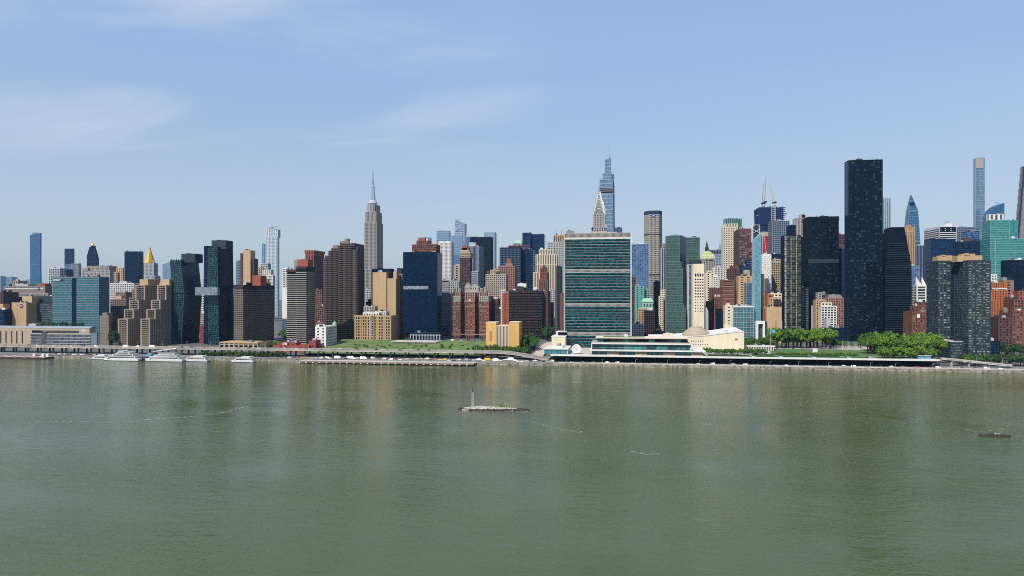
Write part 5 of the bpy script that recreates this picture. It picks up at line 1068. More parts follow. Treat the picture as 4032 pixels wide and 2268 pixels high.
simple('cream_tower', 'cream stepped block right of the cream slab', 1250, 2780, 2814, 1074, ST('cream', 'pane', p=6, h=4, fx=.35), d=20, roofs=((2784, 2802, 1066, 'cream'),))
simple('white_block', 'white small-windowed block right of the cream stepped one', 1240, 2808, 2832, 1088, ST('white', 'pane', p=3, h=3.4, fx=.5), d=20)
b, e = simple('brown_stepped_block', 'brown stepped brick blocks in the street right of the cream slab', 1130, 2800, 2842, 1132, ST('brick', 'pane', p=3.4, h=3.3), d=24)
blk(b, 2786, 2812, 1186, ST('plum', 'pane', p=3.4, h=3.3), d=24, dy=-30); blk(b, 2812, 2842, 1168, ST('brick', 'pane', p=3.4, h=3.3), d=24, dy=-36); blk(b, 2824, 2844, 1216, ST('navy', 'bluedk', p=3.4, h=3.3), d=20, dy=-50); pent(b, 2806, 2836, 1138, 'plum', d=20, dy=-10, bot=1170)
# towers further right
b, e = simple('green_crown_tower', 'tall pale stone tower with a green glass crown', 1500, 2849, 2905, 893, ST('cream', 'pane', p=3.3, h=3.9, fx=.5, fz=.55), cat='tower', d=34, ss=None); blk(b, 2905, 2929, 893, ST('stone', 'pane', p=3.3, h=3.9, fx=.5), d=24, dy=8)
S_ = ST('teal', 'green', p=4, h=0, fx=.7, rc=.4, mb=.3, mt=.5); blk(b, 2855, 2907, 860, S_, d=28, dy=2, bot=895); blk(b, 2907, 2922, 860, S_, d=20, dy=8, bot=895); blk(b, 2854, 2906, 880, ST('cream', 'green', p=3.3, h=0, fx=.5, mb=.2, mt=.2), d=26, dy=1, bot=896)
simple('pale_gap_block', 'hazy pale block between the gilded dome and the green-crowned tower', 2200, 2836, 2852, 962, ST('paleblue', 'sky', p=0, h=6, fz=.8), d=24)
b, e = simple('grid_office_tower', 'dark office tower with a white square grid and open roof frame', 1350, 2911, 2962, 900, ST('plum', 'panew', p=3.2, h=3.6, fx=.62, fz=.6, rc=.4, mt=8), side=2889, cat='tower', ss=ST('dkgrey', None))
x0, x1, y0, y1, z0_, z1_ = e
for k in range(8): xx = x0 + (x1 - x0) * k / 7; b.add('roof_post', MB().box(xx - .3, xx + .3, y0 - .2, y0 + .4, z1_ - .3, z1_ + 3), wall('lgrey'))
b, e = simple('brick_striped_block', 'brick building with pale horizontal stripes', 1085, 2845, 2889, 1102, ST('brick', 'pane', p=0, h=3.1, fz=.3, rc=.2), d=24); slabs(b, e[0], e[1], e[2], e[3], e[4] + 20, e[5], 6.2, .7, .2, 'tan')
b, e = simple('dark_brick_tower', 'dark red brick tower behind the striped brick one', 1150, 2871, 2913, 1057, ST('plum', 'pane', p=3.6, h=3.4), d=24); pent(b, 2878, 2908, 1046, 'plum', d=12, bot=1060)
b, e = simple('tan_ledge_building', 'tan building with a rounded glass corner and roof plants', 1080, 2908, 2960, 1086, ST('tan', 'pane', p=8, h=3.6, fx=.4, fz=.4), d=24); pent(b, 2930, 2952, 1064, 'tan', d=10, bot=1090)
for px in (2928, 2936): b.add('roof_shrub', MB().lathe((PX(px, 1083), 1083), [(1, PZ(px, 1087, 1083)), (2.4, PZ(px, 1083, 1083)), (.3, PZ(px, 1077, 1083))], 8), plain('planting_green', (.05, .12, .04), .9))
simple('blue_glass_low', 'dark blue glass block between the tan ledge building and slim blue tower', 1062, 2938, 2970, 1113, ST('steel', 'deepblue', p=0, h=3.4, fz=.85, rc=.1), d=20)
b, e = simple('blue_patch_block', 'dark blue stepped glass blocks above the tan ledge building', 1250, 2917, 2950, 1045, ST('navy', 'blue', p=4, h=4, fx=.8), d=20); blk(b, 2940, 2964, 1022, ST('navy', 'blue', p=4, h=4, fx=.8), d=20, dy=6)
b = Bld('slim_blue_tower', 'slim light blue glass tower with a slanted open top', 1045, 2983, 'tower')
Yf = 1045.0; x0, x1 = PX(2969, Yf), PX(2996, Yf); d_ = min(40, x0 / kx(2960) - Yf); z0_, z1_, z2_ = b.z0, PZ(2983, 940, Yf), PZ(2983, 916, Yf)
prism(b, ring4(x0, x1, Yf, Yf + d_, z0_), [(x0, Yf, z1_), (x1, Yf, z2_), (x1, Yf + d_, z2_), (x0, Yf + d_, z1_)], ST('silver', 'aqua', p=0, h=3.4, fz=.93, rc=.08, me=.25), None, ST('dkgrey', 'grey', p=6, h=3.4), par=.3)
mb = MB(); zt = PZ(2983, 884, Yf)
for xx in (x0, x1): mb.tube((xx, Yf + 8, z1_ - 4), (xx, Yf + 8, zt), .4); mb.tube((xx, Yf + 20, z1_ - 4), (xx, Yf + 20, zt), .4)
mb.tube((x0, Yf + 8, zt), (x1, Yf + 8, zt), .4); mb.tube((x0, Yf + 8, z2_), (x1, Yf + 8, zt - 6), .35); mb.tube((x0, Yf + 8, zt - 6), (x1, Yf + 8, z2_), .35); b.add('crown_frame', mb, wall('white')); b.add('crown_core', MB().box(x0 + 1.5, x1 - 2, Yf + 9, Yf + 18, z1_ - 2, zt - 1.5), wall('dkgrey'))
b, e = simple('red_netted_tower', 'tower part wrapped in red netting behind the slim blue tower', 1400, 2998, 3026, 930, ST('red', None), d=22, cat='tower'); x0, x1, y0, y1, z0_, z1_ = e
blk(b, 2998, 3026, 913, None, plainw='stone', d=20, dy=1, bot=932); mb = MB()
for k in range(12): zz_ = z1_ - k * 5; mb.box(x0, x1, y0 - .5, y0, zz_ - .5, zz_)
b.add('net_battens', mb, wall('pink'), kind='stuff'); b.add('hoist_rail', MB().tube((x0 + 5, y0 - 1, z1_), (x1 - 2, y0 - 1, z1_ - 50), .5), wall('white')); b.add('hoist_rail', MB().tube((x0 + 2, y0 - 1, z1_ + 6), (x0 + 2, y0 - 1, z1_ - 60), .5), wall('white'))
b, e = simple('quilted_white_tower', 'white tower with a quilted diamond facade below the red netting', 1130, 3000, 3037, 1000, ST('white', None), d=22, cat='tower'); x0, x1, y0, y1, z0_, z1_ = e
dm = MB().rings([[(-2.4, 0, 0), (0, 0, -3.0), (2.4, 0, 0), (0, 0, 3.0)], [(-.3, -.55, 0), (0, -.55, -.3), (.3, -.55, 0), (0, -.55, .3)]]).mesh('facade_diamond', (0, 0, 0), wall('white'))
for r in range(20):
    for c in range(4 if r % 2 else 3):
        X = x0 + 2.6 + c * 4.9 + (0 if r % 2 else 2.45); Z = z1_ - 3.5 - r * 3.2
        if X < x1 - 1.5: link('facade_diamond', dm, b.root, (X - b.root.location.x, y0 - b.root.location.y - .01, Z - b.z0))
b, e = simple('tan_grid_block', 'tan gridded apartment block right of the quilted white tower', 1180, 3037, 3080, 1032, ST('tan', 'pane', p=3.4, h=3.6, fx=.6, fz=.6, rc=.5), d=24); blk(b, 3045, 3080, 1020, ST('beige', 'pane', p=3.4, h=3.6), d=14, dy=6)
# supertall under construction with cranes
b = Bld('construction_tower', 'dark blue netted tower under construction with an outside hoist', 1650, 3035, 'tower')
Yf = 1650.0; NET = plain('blue_netting', (.012, .03, .09), .8)
def kz(py): return PZ(3035, py, Yf)
x0, x1, x2 = PX(2984, Yf), PX(3036, Yf), PX(3093, Yf)
b.add('netted_core', MB().rings([ring4(x0 + 5, x2 - 12, Yf, Yf + 40, b.z0), ring4(x0 + 5, x2 - 12, Yf, Yf + 40, kz(905)), ring4(x0, x2 - 10, Yf - 3, Yf + 40, kz(880)), ring4(x0 - 1, x2 - 10, Yf - 3, Yf + 40, kz(819))]), NET)
for k in range(9): xx = x0 + 1 + k * 3.6; b.add('net_panel', MB().box(xx, xx + 3.2, Yf - 3.8, Yf - 3.1, kz(884 + (k % 3)), kz(816 - (k * 5) % 4)), NET)
for k in range(5): b.add('net_panel', MB().box(PX(3054, Yf) + k * 3.2, PX(3054, Yf) + k * 3.2 + 2.8, Yf - 3.8, Yf - 3.1, kz(872), kz(815 + (k * 3) % 4)), NET)
mb = MB()
for xx in (PX(3036, Yf), PX(3051, Yf)):
    for yy in (Yf - 8, Yf - 4.5): mb.tube((xx, yy, kz(930)), (xx, yy, kz(812)), .5)
for k in range(16): zz_ = kz(930) + k * 4.6; mb.tube((PX(3036, Yf), Yf - 8, zz_), (PX(3051, Yf), Yf - 8, zz_ + 4.6), .4); mb.box(PX(3038, Yf), PX(3050, Yf), Yf - 7.5, Yf - 5, zz_, zz_ + 1.6)
b.add('hoist_tower', mb, wall('lgrey'), kind='stuff'); b.add('hoist_head', MB().lathe((PX(3044, Yf), Yf - 6), [(4, kz(813)), (4, kz(808)), (2, kz(804)), (.2, kz(803))], 10), wall('lgrey'))
for k in range(8):
    za = kz(870) + k * 4.4; b.add('open_floor', MB().box(PX(3077, Yf), x2 + 1, Yf - 2, Yf + 20, za, za + .9), wall('silver')); b.add('column', MB().box(PX(3083, Yf) - .6, PX(3083, Yf) + .6, Yf - 1, Yf, za + .9, za + 4.4), wall('lgrey'))
for px, py in ((2980, 848), (3093, 842)): b.add('side_platform', MB().box(PX(px, Yf) - 1.5, PX(px, Yf) + 2.5, Yf - 4, Yf, kz(py + 3), kz(py - 2)), wall('steel'))
def crane(label, px, pb, tip_px, tip_py, jib_py, back_px, back_py, Y=1660.0):
    r_ = thing('tower_crane', label, 'crane', (PX(px, Y), Y, PZ(px, pb, Y)), 'cranes on the netted tower')
    A = Vector((PX(px, Y), Y, PZ(px, jib_py, Y))); T = Vector((PX(tip_px, Y), Y, PZ(tip_px, tip_py, Y))); K = Vector((PX(back_px, Y), Y, PZ(back_px, back_py, Y)))
    lat = plain('crane_paint', (.55, .50, .36), .6)
    def lattice(p, q, w, nseg):
        d = (q - p); u = d.normalized(); s_ = Vector((u.z, 0, -u.x)).normalized(); f_ = Vector((0, 1, 0)); mb = MB(); cs = [s_ * w - f_ * w * .6, s_ * -w - f_ * w * .6, f_ * w]
        for c in cs: mb.tube(p + c, q + c * .4, .42, .3, 4)
        for k in range(nseg):
            a = p + d * (k / nseg); e_ = p + d * ((k + 1) / nseg)
            for i in range(3): mb.tube(a + cs[i], e_ + cs[(i + 1) % 3], .25, .25, 3)
        return mb
    part('tower', lattice(Vector((A.x, Y, PZ(px, pb, Y))), A, 1.5, 6), lat, r_); part('boom', lattice(A, T, 1.3, 14), lat, r_)
    part('cab', MB().box(A.x - 2.6, A.x + 2.2, Y - 2, Y + 2, A.z - 2.6, A.z + 1.2), wall('dkgrey'), r_); part('counterweight', MB().box(A.x + 2.3, A.x + 6.4 if back_px > px else A.x + 5, Y - 1.6, Y + 1.6, A.z - 1.6, A.z + 2.0), wall('navy'), r_)
    part('a_frame', MB().tube(A, K, .35).tube(A + Vector((4, 0, 0)), K, .3), lat, r_); part('pendant', MB().tube(K, T, .16, .16, 3), wall('silver'), r_)
crane('left crane of three, pale leaning boom above the netted tower', 3002, 818, 3006, 722, 800, 3004, 786); crane('middle crane of three, tallest with an almost upright boom', 3011, 818, 3016, 692, 795, 3010, 776); crane('right crane of three, boom leaning left with counterweight on the right', 3046, 808, 3030, 712, 797, 3057, 780)
# dark striped office
b, e = simple('striped_office_tower', 'blue-grey office tower with fine vertical stripes below the netted tower', 1350, 3040, 3109, 869, ST('steel', 'bluedk', p=3.2, h=0, fx=.7, rc=.3, sp='bluegrey', sh=3.9), side=3025, cat='tower', ss=ST('steel', 'bluedk', p=0, h=3.9, fz=.5)); blk(b, 3026, 3112, 1000, ST('navy', 'bluedk', p=3.2, h=3.9, fx=.7), d=14, dy=-8)
# mission with glass front
b, e = simple('white_mission', 'low white block with teal glass curtain front behind the cream hall', 1035, 2886, 2969, 1206, ST('lgrey', 'teal', p=4.4, h=3.6, fx=.93, fz=.86, rc=.2, mt=2), side=2853, ss=ST('cream', 'pane', p=6, h=4, fx=.25, fz=.3)); blk(b, 2855, 2886, 1201, ST('cream', 'pane', p=7, h=5, fx=.25, fz=.3), d=20, dy=-.6)
b.add('roof_rim', MB().box(e[0] - 1, e[1] + .5, e[2] - .6, e[3], e[5] - 1.0, e[5] + .5), wall('white')); pent(b, 2852, 2876, 1278, 'cream', d=10, dy=-26, bot=1318, name='front_stair'); pent(b, 2846, 2884, 1296, 'stone', d=16, dy=-32, bot=1330, name='front_base')
b = Bld('portal_building', 'white square portal frame standing open by the park', 985, 3000)
x0, x1 = PX(2978, 985), PX(3012, 985); zt = PZ(3000, 1276, 985)
for a, c in ((x0, x0 + 2.6), (x1 - 2.6, x1)): b.add('portal_leg', MB().box(a, c, 985, 996, b.z0, zt), wall('white'))
b.add('portal_beam', MB().box(x0, x1, 984.9, 996, zt, zt + 4), wall('white')); b.add('glass_infill', MB().box(x0 + 2.6, x1 - 2.6, 990, 990.5, b.z0, zt), glass('green')); b.add('side_block', MB().box(x1, PX(3022, 985), 986, 1000, b.z0, zt + 3.4), wall('dkgrey'))
b, e = simple('tan_blank_house', 'tan blank-walled building beside the glassy striped tower', 1040, 3018, 3078, 1208, ST('tan', None), d=20); blk(b, 3030, 3078, 1172, ST('beige', 'pane', p=4, h=4, fx=.5), d=16, dy=4); blk(b, 3022, 3042, 1158, ST('orange', 'pane', p=6, h=4), d=14, dy=10); blk(b, 3034, 3079, 1155, ST('cream', 'pane', p=5, h=4), d=14, dy=14); pent(b, 3048, 3076, 1180, 'dkbrown', d=3, dy=-1, bot=1200, name='dark_recess')
water_tank(b, PX(3064, 1060), 1060, PZ(3064, 1152, 1060), 1.2); blk(b, 3058, 3080, 1262, ST('beige', None), d=10, dy=-8)
simple('pale_side_block', 'narrow pale tan slab right of the slim blue tower', 1062, 2997, 3010, 1078, ST('tan', None), d=16); simple('orange_side_block', 'orange brick block low behind the portal frame', 1052, 3004, 3030, 1215, ST('terracotta', 'pane', p=4, h=4), d=16)
# glassy striped residential tower
b = Bld('striped_glass_tower', 'glassy apartment tower with vertical strips of pale lit windows', 1045, 3120, 'tower')
Yf = 1045.0; x0, x1 = PX(3086, Yf), PX(3156, Yf); d_ = x0 / kx(3075) - Yf; zt = PZ(3120, 926, Yf); SL = ST('black', 'grey', p=3, h=3.6, fx=.8, fz=.7)
b.add('core', MB().box(x0, x1, Yf + .6, Yf + d_, b.z0, zt), wall('black')); prism(b, ring4(x0 - .02, x0 + 1, Yf + .6, Yf + d_, b.z0), ring4(x0 - .02, x0 + 1, Yf + .6, Yf + d_, zt + .2), None, None, SL)
cols = [(0, .06, 'grey'), (.08, .15, 'litstrip'), (.17, .36, 'bandsdk'), (.39, .44, 'litstrip'), (.46, .66, 'bandsdk'), (.69, .74, 'litstrip'), (.76, .98, 'bandsdk')]
nf = int((zt - b.z0) / 3.55)
for a, c, gk in cols:
    xa, xc = x0 + (x1 - x0) * a, x0 + (x1 - x0) * c
    me_ = MB().box(xa - b.root.location.x, xc - b.root.location.x, Yf + .2 - b.Y, Yf + .7 - b.Y, 0, 2.75).mesh('window', (0, 0, 0), glass(gk))
    for k in range(nf): link('window', me_, b.root, (0, 0, 1 + k * 3.55))
for a in (0, .16, .375, .45, .675, .75, .99): b.add('mullion', MB().box(x0 + (x1 - x0) * a - .25, x0 + (x1 - x0) * a + .25, Yf - .3, Yf + .5, b.z0, zt), wall('black'))
pent(b, 3108, 3134, 886, 'navy', side=3097, dy=8, bot=930)
simple('limestone_slab', 'tall limestone slab with thin ribs in the distance left of the dark office', 2200, 3134, 3182, 858, ST('stone', 'pane', p=4.4, h=0, fx=.4, rc=.6, sp='graybrown', sh=4), cat='tower', d=40, roofs=((3150, 3176, 846, 'stone'), (3158, 3170, 842, 'stone')))
b, e = simple('dark_office_tower', 'dark bronze office tower with rows of dim windows', 1110, 3183, 3303, 853, ST('black', 'blackwin', p=3.0, h=3.7, fx=.86, fz=.62, rc=.3, mt=8), cat='tower', d=34)
b.add('mechanical_band', MB().box(e[0], e[1], e[2] - .1, e[2] + .4, PZ(3243, 1035, 1110), PZ(3243, 1020, 1110)), wall('dkgrey')); b.add('roof_rim', MB().box(e[0] - .3, e[1] + .3, e[2] - .5, e[3], e[5] - 6.5, e[5] + .2), wall('black')); pent(b, 3225, 3262, 850, 'dkgrey', d=8, bot=856)
b, e = simple('navy_gap_tower', 'navy block in the gap left of the dark bronze office', 1160, 3155, 3184, 932, ST('navy', 'bluedk', p=0, h=4, fz=.8), d=20); b.add('lit_strip', MB().box(PX(3174, 1159), PX(3183, 1159), 1159, 1160.2, PZ(3178, 1078, 1159), PZ(3178, 988, 1159)), wall('cream'))
simple('banded_gap_block', 'dark banded block low between glassy tower and dark bronze office', 1080, 3154, 3184, 1132, ST('dkgrey', 'grey', p=0, h=3.6, fz=.6), d=14); simple('brick_gap_tower', 'dark red tower in the gap left of the black supertower', 1250, 3302, 3328, 922, ST('plum', 'pane', p=4, h=4), d=20); simple('dark_banded_block', 'dark grey banded block left of the black supertower foot', 1140, 3302, 3345, 980, ST('dkgrey', 'bluedk', p=0, h=3.6, fz=.55), d=20)
# tan cluster
b = Bld('tan_cluster', 'cluster of stepped tan and white brick apartments below the dark bronze office', 1050, 3258)
S_ = ST('tan', 'pane', p=3.4, h=3.3, fx=.55, fz=.55, rc=.4)
blk(b, 3250, 3322, 1172, dict(S_, w='pink'), d=20, dy=8); blk(b, 3232, 3296, 1205, ST('white', 'pane', p=4.2, h=3.5, fx=.62, fz=.55), side=3194, ss=dict(S_, w='terracotta')); blk(b, 3222, 3246, 1151, dict(S_, w='stone'), d=14, dy=14); blk(b, 3212, 3262, 1180, S_, d=14, dy=10); blk(b, 3234, 3276, 1190, ST('cream', 'pane', p=4.2, h=3.5), d=14, dy=4)
pent(b, 3262, 3310, 1160, 'grey', d=14, dy=14, bot=1175); water_tank(b, PX(3244, 1062), 1062, PZ(3244, 1170, 1062), 1.3)
b, e = simple('dark_low_block', 'low dark blue building with roof machines at the park edge', 1000, 3258, 3330, 1292, ST('navy', 'bluedk', p=0, h=4, fz=.5), side=3245); blk(b, 3254, 3271, 1252, None, plainw='lgrey', d=10, dy=8); roofkit(b, *e[:4], e[5] - .9, 5, seed=9)
# black supertower
b = Bld('black_supertower', 'tall plain black glass tower with rows of faint windows, tallest on the right', 1045, 3405, 'tower')
S_ = ST('black', 'blackwin', p=0, h=3.55, fz=.72, rc=.12, me=.4, mt=2)
x0, x1, y0, y1, z0_, z1_ = blk(b, 3341, 3476, 629, S_, side=3325, ss=ST('steel', 'bluedk', p=0, h=3.55, fz=.8, rc=.1))
for px, h_ in ((3372, 4), (3392, 6), (3400, 3), (3416, 7), (3432, 9), (3436, 7), (3440, 6)): mast(b, PX(px, 1060), 1060, z1_ - 1, z1_ + h_, .28)
pent(b, 3374, 3396, 625, 'dkgrey', d=6, bot=632)
simple('pale_blue_tower', 'pale blue glass tower in haze right behind the black supertower', 2350, 3473, 3508, 780, ST('silver', 'aqua', p=6, h=0, fx=.75, rc=.4), cat='tower', d=26); simple('navy_gap_block', 'navy block between the black supertower and the sloped black one', 1350, 3473, 3512, 936, ST('navy', 'bluedk', p=0, h=4, fz=.7), d=20)
b = Bld('sloped_black_tower', 'black balconied tower with sloping shoulders beside the supertower', 1045, 3540, 'tower')
Yf = 1045.0; BB = ST('black', 'black', p=3.4, h=3.1, fx=.8, fz=.55, rc=.4)
lv = [(1300, 3488, 3590), (1085, 3488, 3590), (1040, 3490, 3588), (950, 3497, 3572), (894, 3510, 3561)]
for (p0, l0, r0_), (p1, l1, r1_) in zip(lv, lv[1:]):
    z0_ = b.z0 if p0 == 1300 else PZ(3540, p0, Yf); z1_ = PZ(3540, p1, Yf); prism(b, ring4(PX(l0, Yf), PX(r0_, Yf), Yf, Yf + 26, z0_), ring4(PX(l1, Yf), PX(r1_, Yf), Yf, Yf + 26, z1_), BB, None, BB, par=.1)
zt = PZ(3540, 960, Yf); k = 0
while zt - k * 3.1 > b.z0 + 12:
    z_ = zt - k * 3.1; py = YH - (z_ - CAMH) * F / dep(3540, Yf); t = min(1, max(0, (py - 950) / 90)); l_ = 3497 - 9 * t; r_2 = 3572 + 17 * t; b.add('balcony', MB().box(PX(l_, Yf) - .8, PX(r_2, Yf) + .3, Yf - .8, Yf + 2, z_, z_ + .55), wall('dkgrey')); k += 1
b.add('louvre_panel', MB().box(PX(3526, Yf) - 1, PX(3553, Yf), Yf + .1 - 3.5, Yf, PZ(3540, 921, Yf), PZ(3540, 908, Yf)), wall('umber')) if False else None
simple('pale_sliver_building', 'narrow cream sliver of a building between the two black towers', 1075, 3473, 3490, 1066, ST('cream', 'pane', p=6, h=6, fx=.3), d=14)
b = Bld('gothic_crown_tower', 'slim tan tower with a lacy gothic crown behind the sloped black tower', 1440, 3583, 'tower')
S_ = ST('tan', 'pane', p=3.4, h=0, fx=.4, rc=.6, sp='terracotta', sh=3.8); x0, x1, y0, y1, z0_, z1_ = blk(b, 3565, 3602, 910, S_, d=24)
for k in range(6): xx = x0 + (x1 - x0) * k / 5; b.add('pinnacle', MB().lathe((xx, y0 + 1), [(1.3, z1_ - 10), (1.1, z1_ + 5), (.1, z1_ + 9 + 3 * (k % 2))], 6), wall('tan'))
b.add('crown', MB().lathe(((x0 + x1) / 2, y0 + 10), [(8, z1_ - 1), (7.4, z1_ + 7), (8, z1_ + 8), (5, z1_ + 12)], 8), wall('pink'))
b = Bld('pointed_glass_tower', 'sharp pointed blue glass tower with crossing facets', 2250, 3598, 'tower')
Yf = 2250.0; S_ = ST('steel', 'deepblue', p=0, h=8, fz=.85, rc=.2); S2 = dict(S_, g='sky')
z0_, z1_, z2_ = b.z0, PZ(3598, 950, Yf), PZ(3598, 830, Yf); prism(b, ring4(PX(3571, Yf), PX(3626, Yf), Yf, Yf + 40, z0_), ring4(PX(3573, Yf), PX(3624, Yf), Yf, Yf + 36, z1_), S_, None, S2); prism(b, ring4(PX(3573, Yf), PX(3624, Yf), Yf, Yf + 36, z1_), ring4(PX(3583, Yf), PX(3618, Yf), Yf + 4, Yf + 30, z2_), S_, None, S2)
zp = PZ(3594, 766, Yf); prism(b, ring4(PX(3583, Yf), PX(3618, Yf), Yf + 4, Yf + 30, z2_), ring4(PX(3592.5, Yf), PX(3597.5, Yf), Yf + 14, Yf + 18, zp), S_, None, S2)
b.add('dark_notch', MB().box(PX(3585, Yf), PX(3603, Yf), Yf + 3, Yf + 8, PZ(3594, 803, Yf), PZ(3594, 797, Yf)), wall('navy'))
simple('blue_gap_tower', 'grey-blue tower right of the lacy gothic crown', 1550, 3602, 3640, 966, ST('bluegrey', 'bluedk', p=3, h=0, fx=.6), d=24); simple('blue_glass_sliver', 'pale blue glass sliver below the gothic crown', 1200, 3590, 3622, 1046, ST('steel', 'blue', p=0, h=4, fz=.85), d=20)
b, e = simple('white_banded_tower', 'white banded office tower with a round dish on the roof', 1500, 3700, 3767, 890, ST('white', 'pane', p=0, h=4, fz=.55, rc=.5, mt=1), side=3638, cat='tower', ss=ST('white', 'pane', p=0, h=4, fz=.5, rc=.5, mt=4)); x0, x1, y0, y1, z0_, z1_ = e
for k in range(3): b.add('window', MB().box(x0 + 1 + k * (x1 - x0) / 3, x0 + (k + 1) * (x1 - x0) / 3 - 1, y0 - .1, y0 + .3, z1_ - 11, z1_ - 3), glass('black'))
Xd, Zd = PX(3732, y0 + 10), z1_ + 3; mb = MB(); n = 16
for r, d_ in ((8, 0), (7, -.6), (4, -1.8), (.1, -2.2)): mb.v += [(Xd + r * math.cos(2 * math.pi * i / n), y0 + 10 - d_, Zd + r * math.sin(2 * math.pi * i / n)) for i in range(n)]
for j in range(3):
    for i in range(n): mb.f.append((j * n + i, j * n + (i + 1) % n, (j + 1) * n + (i + 1) % n, (j + 1) * n + i))
b.add('roof_dish', mb, wall('white'))
simple('dark_blue_block', 'dark blue flat block in front of the white banded tower', 1320, 3668, 3762, 940, ST('navy', 'bluedk', p=0, h=4, fz=.85, rc=.1), cat='tower', d=30); b, e = simple('white_peaked_block', 'white block with two pointed sails on top behind the grey twin towers', 1130, 3609, 3648, 1124, ST('white', 'pane', p=9, h=4, fx=.7, fz=.6), d=20); x0, x1, y0, y1, z0_, z1_ = e
for a, c in ((x0, (x0 + x1) / 2), ((x0 + x1) / 2 + 1, x1)): b.add('roof_sail', MB().rings([[(a, y0, z1_), (c, y0, z1_), (c, y0 + 8, z1_), (a, y0 + 8, z1_)], [(a + .5, y0 + 3, z1_ + 13), (a + .9, y0 + 3, z1_ + 13), (a + .9, y0 + 4, z1_ + 13), (a + .5, y0 + 4, z1_ + 13)]]), wall('white'))
simple('red_topped_block', 'flat dark block with a reddish top edge behind the teal tower', 1600, 3773, 3842, 895, ST('bluegrey', 'bluedk', p=4, h=4, fx=.7), d=24, roofs=((3776, 3836, 894, 'plum'),)); simple('navy_flat_block', 'navy flat block right of the red-edged one', 1560, 3806, 3854, 911, ST('navy', 'blue', p=0, h=4, fz=.8), d=20); simple('dark_slab_block', 'wide dark slate block above the grey twin towers', 1420, 3770, 3882, 950, ST('navy', 'bluedk', p=4, h=4, fx=.75, fz=.6), d=24, roofs=((3796, 3826, 938, 'plum'), (3828, 3870, 944, 'dkgrey')))
b = Bld('hazy_supertower', 'very tall thin pale blue tower in haze near the right edge', 2700, 3855, 'tower')
S_ = ST('paleblue', 'sky', p=0, h=9, fz=.9, rc=.2); Yf = 2700.0; x0, x1, y0, y1, z0_, z1_ = blk(b, 3841, 3878, 622, S_, side=3832, ss=ST('paleblue', 'sky', p=6, h=9, fx=.6))
b.add('crown_screen', MB().box(PX(3842, Yf), PX(3872, Yf), Yf - 1, Yf, PZ(3855, 662, Yf), PZ(3855, 620, Yf)), wall('stone')); b.add('dark_seam', MB().box(PX(3850, Yf), PX(3853.5, Yf), Yf - .6, Yf, PZ(3855, 772, Yf), PZ(3855, 668, Yf)), wall('bluegrey'))
for py in (792, 895): b.add('belt', MB().box(x0, x1, Yf - .8, Yf, PZ(3855, py + 3, Yf), PZ(3855, py, Yf)), wall('bluegrey'))
b = Bld('curved_top_tower', 'blue tower with a curved quarter-round top and small roof crane', 2600, 3928, 'tower')
Yf = 2600.0; x0, x1 = PX(3893, Yf), PX(3955, Yf); zb, zt = PZ(3925, 850, Yf), PZ(3925, 800, Yf); prof = [(x0, zb)] + [(x0 + (x1 - x0) * (.0 + t), zb + (zt - zb) * math.sin(t * math.pi / 2) ** .7) for t in (.15, .3, .45, .6, .75, .9, 1.0)] + [(x1, PZ(3925, 1000, Yf)), (x0, PZ(3925, 1000, Yf))]
mb = MB(); f0 = [(p[0], Yf, p[1]) for p in prof]; f1 = [(p[0], Yf + 40, p[1]) for p in prof]; mb.poly(f0[::-1]); mb.poly(f1)
for i in range(len(prof)): mb.quad(f0[i], f0[(i + 1) % len(prof)], f1[(i + 1) % len(prof)], f1[i])
b.add('curved_body', mb, glass('deepblue')); b.add('lower_body', MB().box(x0, x1, Yf + .1, Yf + 40, b.z0, PZ(3925, 1000, Yf)), glass('blue')); b.add('roof_crane', MB().tube((PX(3930, Yf), Yf, zt - 8), (PX(3931, Yf), Yf, zt + 1), 1).tube((PX(3931, Yf), Yf, zt + 1), (PX(3916, Yf), Yf, zt + 3), .8), wall('steel'))
simple('white_striped_tower', 'grey and white striped tower left of the turquoise one', 1800, 3895, 3952, 843, ST('white', 'grey', p=9, h=0, fx=.5, rc=.6), side=3883, cat='tower', ss=ST('white', 'grey', p=6, h=0, fx=.5))
b, e = simple('turquoise_tower', 'bright turquoise glass office tower with a lower shoulder', 1250, 3898, 4060, 938, ST('teal', 'turq', p=0, h=3.9, fz=.7, rc=.15, me=.3), cat='tower', d=30); blk(b, 3898, 3974, 866, ST('teal', 'turq', p=0, h=3.9, fz=.72, rc=.15), d=26, dy=2, bot=942); blk(b, 3974, 4008, 866, ST('teal', 'turq', p=0, h=3.9, fz=.9, rc=.1), d=20, dy=8, bot=942); b.add('corner_fin', MB().box(PX(3918, 1249), PX(3919.5, 1249), 1249.2, 1250, b.z0, PZ(3918, 940, 1250)), wall('lgrey'))
b = Bld('steel_needle', 'edge of a stepped tapering needle tower cut by the right picture edge', 2600, 4025, 'tower'); Yf = 2600.0; mb = MB()
for k in range(12): t = k / 12; pl = 4003 + 29 * t ** 1.1; mb.box(PX(pl, Yf), PX(4052, Yf), Yf, Yf + 18, PZ(4020, 1000 - 345 * t, Yf) if k else b.z0, PZ(4020, 1000 - 345 * (k + 1) / 12, Yf))
b.add('shaft', mb, wall('graybrown')); mb = MB()
for k in range(12): t = k / 12; pl = 4003 + 29 * t ** 1.1; mb.box(PX(pl, Yf) - .6, PX(pl + 7, Yf), Yf - .8, Yf, PZ(4020, 1000 - 345 * t, Yf), PZ(4020, 1000 - 345 * (k + 1) / 12, Yf))
b.add('glass_edge', mb, glass('bluedk'))
simple('dark_right_tower', 'dark grey gridded tower at the right edge under the turquoise one', 1130, 3975, 4060, 1023, ST('navy', 'blackwin', p=3.2, h=3.6, fx=.7, fz=.6), d=24)
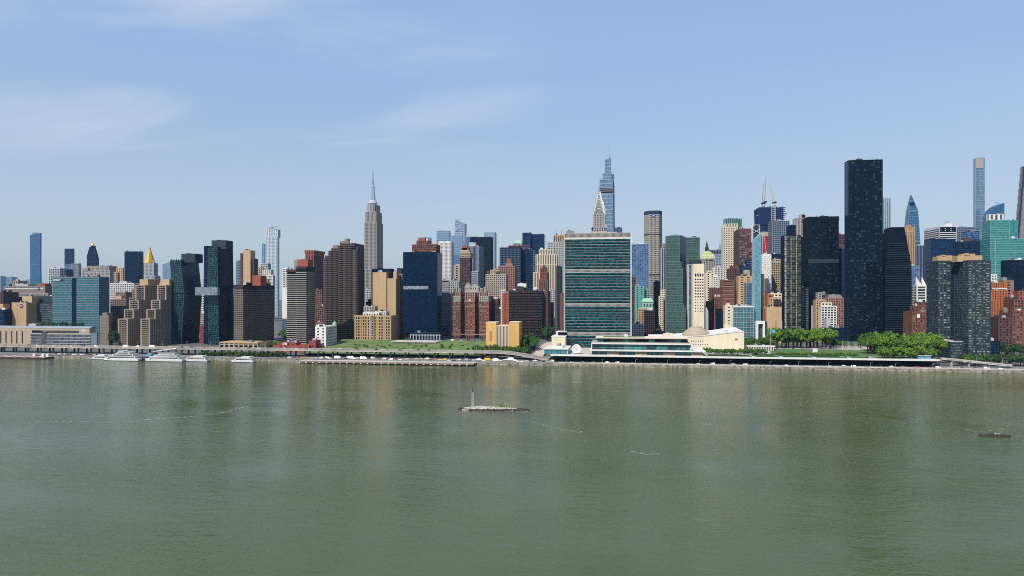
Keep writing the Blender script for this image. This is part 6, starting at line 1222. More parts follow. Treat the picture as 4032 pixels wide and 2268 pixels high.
# grey twin apartment towers
GRT = ST('dkgrey', 'bands', p=0, h=3.05, fz=.55, rc=.3, mt=2, me=.4)
def twin(name, label, Y, pL, pR, sd, top_, ph):
    b = Bld(name, label, Y, (pL + pR) / 2, 'tower', z=9.0); GF = ST('dkgrey', 'bands', p=5.0, h=3.05, fx=.9, fz=.6, rc=.3, mt=2, me=.5); GS = ST('dkgrey', 'bands', p=5.5, h=3.05, fx=.82, fz=.5, rc=.3, mt=2, me=.6)
    x0, x1, y0, y1, z0_, z1_ = blk(b, pL, pR, top_, GF, side=sd, ss=GS, roof='dkbrown')
    for k in range(4): xx = x0 + (x1 - x0) * k / 3; b.add('pier', MB().box(xx - .4, xx + .4, y0 - .5, y0, z0_, z1_), wall('dkgrey'))
    for k in range(1, 4): yy = y0 + (y1 - y0) * k / 4; b.add('pier', MB().box(x0 - .6, x0, yy - .8, yy + .8, z0_, z1_), wall('dkgrey'))
    for p in ph: pent(b, *p)
twin('grey_twin_tower', 'left one of the grey glass twin towers near the right edge, set further back', 915, 3694, 3742, 3648, 1026, ((3692, 3754, 1010, 'tan', None, 14, 8, 1030), (3700, 3750, 1006, 'tan', None, 10, 10, 1015)))
twin('grey_twin_tower', 'right one of the grey glass twin towers, the nearer with many pale blinds', 885, 3812, 3899, 3741, 1024, ((3770, 3868, 1006, 'tan', None, 14, 12, 1030), (3790, 3840, 999, 'tan', None, 10, 14, 1010)))
b, e = simple('low_wing_building', 'low dark building with a pale flat roof in front of the twin towers', 850, 3742, 3790, 1346, ST('dkgrey', 'grey', p=0, h=3.4, fz=.55, rc=.3, mt=1.4), side=3622, roof='rooftan', ss=ST('dkgrey', 'panew', p=3.6, h=3.4, fx=.45, fz=.5, mt=1.2))
b.add('white_cornice', MB().box(e[0] - .5, e[1] + .5, e[2] - .5, e[3], e[5] - .3, e[5] + .5), wall('lgrey')); b.add('roof_deck', MB().box(e[0] + .6, e[1] - .6, e[2] + .6, e[3] - .6, e[5] + .5, e[5] + .62), wall('rooftan'))
simple('dark_glass_annex', 'low dark glazed annex right of the nearer grey twin tower', 890, 3899, 3938, 1342, ST('navy', 'bluedk', p=3, h=3.4, fx=.85, fz=.6), d=20)
b, e = simple('brick_apartment', 'red-brown stepped brick apartment left of the grey twin towers', 1000, 3592, 3655, 1228, ST('brick', 'panew', p=3.4, h=3.2, fx=.42), d=30); blk(b, 3604, 3655, 1205, ST('brick', 'panew', p=3.4, h=3.2), d=18, dy=6); blk(b, 3616, 3652, 1188, ST('brick', 'pane', p=4, h=4), d=14, dy=10); b.add('white_panel', MB().box(PX(3610, 1000), PX(3622, 1000), 999.6, 1000, PZ(3616, 1252, 1000), PZ(3616, 1236, 1000)), wall('white'))
b = Bld('orange_brick_tower', 'bright orange brick tower with vertical ribs at the right', 985, 3935, 'tower'); S_ = ST('orange', 'pane', p=3.0, h=0, fx=.35, rc=.5, sp='terracotta', sh=3.2)
for L, R_, t, dy in ((3899, 3935, 1182, 0), (3903, 3968, 1142, 8), (3908, 3958, 1112, 14), (3960, 3982, 1180, 10)): blk(b, L, R_, t, S_, d=20, dy=dy)
b.add('white_terrace', MB().box(PX(3908, 998), PX(3966, 998), 998, 1003, PZ(3935, 1139, 998), PZ(3935, 1135, 998)), wall('white'))
b, e = simple('pink_block', 'pink brick block behind the orange brick tower', 1090, 3952, 3992, 1104, ST('pink', 'pane', p=9, h=4, fx=.3), d=20); pent(b, 3948, 3966, 1092, 'grey', d=8, bot=1108); simple('white_terrace_block', 'small white terraced block above the orange brick tower', 1110, 3903, 3926, 1080, ST('white', 'pane', p=4, h=4), d=14)
b, e = simple('dark_brown_block', 'dark brown brick block with a roof water tank at the right', 935, 3931, 3988, 1250, ST('plum', 'pane', p=3.6, h=3.2, fx=.42), d=30); water_tank(b, PX(3958, 945), 945, PZ(3958, 1242, 945), 1.5); roofkit(b, *e[:4], e[5] - .9, 4, seed=12)
b, e = simple('right_brick_block', 'large red-brown brick apartment cut by the right edge', 950, 3986, 4070, 1222, ST('brick', 'panew', p=3.6, h=3.2, fx=.42), d=30); blk(b, 3992, 4070, 1178, ST('brick', 'pane', p=3.6, h=3.2), d=20, dy=10); blk(b, 4012, 4070, 1145, ST('terracotta', 'pane', p=3.6, h=3.2), d=14, dy=18); blk(b, 3978, 4016, 1170, ST('brick', 'pane', p=3.6, h=3.2), d=14, dy=24)
# ================================================================== waterfront, trees, cars, boats
# landmarks used to say where along the shore a small thing is
ZONES = [(0, 390, 'below the long low beige building'), (390, 660, 'below the stepped terrace towers'), (660, 900, 'below the leaning dark towers'), (900, 1070, 'below the tan garage'), (1070, 1250, 'below the red brick podium'), (1250, 1400, 'below the domed white building'), (1400, 1580, 'below the tan warehouse'), (1580, 1740, 'below the dark glass slab'), (1740, 1910, 'below the ornate brick block'), (1910, 2060, 'below the golden building'), (2060, 2215, 'left of the green slab'), (2215, 2490, 'below the green slab'), (2490, 2780, 'below the conference building'), (2780, 2960, 'below the cream hall'), (2960, 3200, 'below the flag lawn'), (3200, 3450, 'below the black supertower'), (3450, 3700, 'below the right-hand grove'), (3700, 4032, 'below the grey twin towers')]
def zone(px):
    for a, c, t in ZONES:
        if a <= px < c: return t
    return ZONES[-1][2] if px > 2000 else ZONES[0][2]
ORD = ['first', 'second', 'third', 'fourth', 'fifth', 'sixth', 'seventh', 'eighth', 'ninth', 'tenth', 'eleventh', 'twelfth', 'thirteenth', 'fourteenth', 'fifteenth', 'sixteenth', 'seventeenth', 'eighteenth', 'nineteenth', 'twentieth', 'twenty-first', 'twenty-second', 'twenty-third', 'twenty-fourth', 'twenty-fifth'] + ['twenty-' + q for q in ('sixth', 'seventh', 'eighth', 'ninth')] + ['thirtieth'] + ['thirty-' + q for q in ('first', 'second', 'third', 'fourth', 'fifth', 'sixth', 'seventh', 'eighth', 'ninth')] + ['fortieth'] + ['forty-' + q for q in ('first', 'second', 'third', 'fourth', 'fifth', 'sixth', 'seventh', 'eighth', 'ninth')] + ['fiftieth', 'fifty-first', 'fifty-second', 'fifty-third', 'fifty-fourth']
def number(items, fmt):
    """items: (px, key, object); labels each by its place from the left within its key"""
    seen = {}
    tot = {}
    for px, key, o in items: tot[key] = tot.get(key, 0) + 1
    for px, key, o in sorted(items, key=lambda t: t[0]):
        k = seen.get(key, 0); seen[key] = k + 1
        o['label'] = fmt(key) if tot[key] == 1 else ORD[min(k, len(ORD) - 1)] + ' from left, ' + fmt(key)
# ---- trees
def leaf_mat(name, a, c):
    m, nt, p = nmat(name); geo = N(nt, 'ShaderNodeNewGeometry'); oi = N(nt, 'ShaderNodeObjectInfo')
    r = mth(nt, 'FRACT', mth(nt, 'ADD', geo.outputs['Random Per Island'], mth(nt, 'MULTIPLY', oi.outputs['Random'], .9)))
    mx = N(nt, 'ShaderNodeMix', data_type='RGBA'); nt.links.new(r, mx.inputs['Factor']); mx.inputs['A'].default_value = col4(a); mx.inputs['B'].default_value = col4(c)
    nt.links.new(mx.outputs['Result'], p.inputs['Base Color']); p.inputs['Roughness'].default_value = .75; p.inputs['Specular IOR Level'].default_value = .2
    return m
LEAF = [leaf_mat('leaf_fresh', (.038, .108, .008), (.15, .225, .020)), leaf_mat('leaf_mid', (.02, .065, .010), (.075, .14, .022)), leaf_mat('leaf_deep', (.012, .04, .012), (.04, .085, .022))]
BARK = wall('umber')
def crown_mesh(seed, mat, n=1300, rx=1.0, rz=.9, lobes=9, leaf=.08):
    rd = random.Random(seed); mb = MB(); L = []
    for i in range(lobes):
        a = rd.uniform(0, 6.283); r = rd.uniform(.15, .72); L.append((math.cos(a) * r * rx, math.sin(a) * r * rx, rd.uniform(-.5, .6) * rz * (1.1 - r * .6), rd.uniform(.20, .44)))
    for i in range(n):
        cx, cy, cz, cr = L[i % lobes]; v = Vector((rd.gauss(0, 1), rd.gauss(0, 1), rd.gauss(0, 1))).normalized(); rr = cr * (.55 + .5 * rd.random() ** .6)
        p = Vector((cx, cy, cz)) + Vector((v.x * rr, v.y * rr, v.z * rr * .85)); nn = (v + Vector((rd.uniform(-.7, .7), rd.uniform(-.7, .7), rd.uniform(-.3, .9)))).normalized(); a = nn.orthogonal().normalized(); c = nn.cross(a); s = leaf * rd.uniform(.7, 1.5)
        a *= s; c *= s * rd.uniform(.5, .9); mb.quad(p - a, p - c, p + a, p + c)
    return mb.mesh('crown', (0, 0, 0), mat)
CROWNS = [[crown_mesh(10 * k + s, LEAF[k], lobes=11 + s % 4) for s in range(4)] for k in range(3)]
def trunk_mesh(seed):
    rd = random.Random(seed); mb = MB().tube((0, 0, -.1), (0, 0, .55), .035, .022, 6)
    for i in range(5): a = i * 1.3 + rd.random(); mb.tube((0, 0, .35 + .05 * i), (math.cos(a) * .26, math.sin(a) * .26, .62 + .06 * i), .016, .006, 4)
    return mb.mesh('trunk', (0, 0, 0), BARK)
TRUNKS = [trunk_mesh(s) for s in range(3)]
TREES = []; rt = random.Random(21)
def tree(px, Y, h, w=None, kind=1, z=None, key='tree', name='tree', group=None, low=False):
    X = PX(px, Y); zz = g(X, Y) if z is None else z; w = w or h * .42
    r_ = link(name, None, None, (X, Y, zz)); r_['category'] = 'tree'
    if group: r_['group'] = group
    t = link('trunk', TRUNKS[rt.randrange(3)], r_); t.scale = (h, h, h * .8)
    c = link('crown', CROWNS[kind][rt.randrange(4)], r_, (0, 0, h * (.50 if low else .62))); ch = h * (.50 if low else .40); c.scale = (w, w, ch * 1.15); c.rotation_euler = (0, 0, rt.uniform(0, 6.28))
    TREES.append((px, key, r_)); return r_
# park grove behind the lawn
for i in range(30):
    px = 3045 + (i % 15) * 16 + rt.uniform(-5, 5); Y = 932 + (i // 15) * 22 + rt.uniform(-5, 7); tree(px, Y, rt.uniform(22, 29), rt.uniform(8, 11), rt.choice([0, 1, 1]), TZ, 'tree in the tall grove behind the park lawn', group='grove behind the lawn')
for px, Y, h in ((2935, 940, 14), (2950, 930, 13), (2962, 945, 15), (3000, 925, 17), (3014, 915, 17), (3025, 930, 18), (3034, 910, 17), (2990, 912, 15)): tree(px, Y, h, h * .42, 1, TZ, 'tree by the white portal frame')
# right-hand grove
for i in range(52):
    px = 3395 + rt.random() * 290; f_ = rt.random(); Y = 815 + 105 * f_
    if px < 3470 and Y < 850: Y += 40
    tree(px, Y, rt.uniform(19, 27), rt.uniform(8.5, 12), rt.choice([0, 0, 1]), TZ, 'tree in the bright leafy grove right of the lawn', group='leafy grove right of the lawn')
for i in range(20): tree(3470 + i * 11 + rt.uniform(-4, 4), 803 + rt.uniform(0, 9), rt.uniform(11, 16), rt.uniform(6.5, 8.5), rt.choice([0, 0, 1]), TZ, 'front tree of the bright grove beside the deck edge', group='leafy grove right of the lawn', low=True)
for i in range(9): tree(3280 + i * 14 + rt.uniform(-4, 4), 940 + rt.uniform(-8, 15), rt.uniform(9, 14), None, rt.choice([1, 2]), TZ, 'tree near the flagpole row')
# shrubs and young trees along the garden
for i in range(34):
    px = 2778 + i * 7.2 + rt.uniform(-3, 3); tree(px, 829 + rt.uniform(-4, 16), rt.uniform(5, 8.5), rt.uniform(3, 4.4), rt.choice([0, 1]), TZ, 'young tree in the garden below the cream hall', name='young_tree', group='garden below the cream hall', low=True)
for i in range(26): px = 3060 + i * 12.5 + rt.uniform(-4, 4); tree(px, 828 + rt.uniform(-1.5, 3), rt.uniform(3.4, 5), rt.uniform(2.6, 3.6), 0, TZ, 'low blossom shrub along the lawn edge', name='shrub', group='shrubs along the lawn', low=True)
# golden building trees
for i in range(34):
    px = 1868 + i * 6.6 + rt.uniform(-5, 5); Y = 846 + rt.uniform(0, 20)
    tree(px, Y, rt.uniform(11, 15), rt.uniform(5, 7), rt.choice([1, 1, 2]), None, 'tree in front of the golden building', group='trees round the golden building')
for i in range(14): tree(2046 + rt.random() * 60, 885 + rt.random() * 50, rt.uniform(15, 21), rt.uniform(6, 8), rt.choice([1, 2]), None, 'taller tree right of the golden building', group='trees round the golden building')
for i in range(8): tree(2140 + rt.random() * 32, 1010 + rt.random() * 60, rt.uniform(16, 24), 8, 2, None, 'dark street tree left of the green slab')
for i in range(10): tree(2575 + rt.random() * 34, 1000 + rt.random() * 120, rt.uniform(14, 20), 6, 2, None, 'dark street tree right of the green slab')
for i in range(5): tree(2792 + rt.random() * 26, 1010 + rt.random() * 40, rt.uniform(14, 18), 6, 2, None, 'dark street tree right of the cream slab')
# left shore bushes and trees
for i in range(46): tree(785 + i * 7.6 + rt.uniform(-3, 3), 806 + rt.uniform(-2, 6), rt.uniform(6, 9), rt.uniform(3.2, 4.6), rt.choice([1, 2, 2]), None, 'bushy tree in the shore strip before the viaduct', group='shore strip trees', low=True)
for i in range(7): tree(1062 + i * 8 + rt.uniform(-3, 3), 900 + rt.uniform(-8, 14), rt.uniform(12, 16), rt.uniform(5, 7), rt.choice([0, 1]), None, 'bright tree left of the red podium')
for px, Y, h in ((1030, 896, 8), (1022, 895, 7), (1325, 960, 12), (1338, 950, 12), (1352, 955, 11), (1368, 945, 10), (1384, 950, 9), (1602, 985, 10), (1611, 980, 10), (1120, 985, 26)): tree(px, Y, h, None, 1, None, 'single tree among the left-hand blocks')
for px, Y, h in ((448, 930, 24), (440, 925, 18), (642, 900, 9), (655, 905, 9), (630, 902, 7)): tree(px, Y, h, h * .36, rt.choice([1, 2]), None, 'tree beside the stepped terrace towers')
x0, x1, y0, y1, zl = LABROOF
for i in range(17): px = 142 + i * 11.5 + rt.uniform(-5, 5); tree(px, 908 + rt.uniform(-3, 5), rt.uniform(5, 7.5), rt.uniform(2.8, 4), rt.choice([1, 2]), zl - .2, 'roof garden tree on the long low building', group='roof garden trees', low=True)
# right shore
for i in range(22): px = 3780 + i * 12 + rt.uniform(-5, 5); tree(px, 822 + rt.uniform(0, 24), rt.uniform(9, 15), rt.uniform(4.5, 6.5), rt.choice([1, 1, 2]), None, 'tree in the row before the grey twin towers', group='trees before the twin towers')
for i in range(8): tree(3945 + i * 12, 880 + rt.uniform(0, 30), rt.uniform(12, 17), 6, 2, None, 'shaded tree below the dark brown block')
for i in range(48): px = 1380 + rt.random() * 500; tree(px, 850 + rt.random() * 80, rt.uniform(2, 3.6), rt.uniform(2, 3.4), rt.choice([0, 1]), 3.0 + (Y if False else 0) + 7.0, 'scrub bush on the grassy slope', name='bush', group='scrub on the grassy slope', low=True)
for px, key, o in TREES:
    if key.startswith('scrub'): o.location.z = 3.0 + (o.location.y - 838) * .062 + 2.2
number(TREES, lambda k: k)
# hedges on the garden terraces
for k, (a, c, Y) in enumerate(((2790, 2955, 801.5), (2972, 3065, 801.5), (3085, 3195, 801.5), (3215, 3335, 801.5), (2790, 2940, 812), (2960, 3045, 812), (3060, 3180, 812), (3195, 3300, 812), (3350, 3420, 808), (2960, 3180, 825.5), (3190, 3330, 825.5))):
    x0, x1 = PX(a, Y), PX(c, Y); mb = MB(); n = max(4, int((x1 - x0) / 1.6)); rd = random.Random(k)
    mb.rings([[(x, Y + rd.uniform(-.15, .15), TZ), (x, Y + 1.5, TZ), (x, Y + 1.4 + rd.uniform(-.2, .2), TZ + 1.3 + rd.uniform(-.2, .2)), (x, Y + .1, TZ + 1.25 + rd.uniform(-.2, .2))] for x in [x0 + (x1 - x0) * i / n for i in range(n + 1)]])
    o = link('hedge', mb.mesh('hedge', (x0, Y, TZ), LEAF[2]), None, (x0, Y, TZ)); tag(o, ORD[k] + ' clipped park hedge, counting rows from the front left', 'hedge', 'clipped garden hedges')
# ---- cars
CARC = dict(white=(.75, .75, .74), black=(.02, .02, .022), silver=(.42, .43, .45), grey=(.15, .155, .16), red=(.35, .03, .03), yellow=(.70, .36, .02), blue=(.04, .09, .22))
CM = {}
def paint(c):
    if c not in CM:
        m, nt, p = nmat('car_paint_' + c); p.inputs['Base Color'].default_value = col4(CARC[c]); p.inputs['Roughness'].default_value = .28; p.inputs['Coat Weight'].default_value = .5; CM[c] = m
    return CM[c]
def mcar(kind):
    bod, win = MB(), MB()
    def sec(pts, y): return [(x, y, z) for x, z in pts]
    if kind == 'car':
        lo = [(-2.25, .35), (2.25, .35), (2.3, .75), (1.2, .92), (-1.7, .95), (-2.3, .8)]; hi = [(-1.9, .94), (1.15, .9), (.35, 1.42), (-1.15, 1.45)]; L, wb = 2.25, 1.38
    elif kind == 'van':
        lo = [(-2.6, .4), (2.6, .4), (2.65, 1.0), (2.2, 1.15), (-2.6, 1.15)]; hi = [(-2.6, 1.15), (2.2, 1.15), (1.5, 2.15), (-2.6, 2.2)]; L, wb = 2.6, 1.6
    else:
        lo = [(-4.2, .5), (4.2, .5), (4.2, 1.2), (-4.2, 1.2)]; hi = [(-4.2, 1.2), (2.4, 1.2), (2.4, 3.3), (-4.2, 3.3)]; L, wb = 4.2, 2.7
    for pts, w in ((lo, .92), (hi, .82)):
        f0, f1 = sec(pts, -w), sec(pts, w); bod.poly(f0); bod.poly(f1[::-1])
        for i in range(len(pts)): bod.quad(f0[(i + 1) % len(pts)], f0[i], f1[i], f1[(i + 1) % len(pts)])
    if kind == 'truck': bod.box(2.5, 4.2, -1.0, 1.0, 1.2, 2.5)
    zl, zh = (hi[0][1] + .08, hi[2][1] - .1) if kind != 'truck' else (1.6, 2.3)
    xa, xb = (-1.35, .55) if kind == 'car' else ((.2, 1.6) if kind == 'van' else (2.8, 4.1))
    yw = .84 if kind != 'truck' else 1.02
    for s in (-1, 1): win.quad((xa, s * yw, zl), (xb + .3, s * yw, zl), (xb - .1, s * yw, zh), (xa + .2, s * yw, zh))
    if kind == 'car': win.quad((1.12, -.7, .97), (1.12, .7, .97), (.42, .7, 1.40), (.42, -.7, 1.40)); win.quad((-1.9, .7, 1.0), (-1.9, -.7, 1.0), (-1.2, -.7, 1.43), (-1.2, .7, 1.43))
    wh = MB(); wh.rings([[(.33 * math.cos(2 * math.pi * i / 10), y, .33 * math.sin(2 * math.pi * i / 10)) for i in range(10)] for y in (-.11, .11)])
    return bod.mesh('body', (0, 0, 0)), win.mesh('window', (0, 0, 0), glass('pane')), wh.mesh('wheel', (0, 0, 0), wall('black')), wb
CARM = {k: mcar(k) for k in ('car', 'van', 'truck')}; CARB = {}; CARS = []
NMK = dict(car='parked_car', van='white_van', truck='box_truck')
def car(px, Y, z, kind='car', c='white', key='', flip=False, group=None):
    bod, win, wh, wb = CARM[kind]
    if (kind, c) not in CARB:
        m2 = bod.copy(); m2.materials.append(paint(c)); CARB[(kind, c)] = m2
    r_ = link({'car': 'car', 'van': 'van', 'truck': 'box_truck'}[kind], None, None, (PX(px, Y), Y, z)); r_['category'] = {'car': 'car', 'van': 'van', 'truck': 'truck'}[kind]; r_['group'] = group or 'cars on the shore road'
    if flip: r_.rotation_euler = (0, 0, math.pi)
    link('body', CARB[(kind, c)], r_); link('window', win, r_)
    for sx_ in (-1, 1):
        for sy in (-1, 1): link('wheel', wh, r_, (sx_ * wb, sy * .80, .33))
    CARS.append((px, c + ' ' + {'car': 'car', 'van': 'van', 'truck': 'box truck'}[kind] + ' ' + key + ' ' + zone(px), r_)); return r_
rc_ = random.Random(5); PAL = ['white', 'white', 'white', 'silver', 'grey', 'black', 'black', 'red', 'blue']
px = 2200
while px < 3980:
    k = rc_.choice(['car', 'car', 'car', 'van']); car(px, rc_.choice([790.6, 790.6, 793.8, 798.5]), 3.17, k, rc_.choice(PAL) if k == 'car' else 'white', 'on the river road', flip=rc_.random() < .5); px += rc_.uniform(34, 62)
px = 1120
while px < 2180:
    k = rc_.choice(['car'] * 7 + ['van', 'truck']); car(px, rc_.choice([793, 797, 801, 806, 811]), 3.17, k, rc_.choice(PAL + ['yellow', 'white', 'white']) if k == 'car' else rc_.choice(['white', 'white', 'yellow']), 'in the shore lot', flip=rc_.random() < .5, group='cars in the shore lot'); px += rc_.uniform(11, 22)
px = 225
while px < 420: car(px, rc_.choice([796, 800, 804]), 3.17, 'car', rc_.choice(PAL), 'parked at the pier', group='cars parked at the pier'); px += rc_.uniform(7, 10)
px = 20
while px < 1750:
    k = rc_.choice(['car'] * 6 + ['van', 'truck'] if px < 900 else ['car']); car(px, rc_.choice([822, 826, 831, 835]), vz(PX(px, 826)) + .03, k, rc_.choice(PAL) if k == 'car' else 'white', 'up on the viaduct', flip=rc_.random() < .5, group='cars on the viaduct'); px += rc_.uniform(34, 80)
px = 1420
while px < 1930: car(px, 1008 + rc_.uniform(-4, 4), g(PX(px, 1008), 1008) + .05, rc_.choice(['car', 'car', 'van']), 'white' if rc_.random() < .6 else 'black', 'on the avenue', group='cars on the avenue'); px += rc_.uniform(18, 34)
number(CARS, lambda k: k)
# ---- street lamps and flagpoles
LAMPS = []
def lamp(px, Y, z, h=9.5):
    r_ = link('street_lamp', None, None, (PX(px, Y), Y, z)); r_['category'] = 'lamp'; r_['group'] = 'lamps along the shore roads'
    link('pole', LMESH[0], r_).scale = (1, 1, h / 9.5); link('arm', LMESH[1], r_, (0, 0, h)); LAMPS.append((px, 'slender grey street lamp ' + zone(px), r_))
LMESH = [MB().tube((0, 0, 0), (0, 0, 9.5), .16, .09, 6).mesh('pole', (0, 0, 0), wall('lgrey')), MB().tube((0, 0, 0), (1.8, 0, .35), .07).box(1.5, 2.3, -.15, .15, .25, .4).mesh('arm', (0, 0, 0), wall('lgrey'))]
for px in range(60, 1900, 96): lamp(px + rc_.uniform(-12, 12), 838.6, 10.4, 9)
for px in range(2240, 3690, 130): lamp(px + rc_.uniform(-20, 20), 789, 3.1, 5)
for px, Y in ((3706, 812), (3750, 815), (3800, 812), (3845, 815), (3906, 812), (3948, 815), (3690, 840)): lamp(px, Y, 3.2, 10)
number(LAMPS, lambda k: k)
r_ = thing('flagpole', 'tall white flagpole flying a light blue flag at the lawn', 'flagpole', (PX(3035, 845), 845, TZ)); X = PX(3035, 845); zt = PZ(3035, 1296, 845)
part('pole', MB().tube((X, 845, TZ), (X, 845, zt), .28, .14, 8).lathe((X, 845), [(.3, zt), (.35, zt + .3), (.05, zt + .6)], 8), wall('white'), r_)
mb = MB(); n = 8
for i in range(n + 1):
    t = i / n; mb.v += [(X + .2 + 5.0 * t, 845 + .5 * math.sin(t * 6), zt - .4 - 1.0 * t - .3 * math.sin(t * 5)), (X + .2 + 5.0 * t, 845.1 + .6 * math.sin(t * 6 + .4), zt - 3.2 - 1.6 * t)]
for i in range(n): mb.f.append((2 * i, 2 * i + 1, 2 * i + 3, 2 * i + 2))
fl = part('flag', mb, wall('flagblue'), r_)
FP = MB().tube((0, 0, 0), (0, 0, 11), .16, .10, 6).mesh('pole', (0, 0, 0), wall('white'))
FPS = []
for i in range(15): px = 3318 + i * 4.6; Y = 920 - i * .6; r_ = link('flagpole', None, None, (PX(px, Y), Y, TZ)); r_['category'] = 'flagpole'; r_['group'] = 'row of bare flagpoles'; link('pole', FP, r_); link('base', bpy.data.meshes.get('flag_base') or MB().box(-.5, .5, -.5, .5, 0, .5).mesh('flag_base', (0, 0, 0), wall('stone')), r_); FPS.append((px, 'bare white flagpole in the row before the black supertower', r_))
number(FPS, lambda k: k)
r_ = thing('stone_monument', 'small white upright stone monument on the lawn', 'monument', (PX(3209, 850), 850, TZ)); X = PX(3209, 850)
part('stele', MB().box(X - 2.6, X + 2.6, 849.4, 850.6, TZ, TZ + 6.6), wall('white'), r_); part('plinth', MB().box(X - 4.4, X + 4.4, 848.4, 852, TZ, TZ + .5), wall('stone'), r_)
r_ = thing('park_colonnade', 'long white low colonnade at the right end of the cream hall', 'colonnade', (PX(2960, 890), 890, TZ)); x0, x1 = PX(2932, 890), PX(3050, 890)
part('roof', MB().box(x0, x1, 888, 896, TZ + 5.0, TZ + 6.2), wall('white'), r_)
for k in range(18): xx = x0 + (x1 - x0) * k / 18; part('pillar', MB().box(xx, xx + .6, 888.4, 889, TZ, TZ + 5), wall('white'), r_)
part('back_wall', MB().box(x0, x1, 894, 895, TZ, TZ + 5), wall('cream'), r_)
r_ = thing('park_pavilion', 'low blue and white pavilion under the right-hand grove', 'pavilion', (PX(3640, 806), 806, TZ)); x0, x1 = PX(3606, 806), PX(3662, 806)
part('wall', MB().box(x0, x1, 804, 812, TZ, TZ + 3.2), plain('pale_blue_wall', (.16, .36, .5), .7), r_); part('roof', MB().box(x0 - 1, x1 + 1, 803, 813, TZ + 3.2, TZ + 3.7), wall('white'), r_)
# ---- right ramp
r_ = thing('highway_ramp', 'pale concrete ramp curving down at the right end of the plaza deck', 'ramp', (PX(3850, 808), 808, 3)); rl = [(3690, 822, 11.4), (3750, 818, 10.8), (3820, 813, 9.4), (3900, 809, 7.6), (3985, 806, 6.0)]
mb, bar = MB(), MB()
for (a, ya, za), (c, yc, zc) in zip(rl, rl[1:]):
    xa, xc = PX(a, ya), PX(c, yc); mb.rings([[(xa, ya, za - 1.4), (xa, ya + 9, za - 1.4), (xa, ya + 9, za), (xa, ya, za)], [(xc, yc, zc - 1.4), (xc, yc + 9, zc - 1.4), (xc, yc + 9, zc), (xc, yc, zc)]], True); bar.rings([[(xa, ya - .3, za - .2), (xa, ya + .1, za - .2), (xa, ya + .1, za + 1), (xa, ya - .3, za + 1)], [(xc, yc - .3, zc - .2), (xc, yc + .1, zc - .2), (xc, yc + .1, zc + 1), (xc, yc - .3, zc + 1)]], True)
part('deck', mb, CONC, r_); part('barrier', bar, CONC, r_)
for a, ya, za in rl[1:]: X = PX(a, ya); part('column', MB().box(X - .9, X + .9, ya + 2, ya + 6, 3, za - 1.4), wall('stone'), r_)
r_ = thing('street_ramp', 'sloping street with red and pale lanes rising beside the green slab', 'road', (PX(2150, 880), 880, 8)); mb = MB()
for k in range(8): Ya, Yb = 832 + k * 20, 832 + (k + 1) * 20; pa, pb = 2085 + k * 9, 2085 + (k + 1) * 9; mb.quad((PX(pa, Ya), Ya, g(0, Ya) + 1.2), (PX(pa + 46 - k, Ya), Ya, g(0, Ya) + 1.2), (PX(pb + 46 - k, Yb), Yb, g(0, Yb) + 1.2), (PX(pb, Yb), Yb, g(0, Yb) + 1.2))
part('roadway', mb, ground_mat('pink_paving', (.34, .24, .20), (.48, .40, .34), .3), r_)
for off in (0, 45): mb = MB(); [mb.tube((PX(2085 + off + k * 8.5, 832 + k * 20), 832 + k * 20, g(0, 832 + k * 20) + 1.7), (PX(2085 + off + (k + 1) * 8.5, 852 + k * 20), 852 + k * 20, g(0, 852 + k * 20) + 1.7), .55, .55, 4) for k in range(8)]; part('side_wall', mb, CONC, r_)
r_ = thing('raised_platform', 'raised pale roadway platform on slanted piles above the grassy slope', 'platform', (PX(1630, 950), 950, 8)); x0, x1 = PX(1540, 950), PX(1718, 950); part('deck', MB().box(x0, x1, 948, 985, 13.4, 14.3), CONC, r_)
for k in range(22): xx = x0 + 3 + (x1 - x0 - 6) * k / 21; part('pile', MB().tube((xx - .5, 946.5, 7.5), (xx + .6, 949.5, 13.5), .45, .45, 5), wall('graybrown'), r_)
r_ = thing('grass_road', 'pale roadway along the top of the grassy slope', 'road', (PX(1500, 990), 990, 11)); part('roadway', MB().box(PX(1400, 990), PX(1930, 990), 987, 1000, 10, 13.2), CONC, r_)
# ---- piers
r_ = thing('long_pier', 'long low concrete pier on dark piles along the shore left of centre', 'pier', (PX(1500, 775), 775, 0)); x0, x1 = PX(1182, 775), PX(1866, 770); part('deck', MB().box(x0, x1, 768, 785.6, 1.9, 2.9), CONC, r_); part('edge_beam', MB().box(x0, x1, 767.4, 768, 1.2, 3.2), wall('dkbeige'), r_)
cap = MB().box(-.9, .9, -.6, .6, 0, .9).mesh('pile_cap', (0, 0, 0), wall('white')); pil = MB().cyl((0, 0), .4, .4, -4, 1.9, 8).mesh('pile', (0, 0, 0), wall('dkbrown'))
k = x0 + 3
while k < x1: link('pile', pil, r_, (k - r_.location.x, 768.6 - 775, 0)); link('pile', pil, r_, (k - r_.location.x, 776 - 775, 0)); link('pile_cap', cap, r_, (k - r_.location.x, 766.9 - 775, .9)); k += 8.5
r_ = thing('barge_pier', 'low pier with faded red and white striped deck at the far left shore', 'pier', (PX(90, 776), 776, 0)); x0, x1 = PX(-40, 776), PX(192, 776); part('hull', MB().box(x0, x1, 768, 784, -.5, 1.9), wall('umber'), r_)
for k in range(26): a = x0 + (x1 - x0) * k / 26; part('deck_panel', MB().box(a + .1, a + (x1 - x0) / 26 - .1, 768.2, 783.8, 1.9, 2.1 + .1 * (k % 2)), wall(['rooftan', 'terracotta', 'pink', 'white'][(k * 7) % 4]), r_)
for px in (138, 172, 190): X = PX(px, 781); part('hut', MB().box(X - 1.8, X + 1.8, 779, 782.5, 2, 5.6), wall('white'), r_)
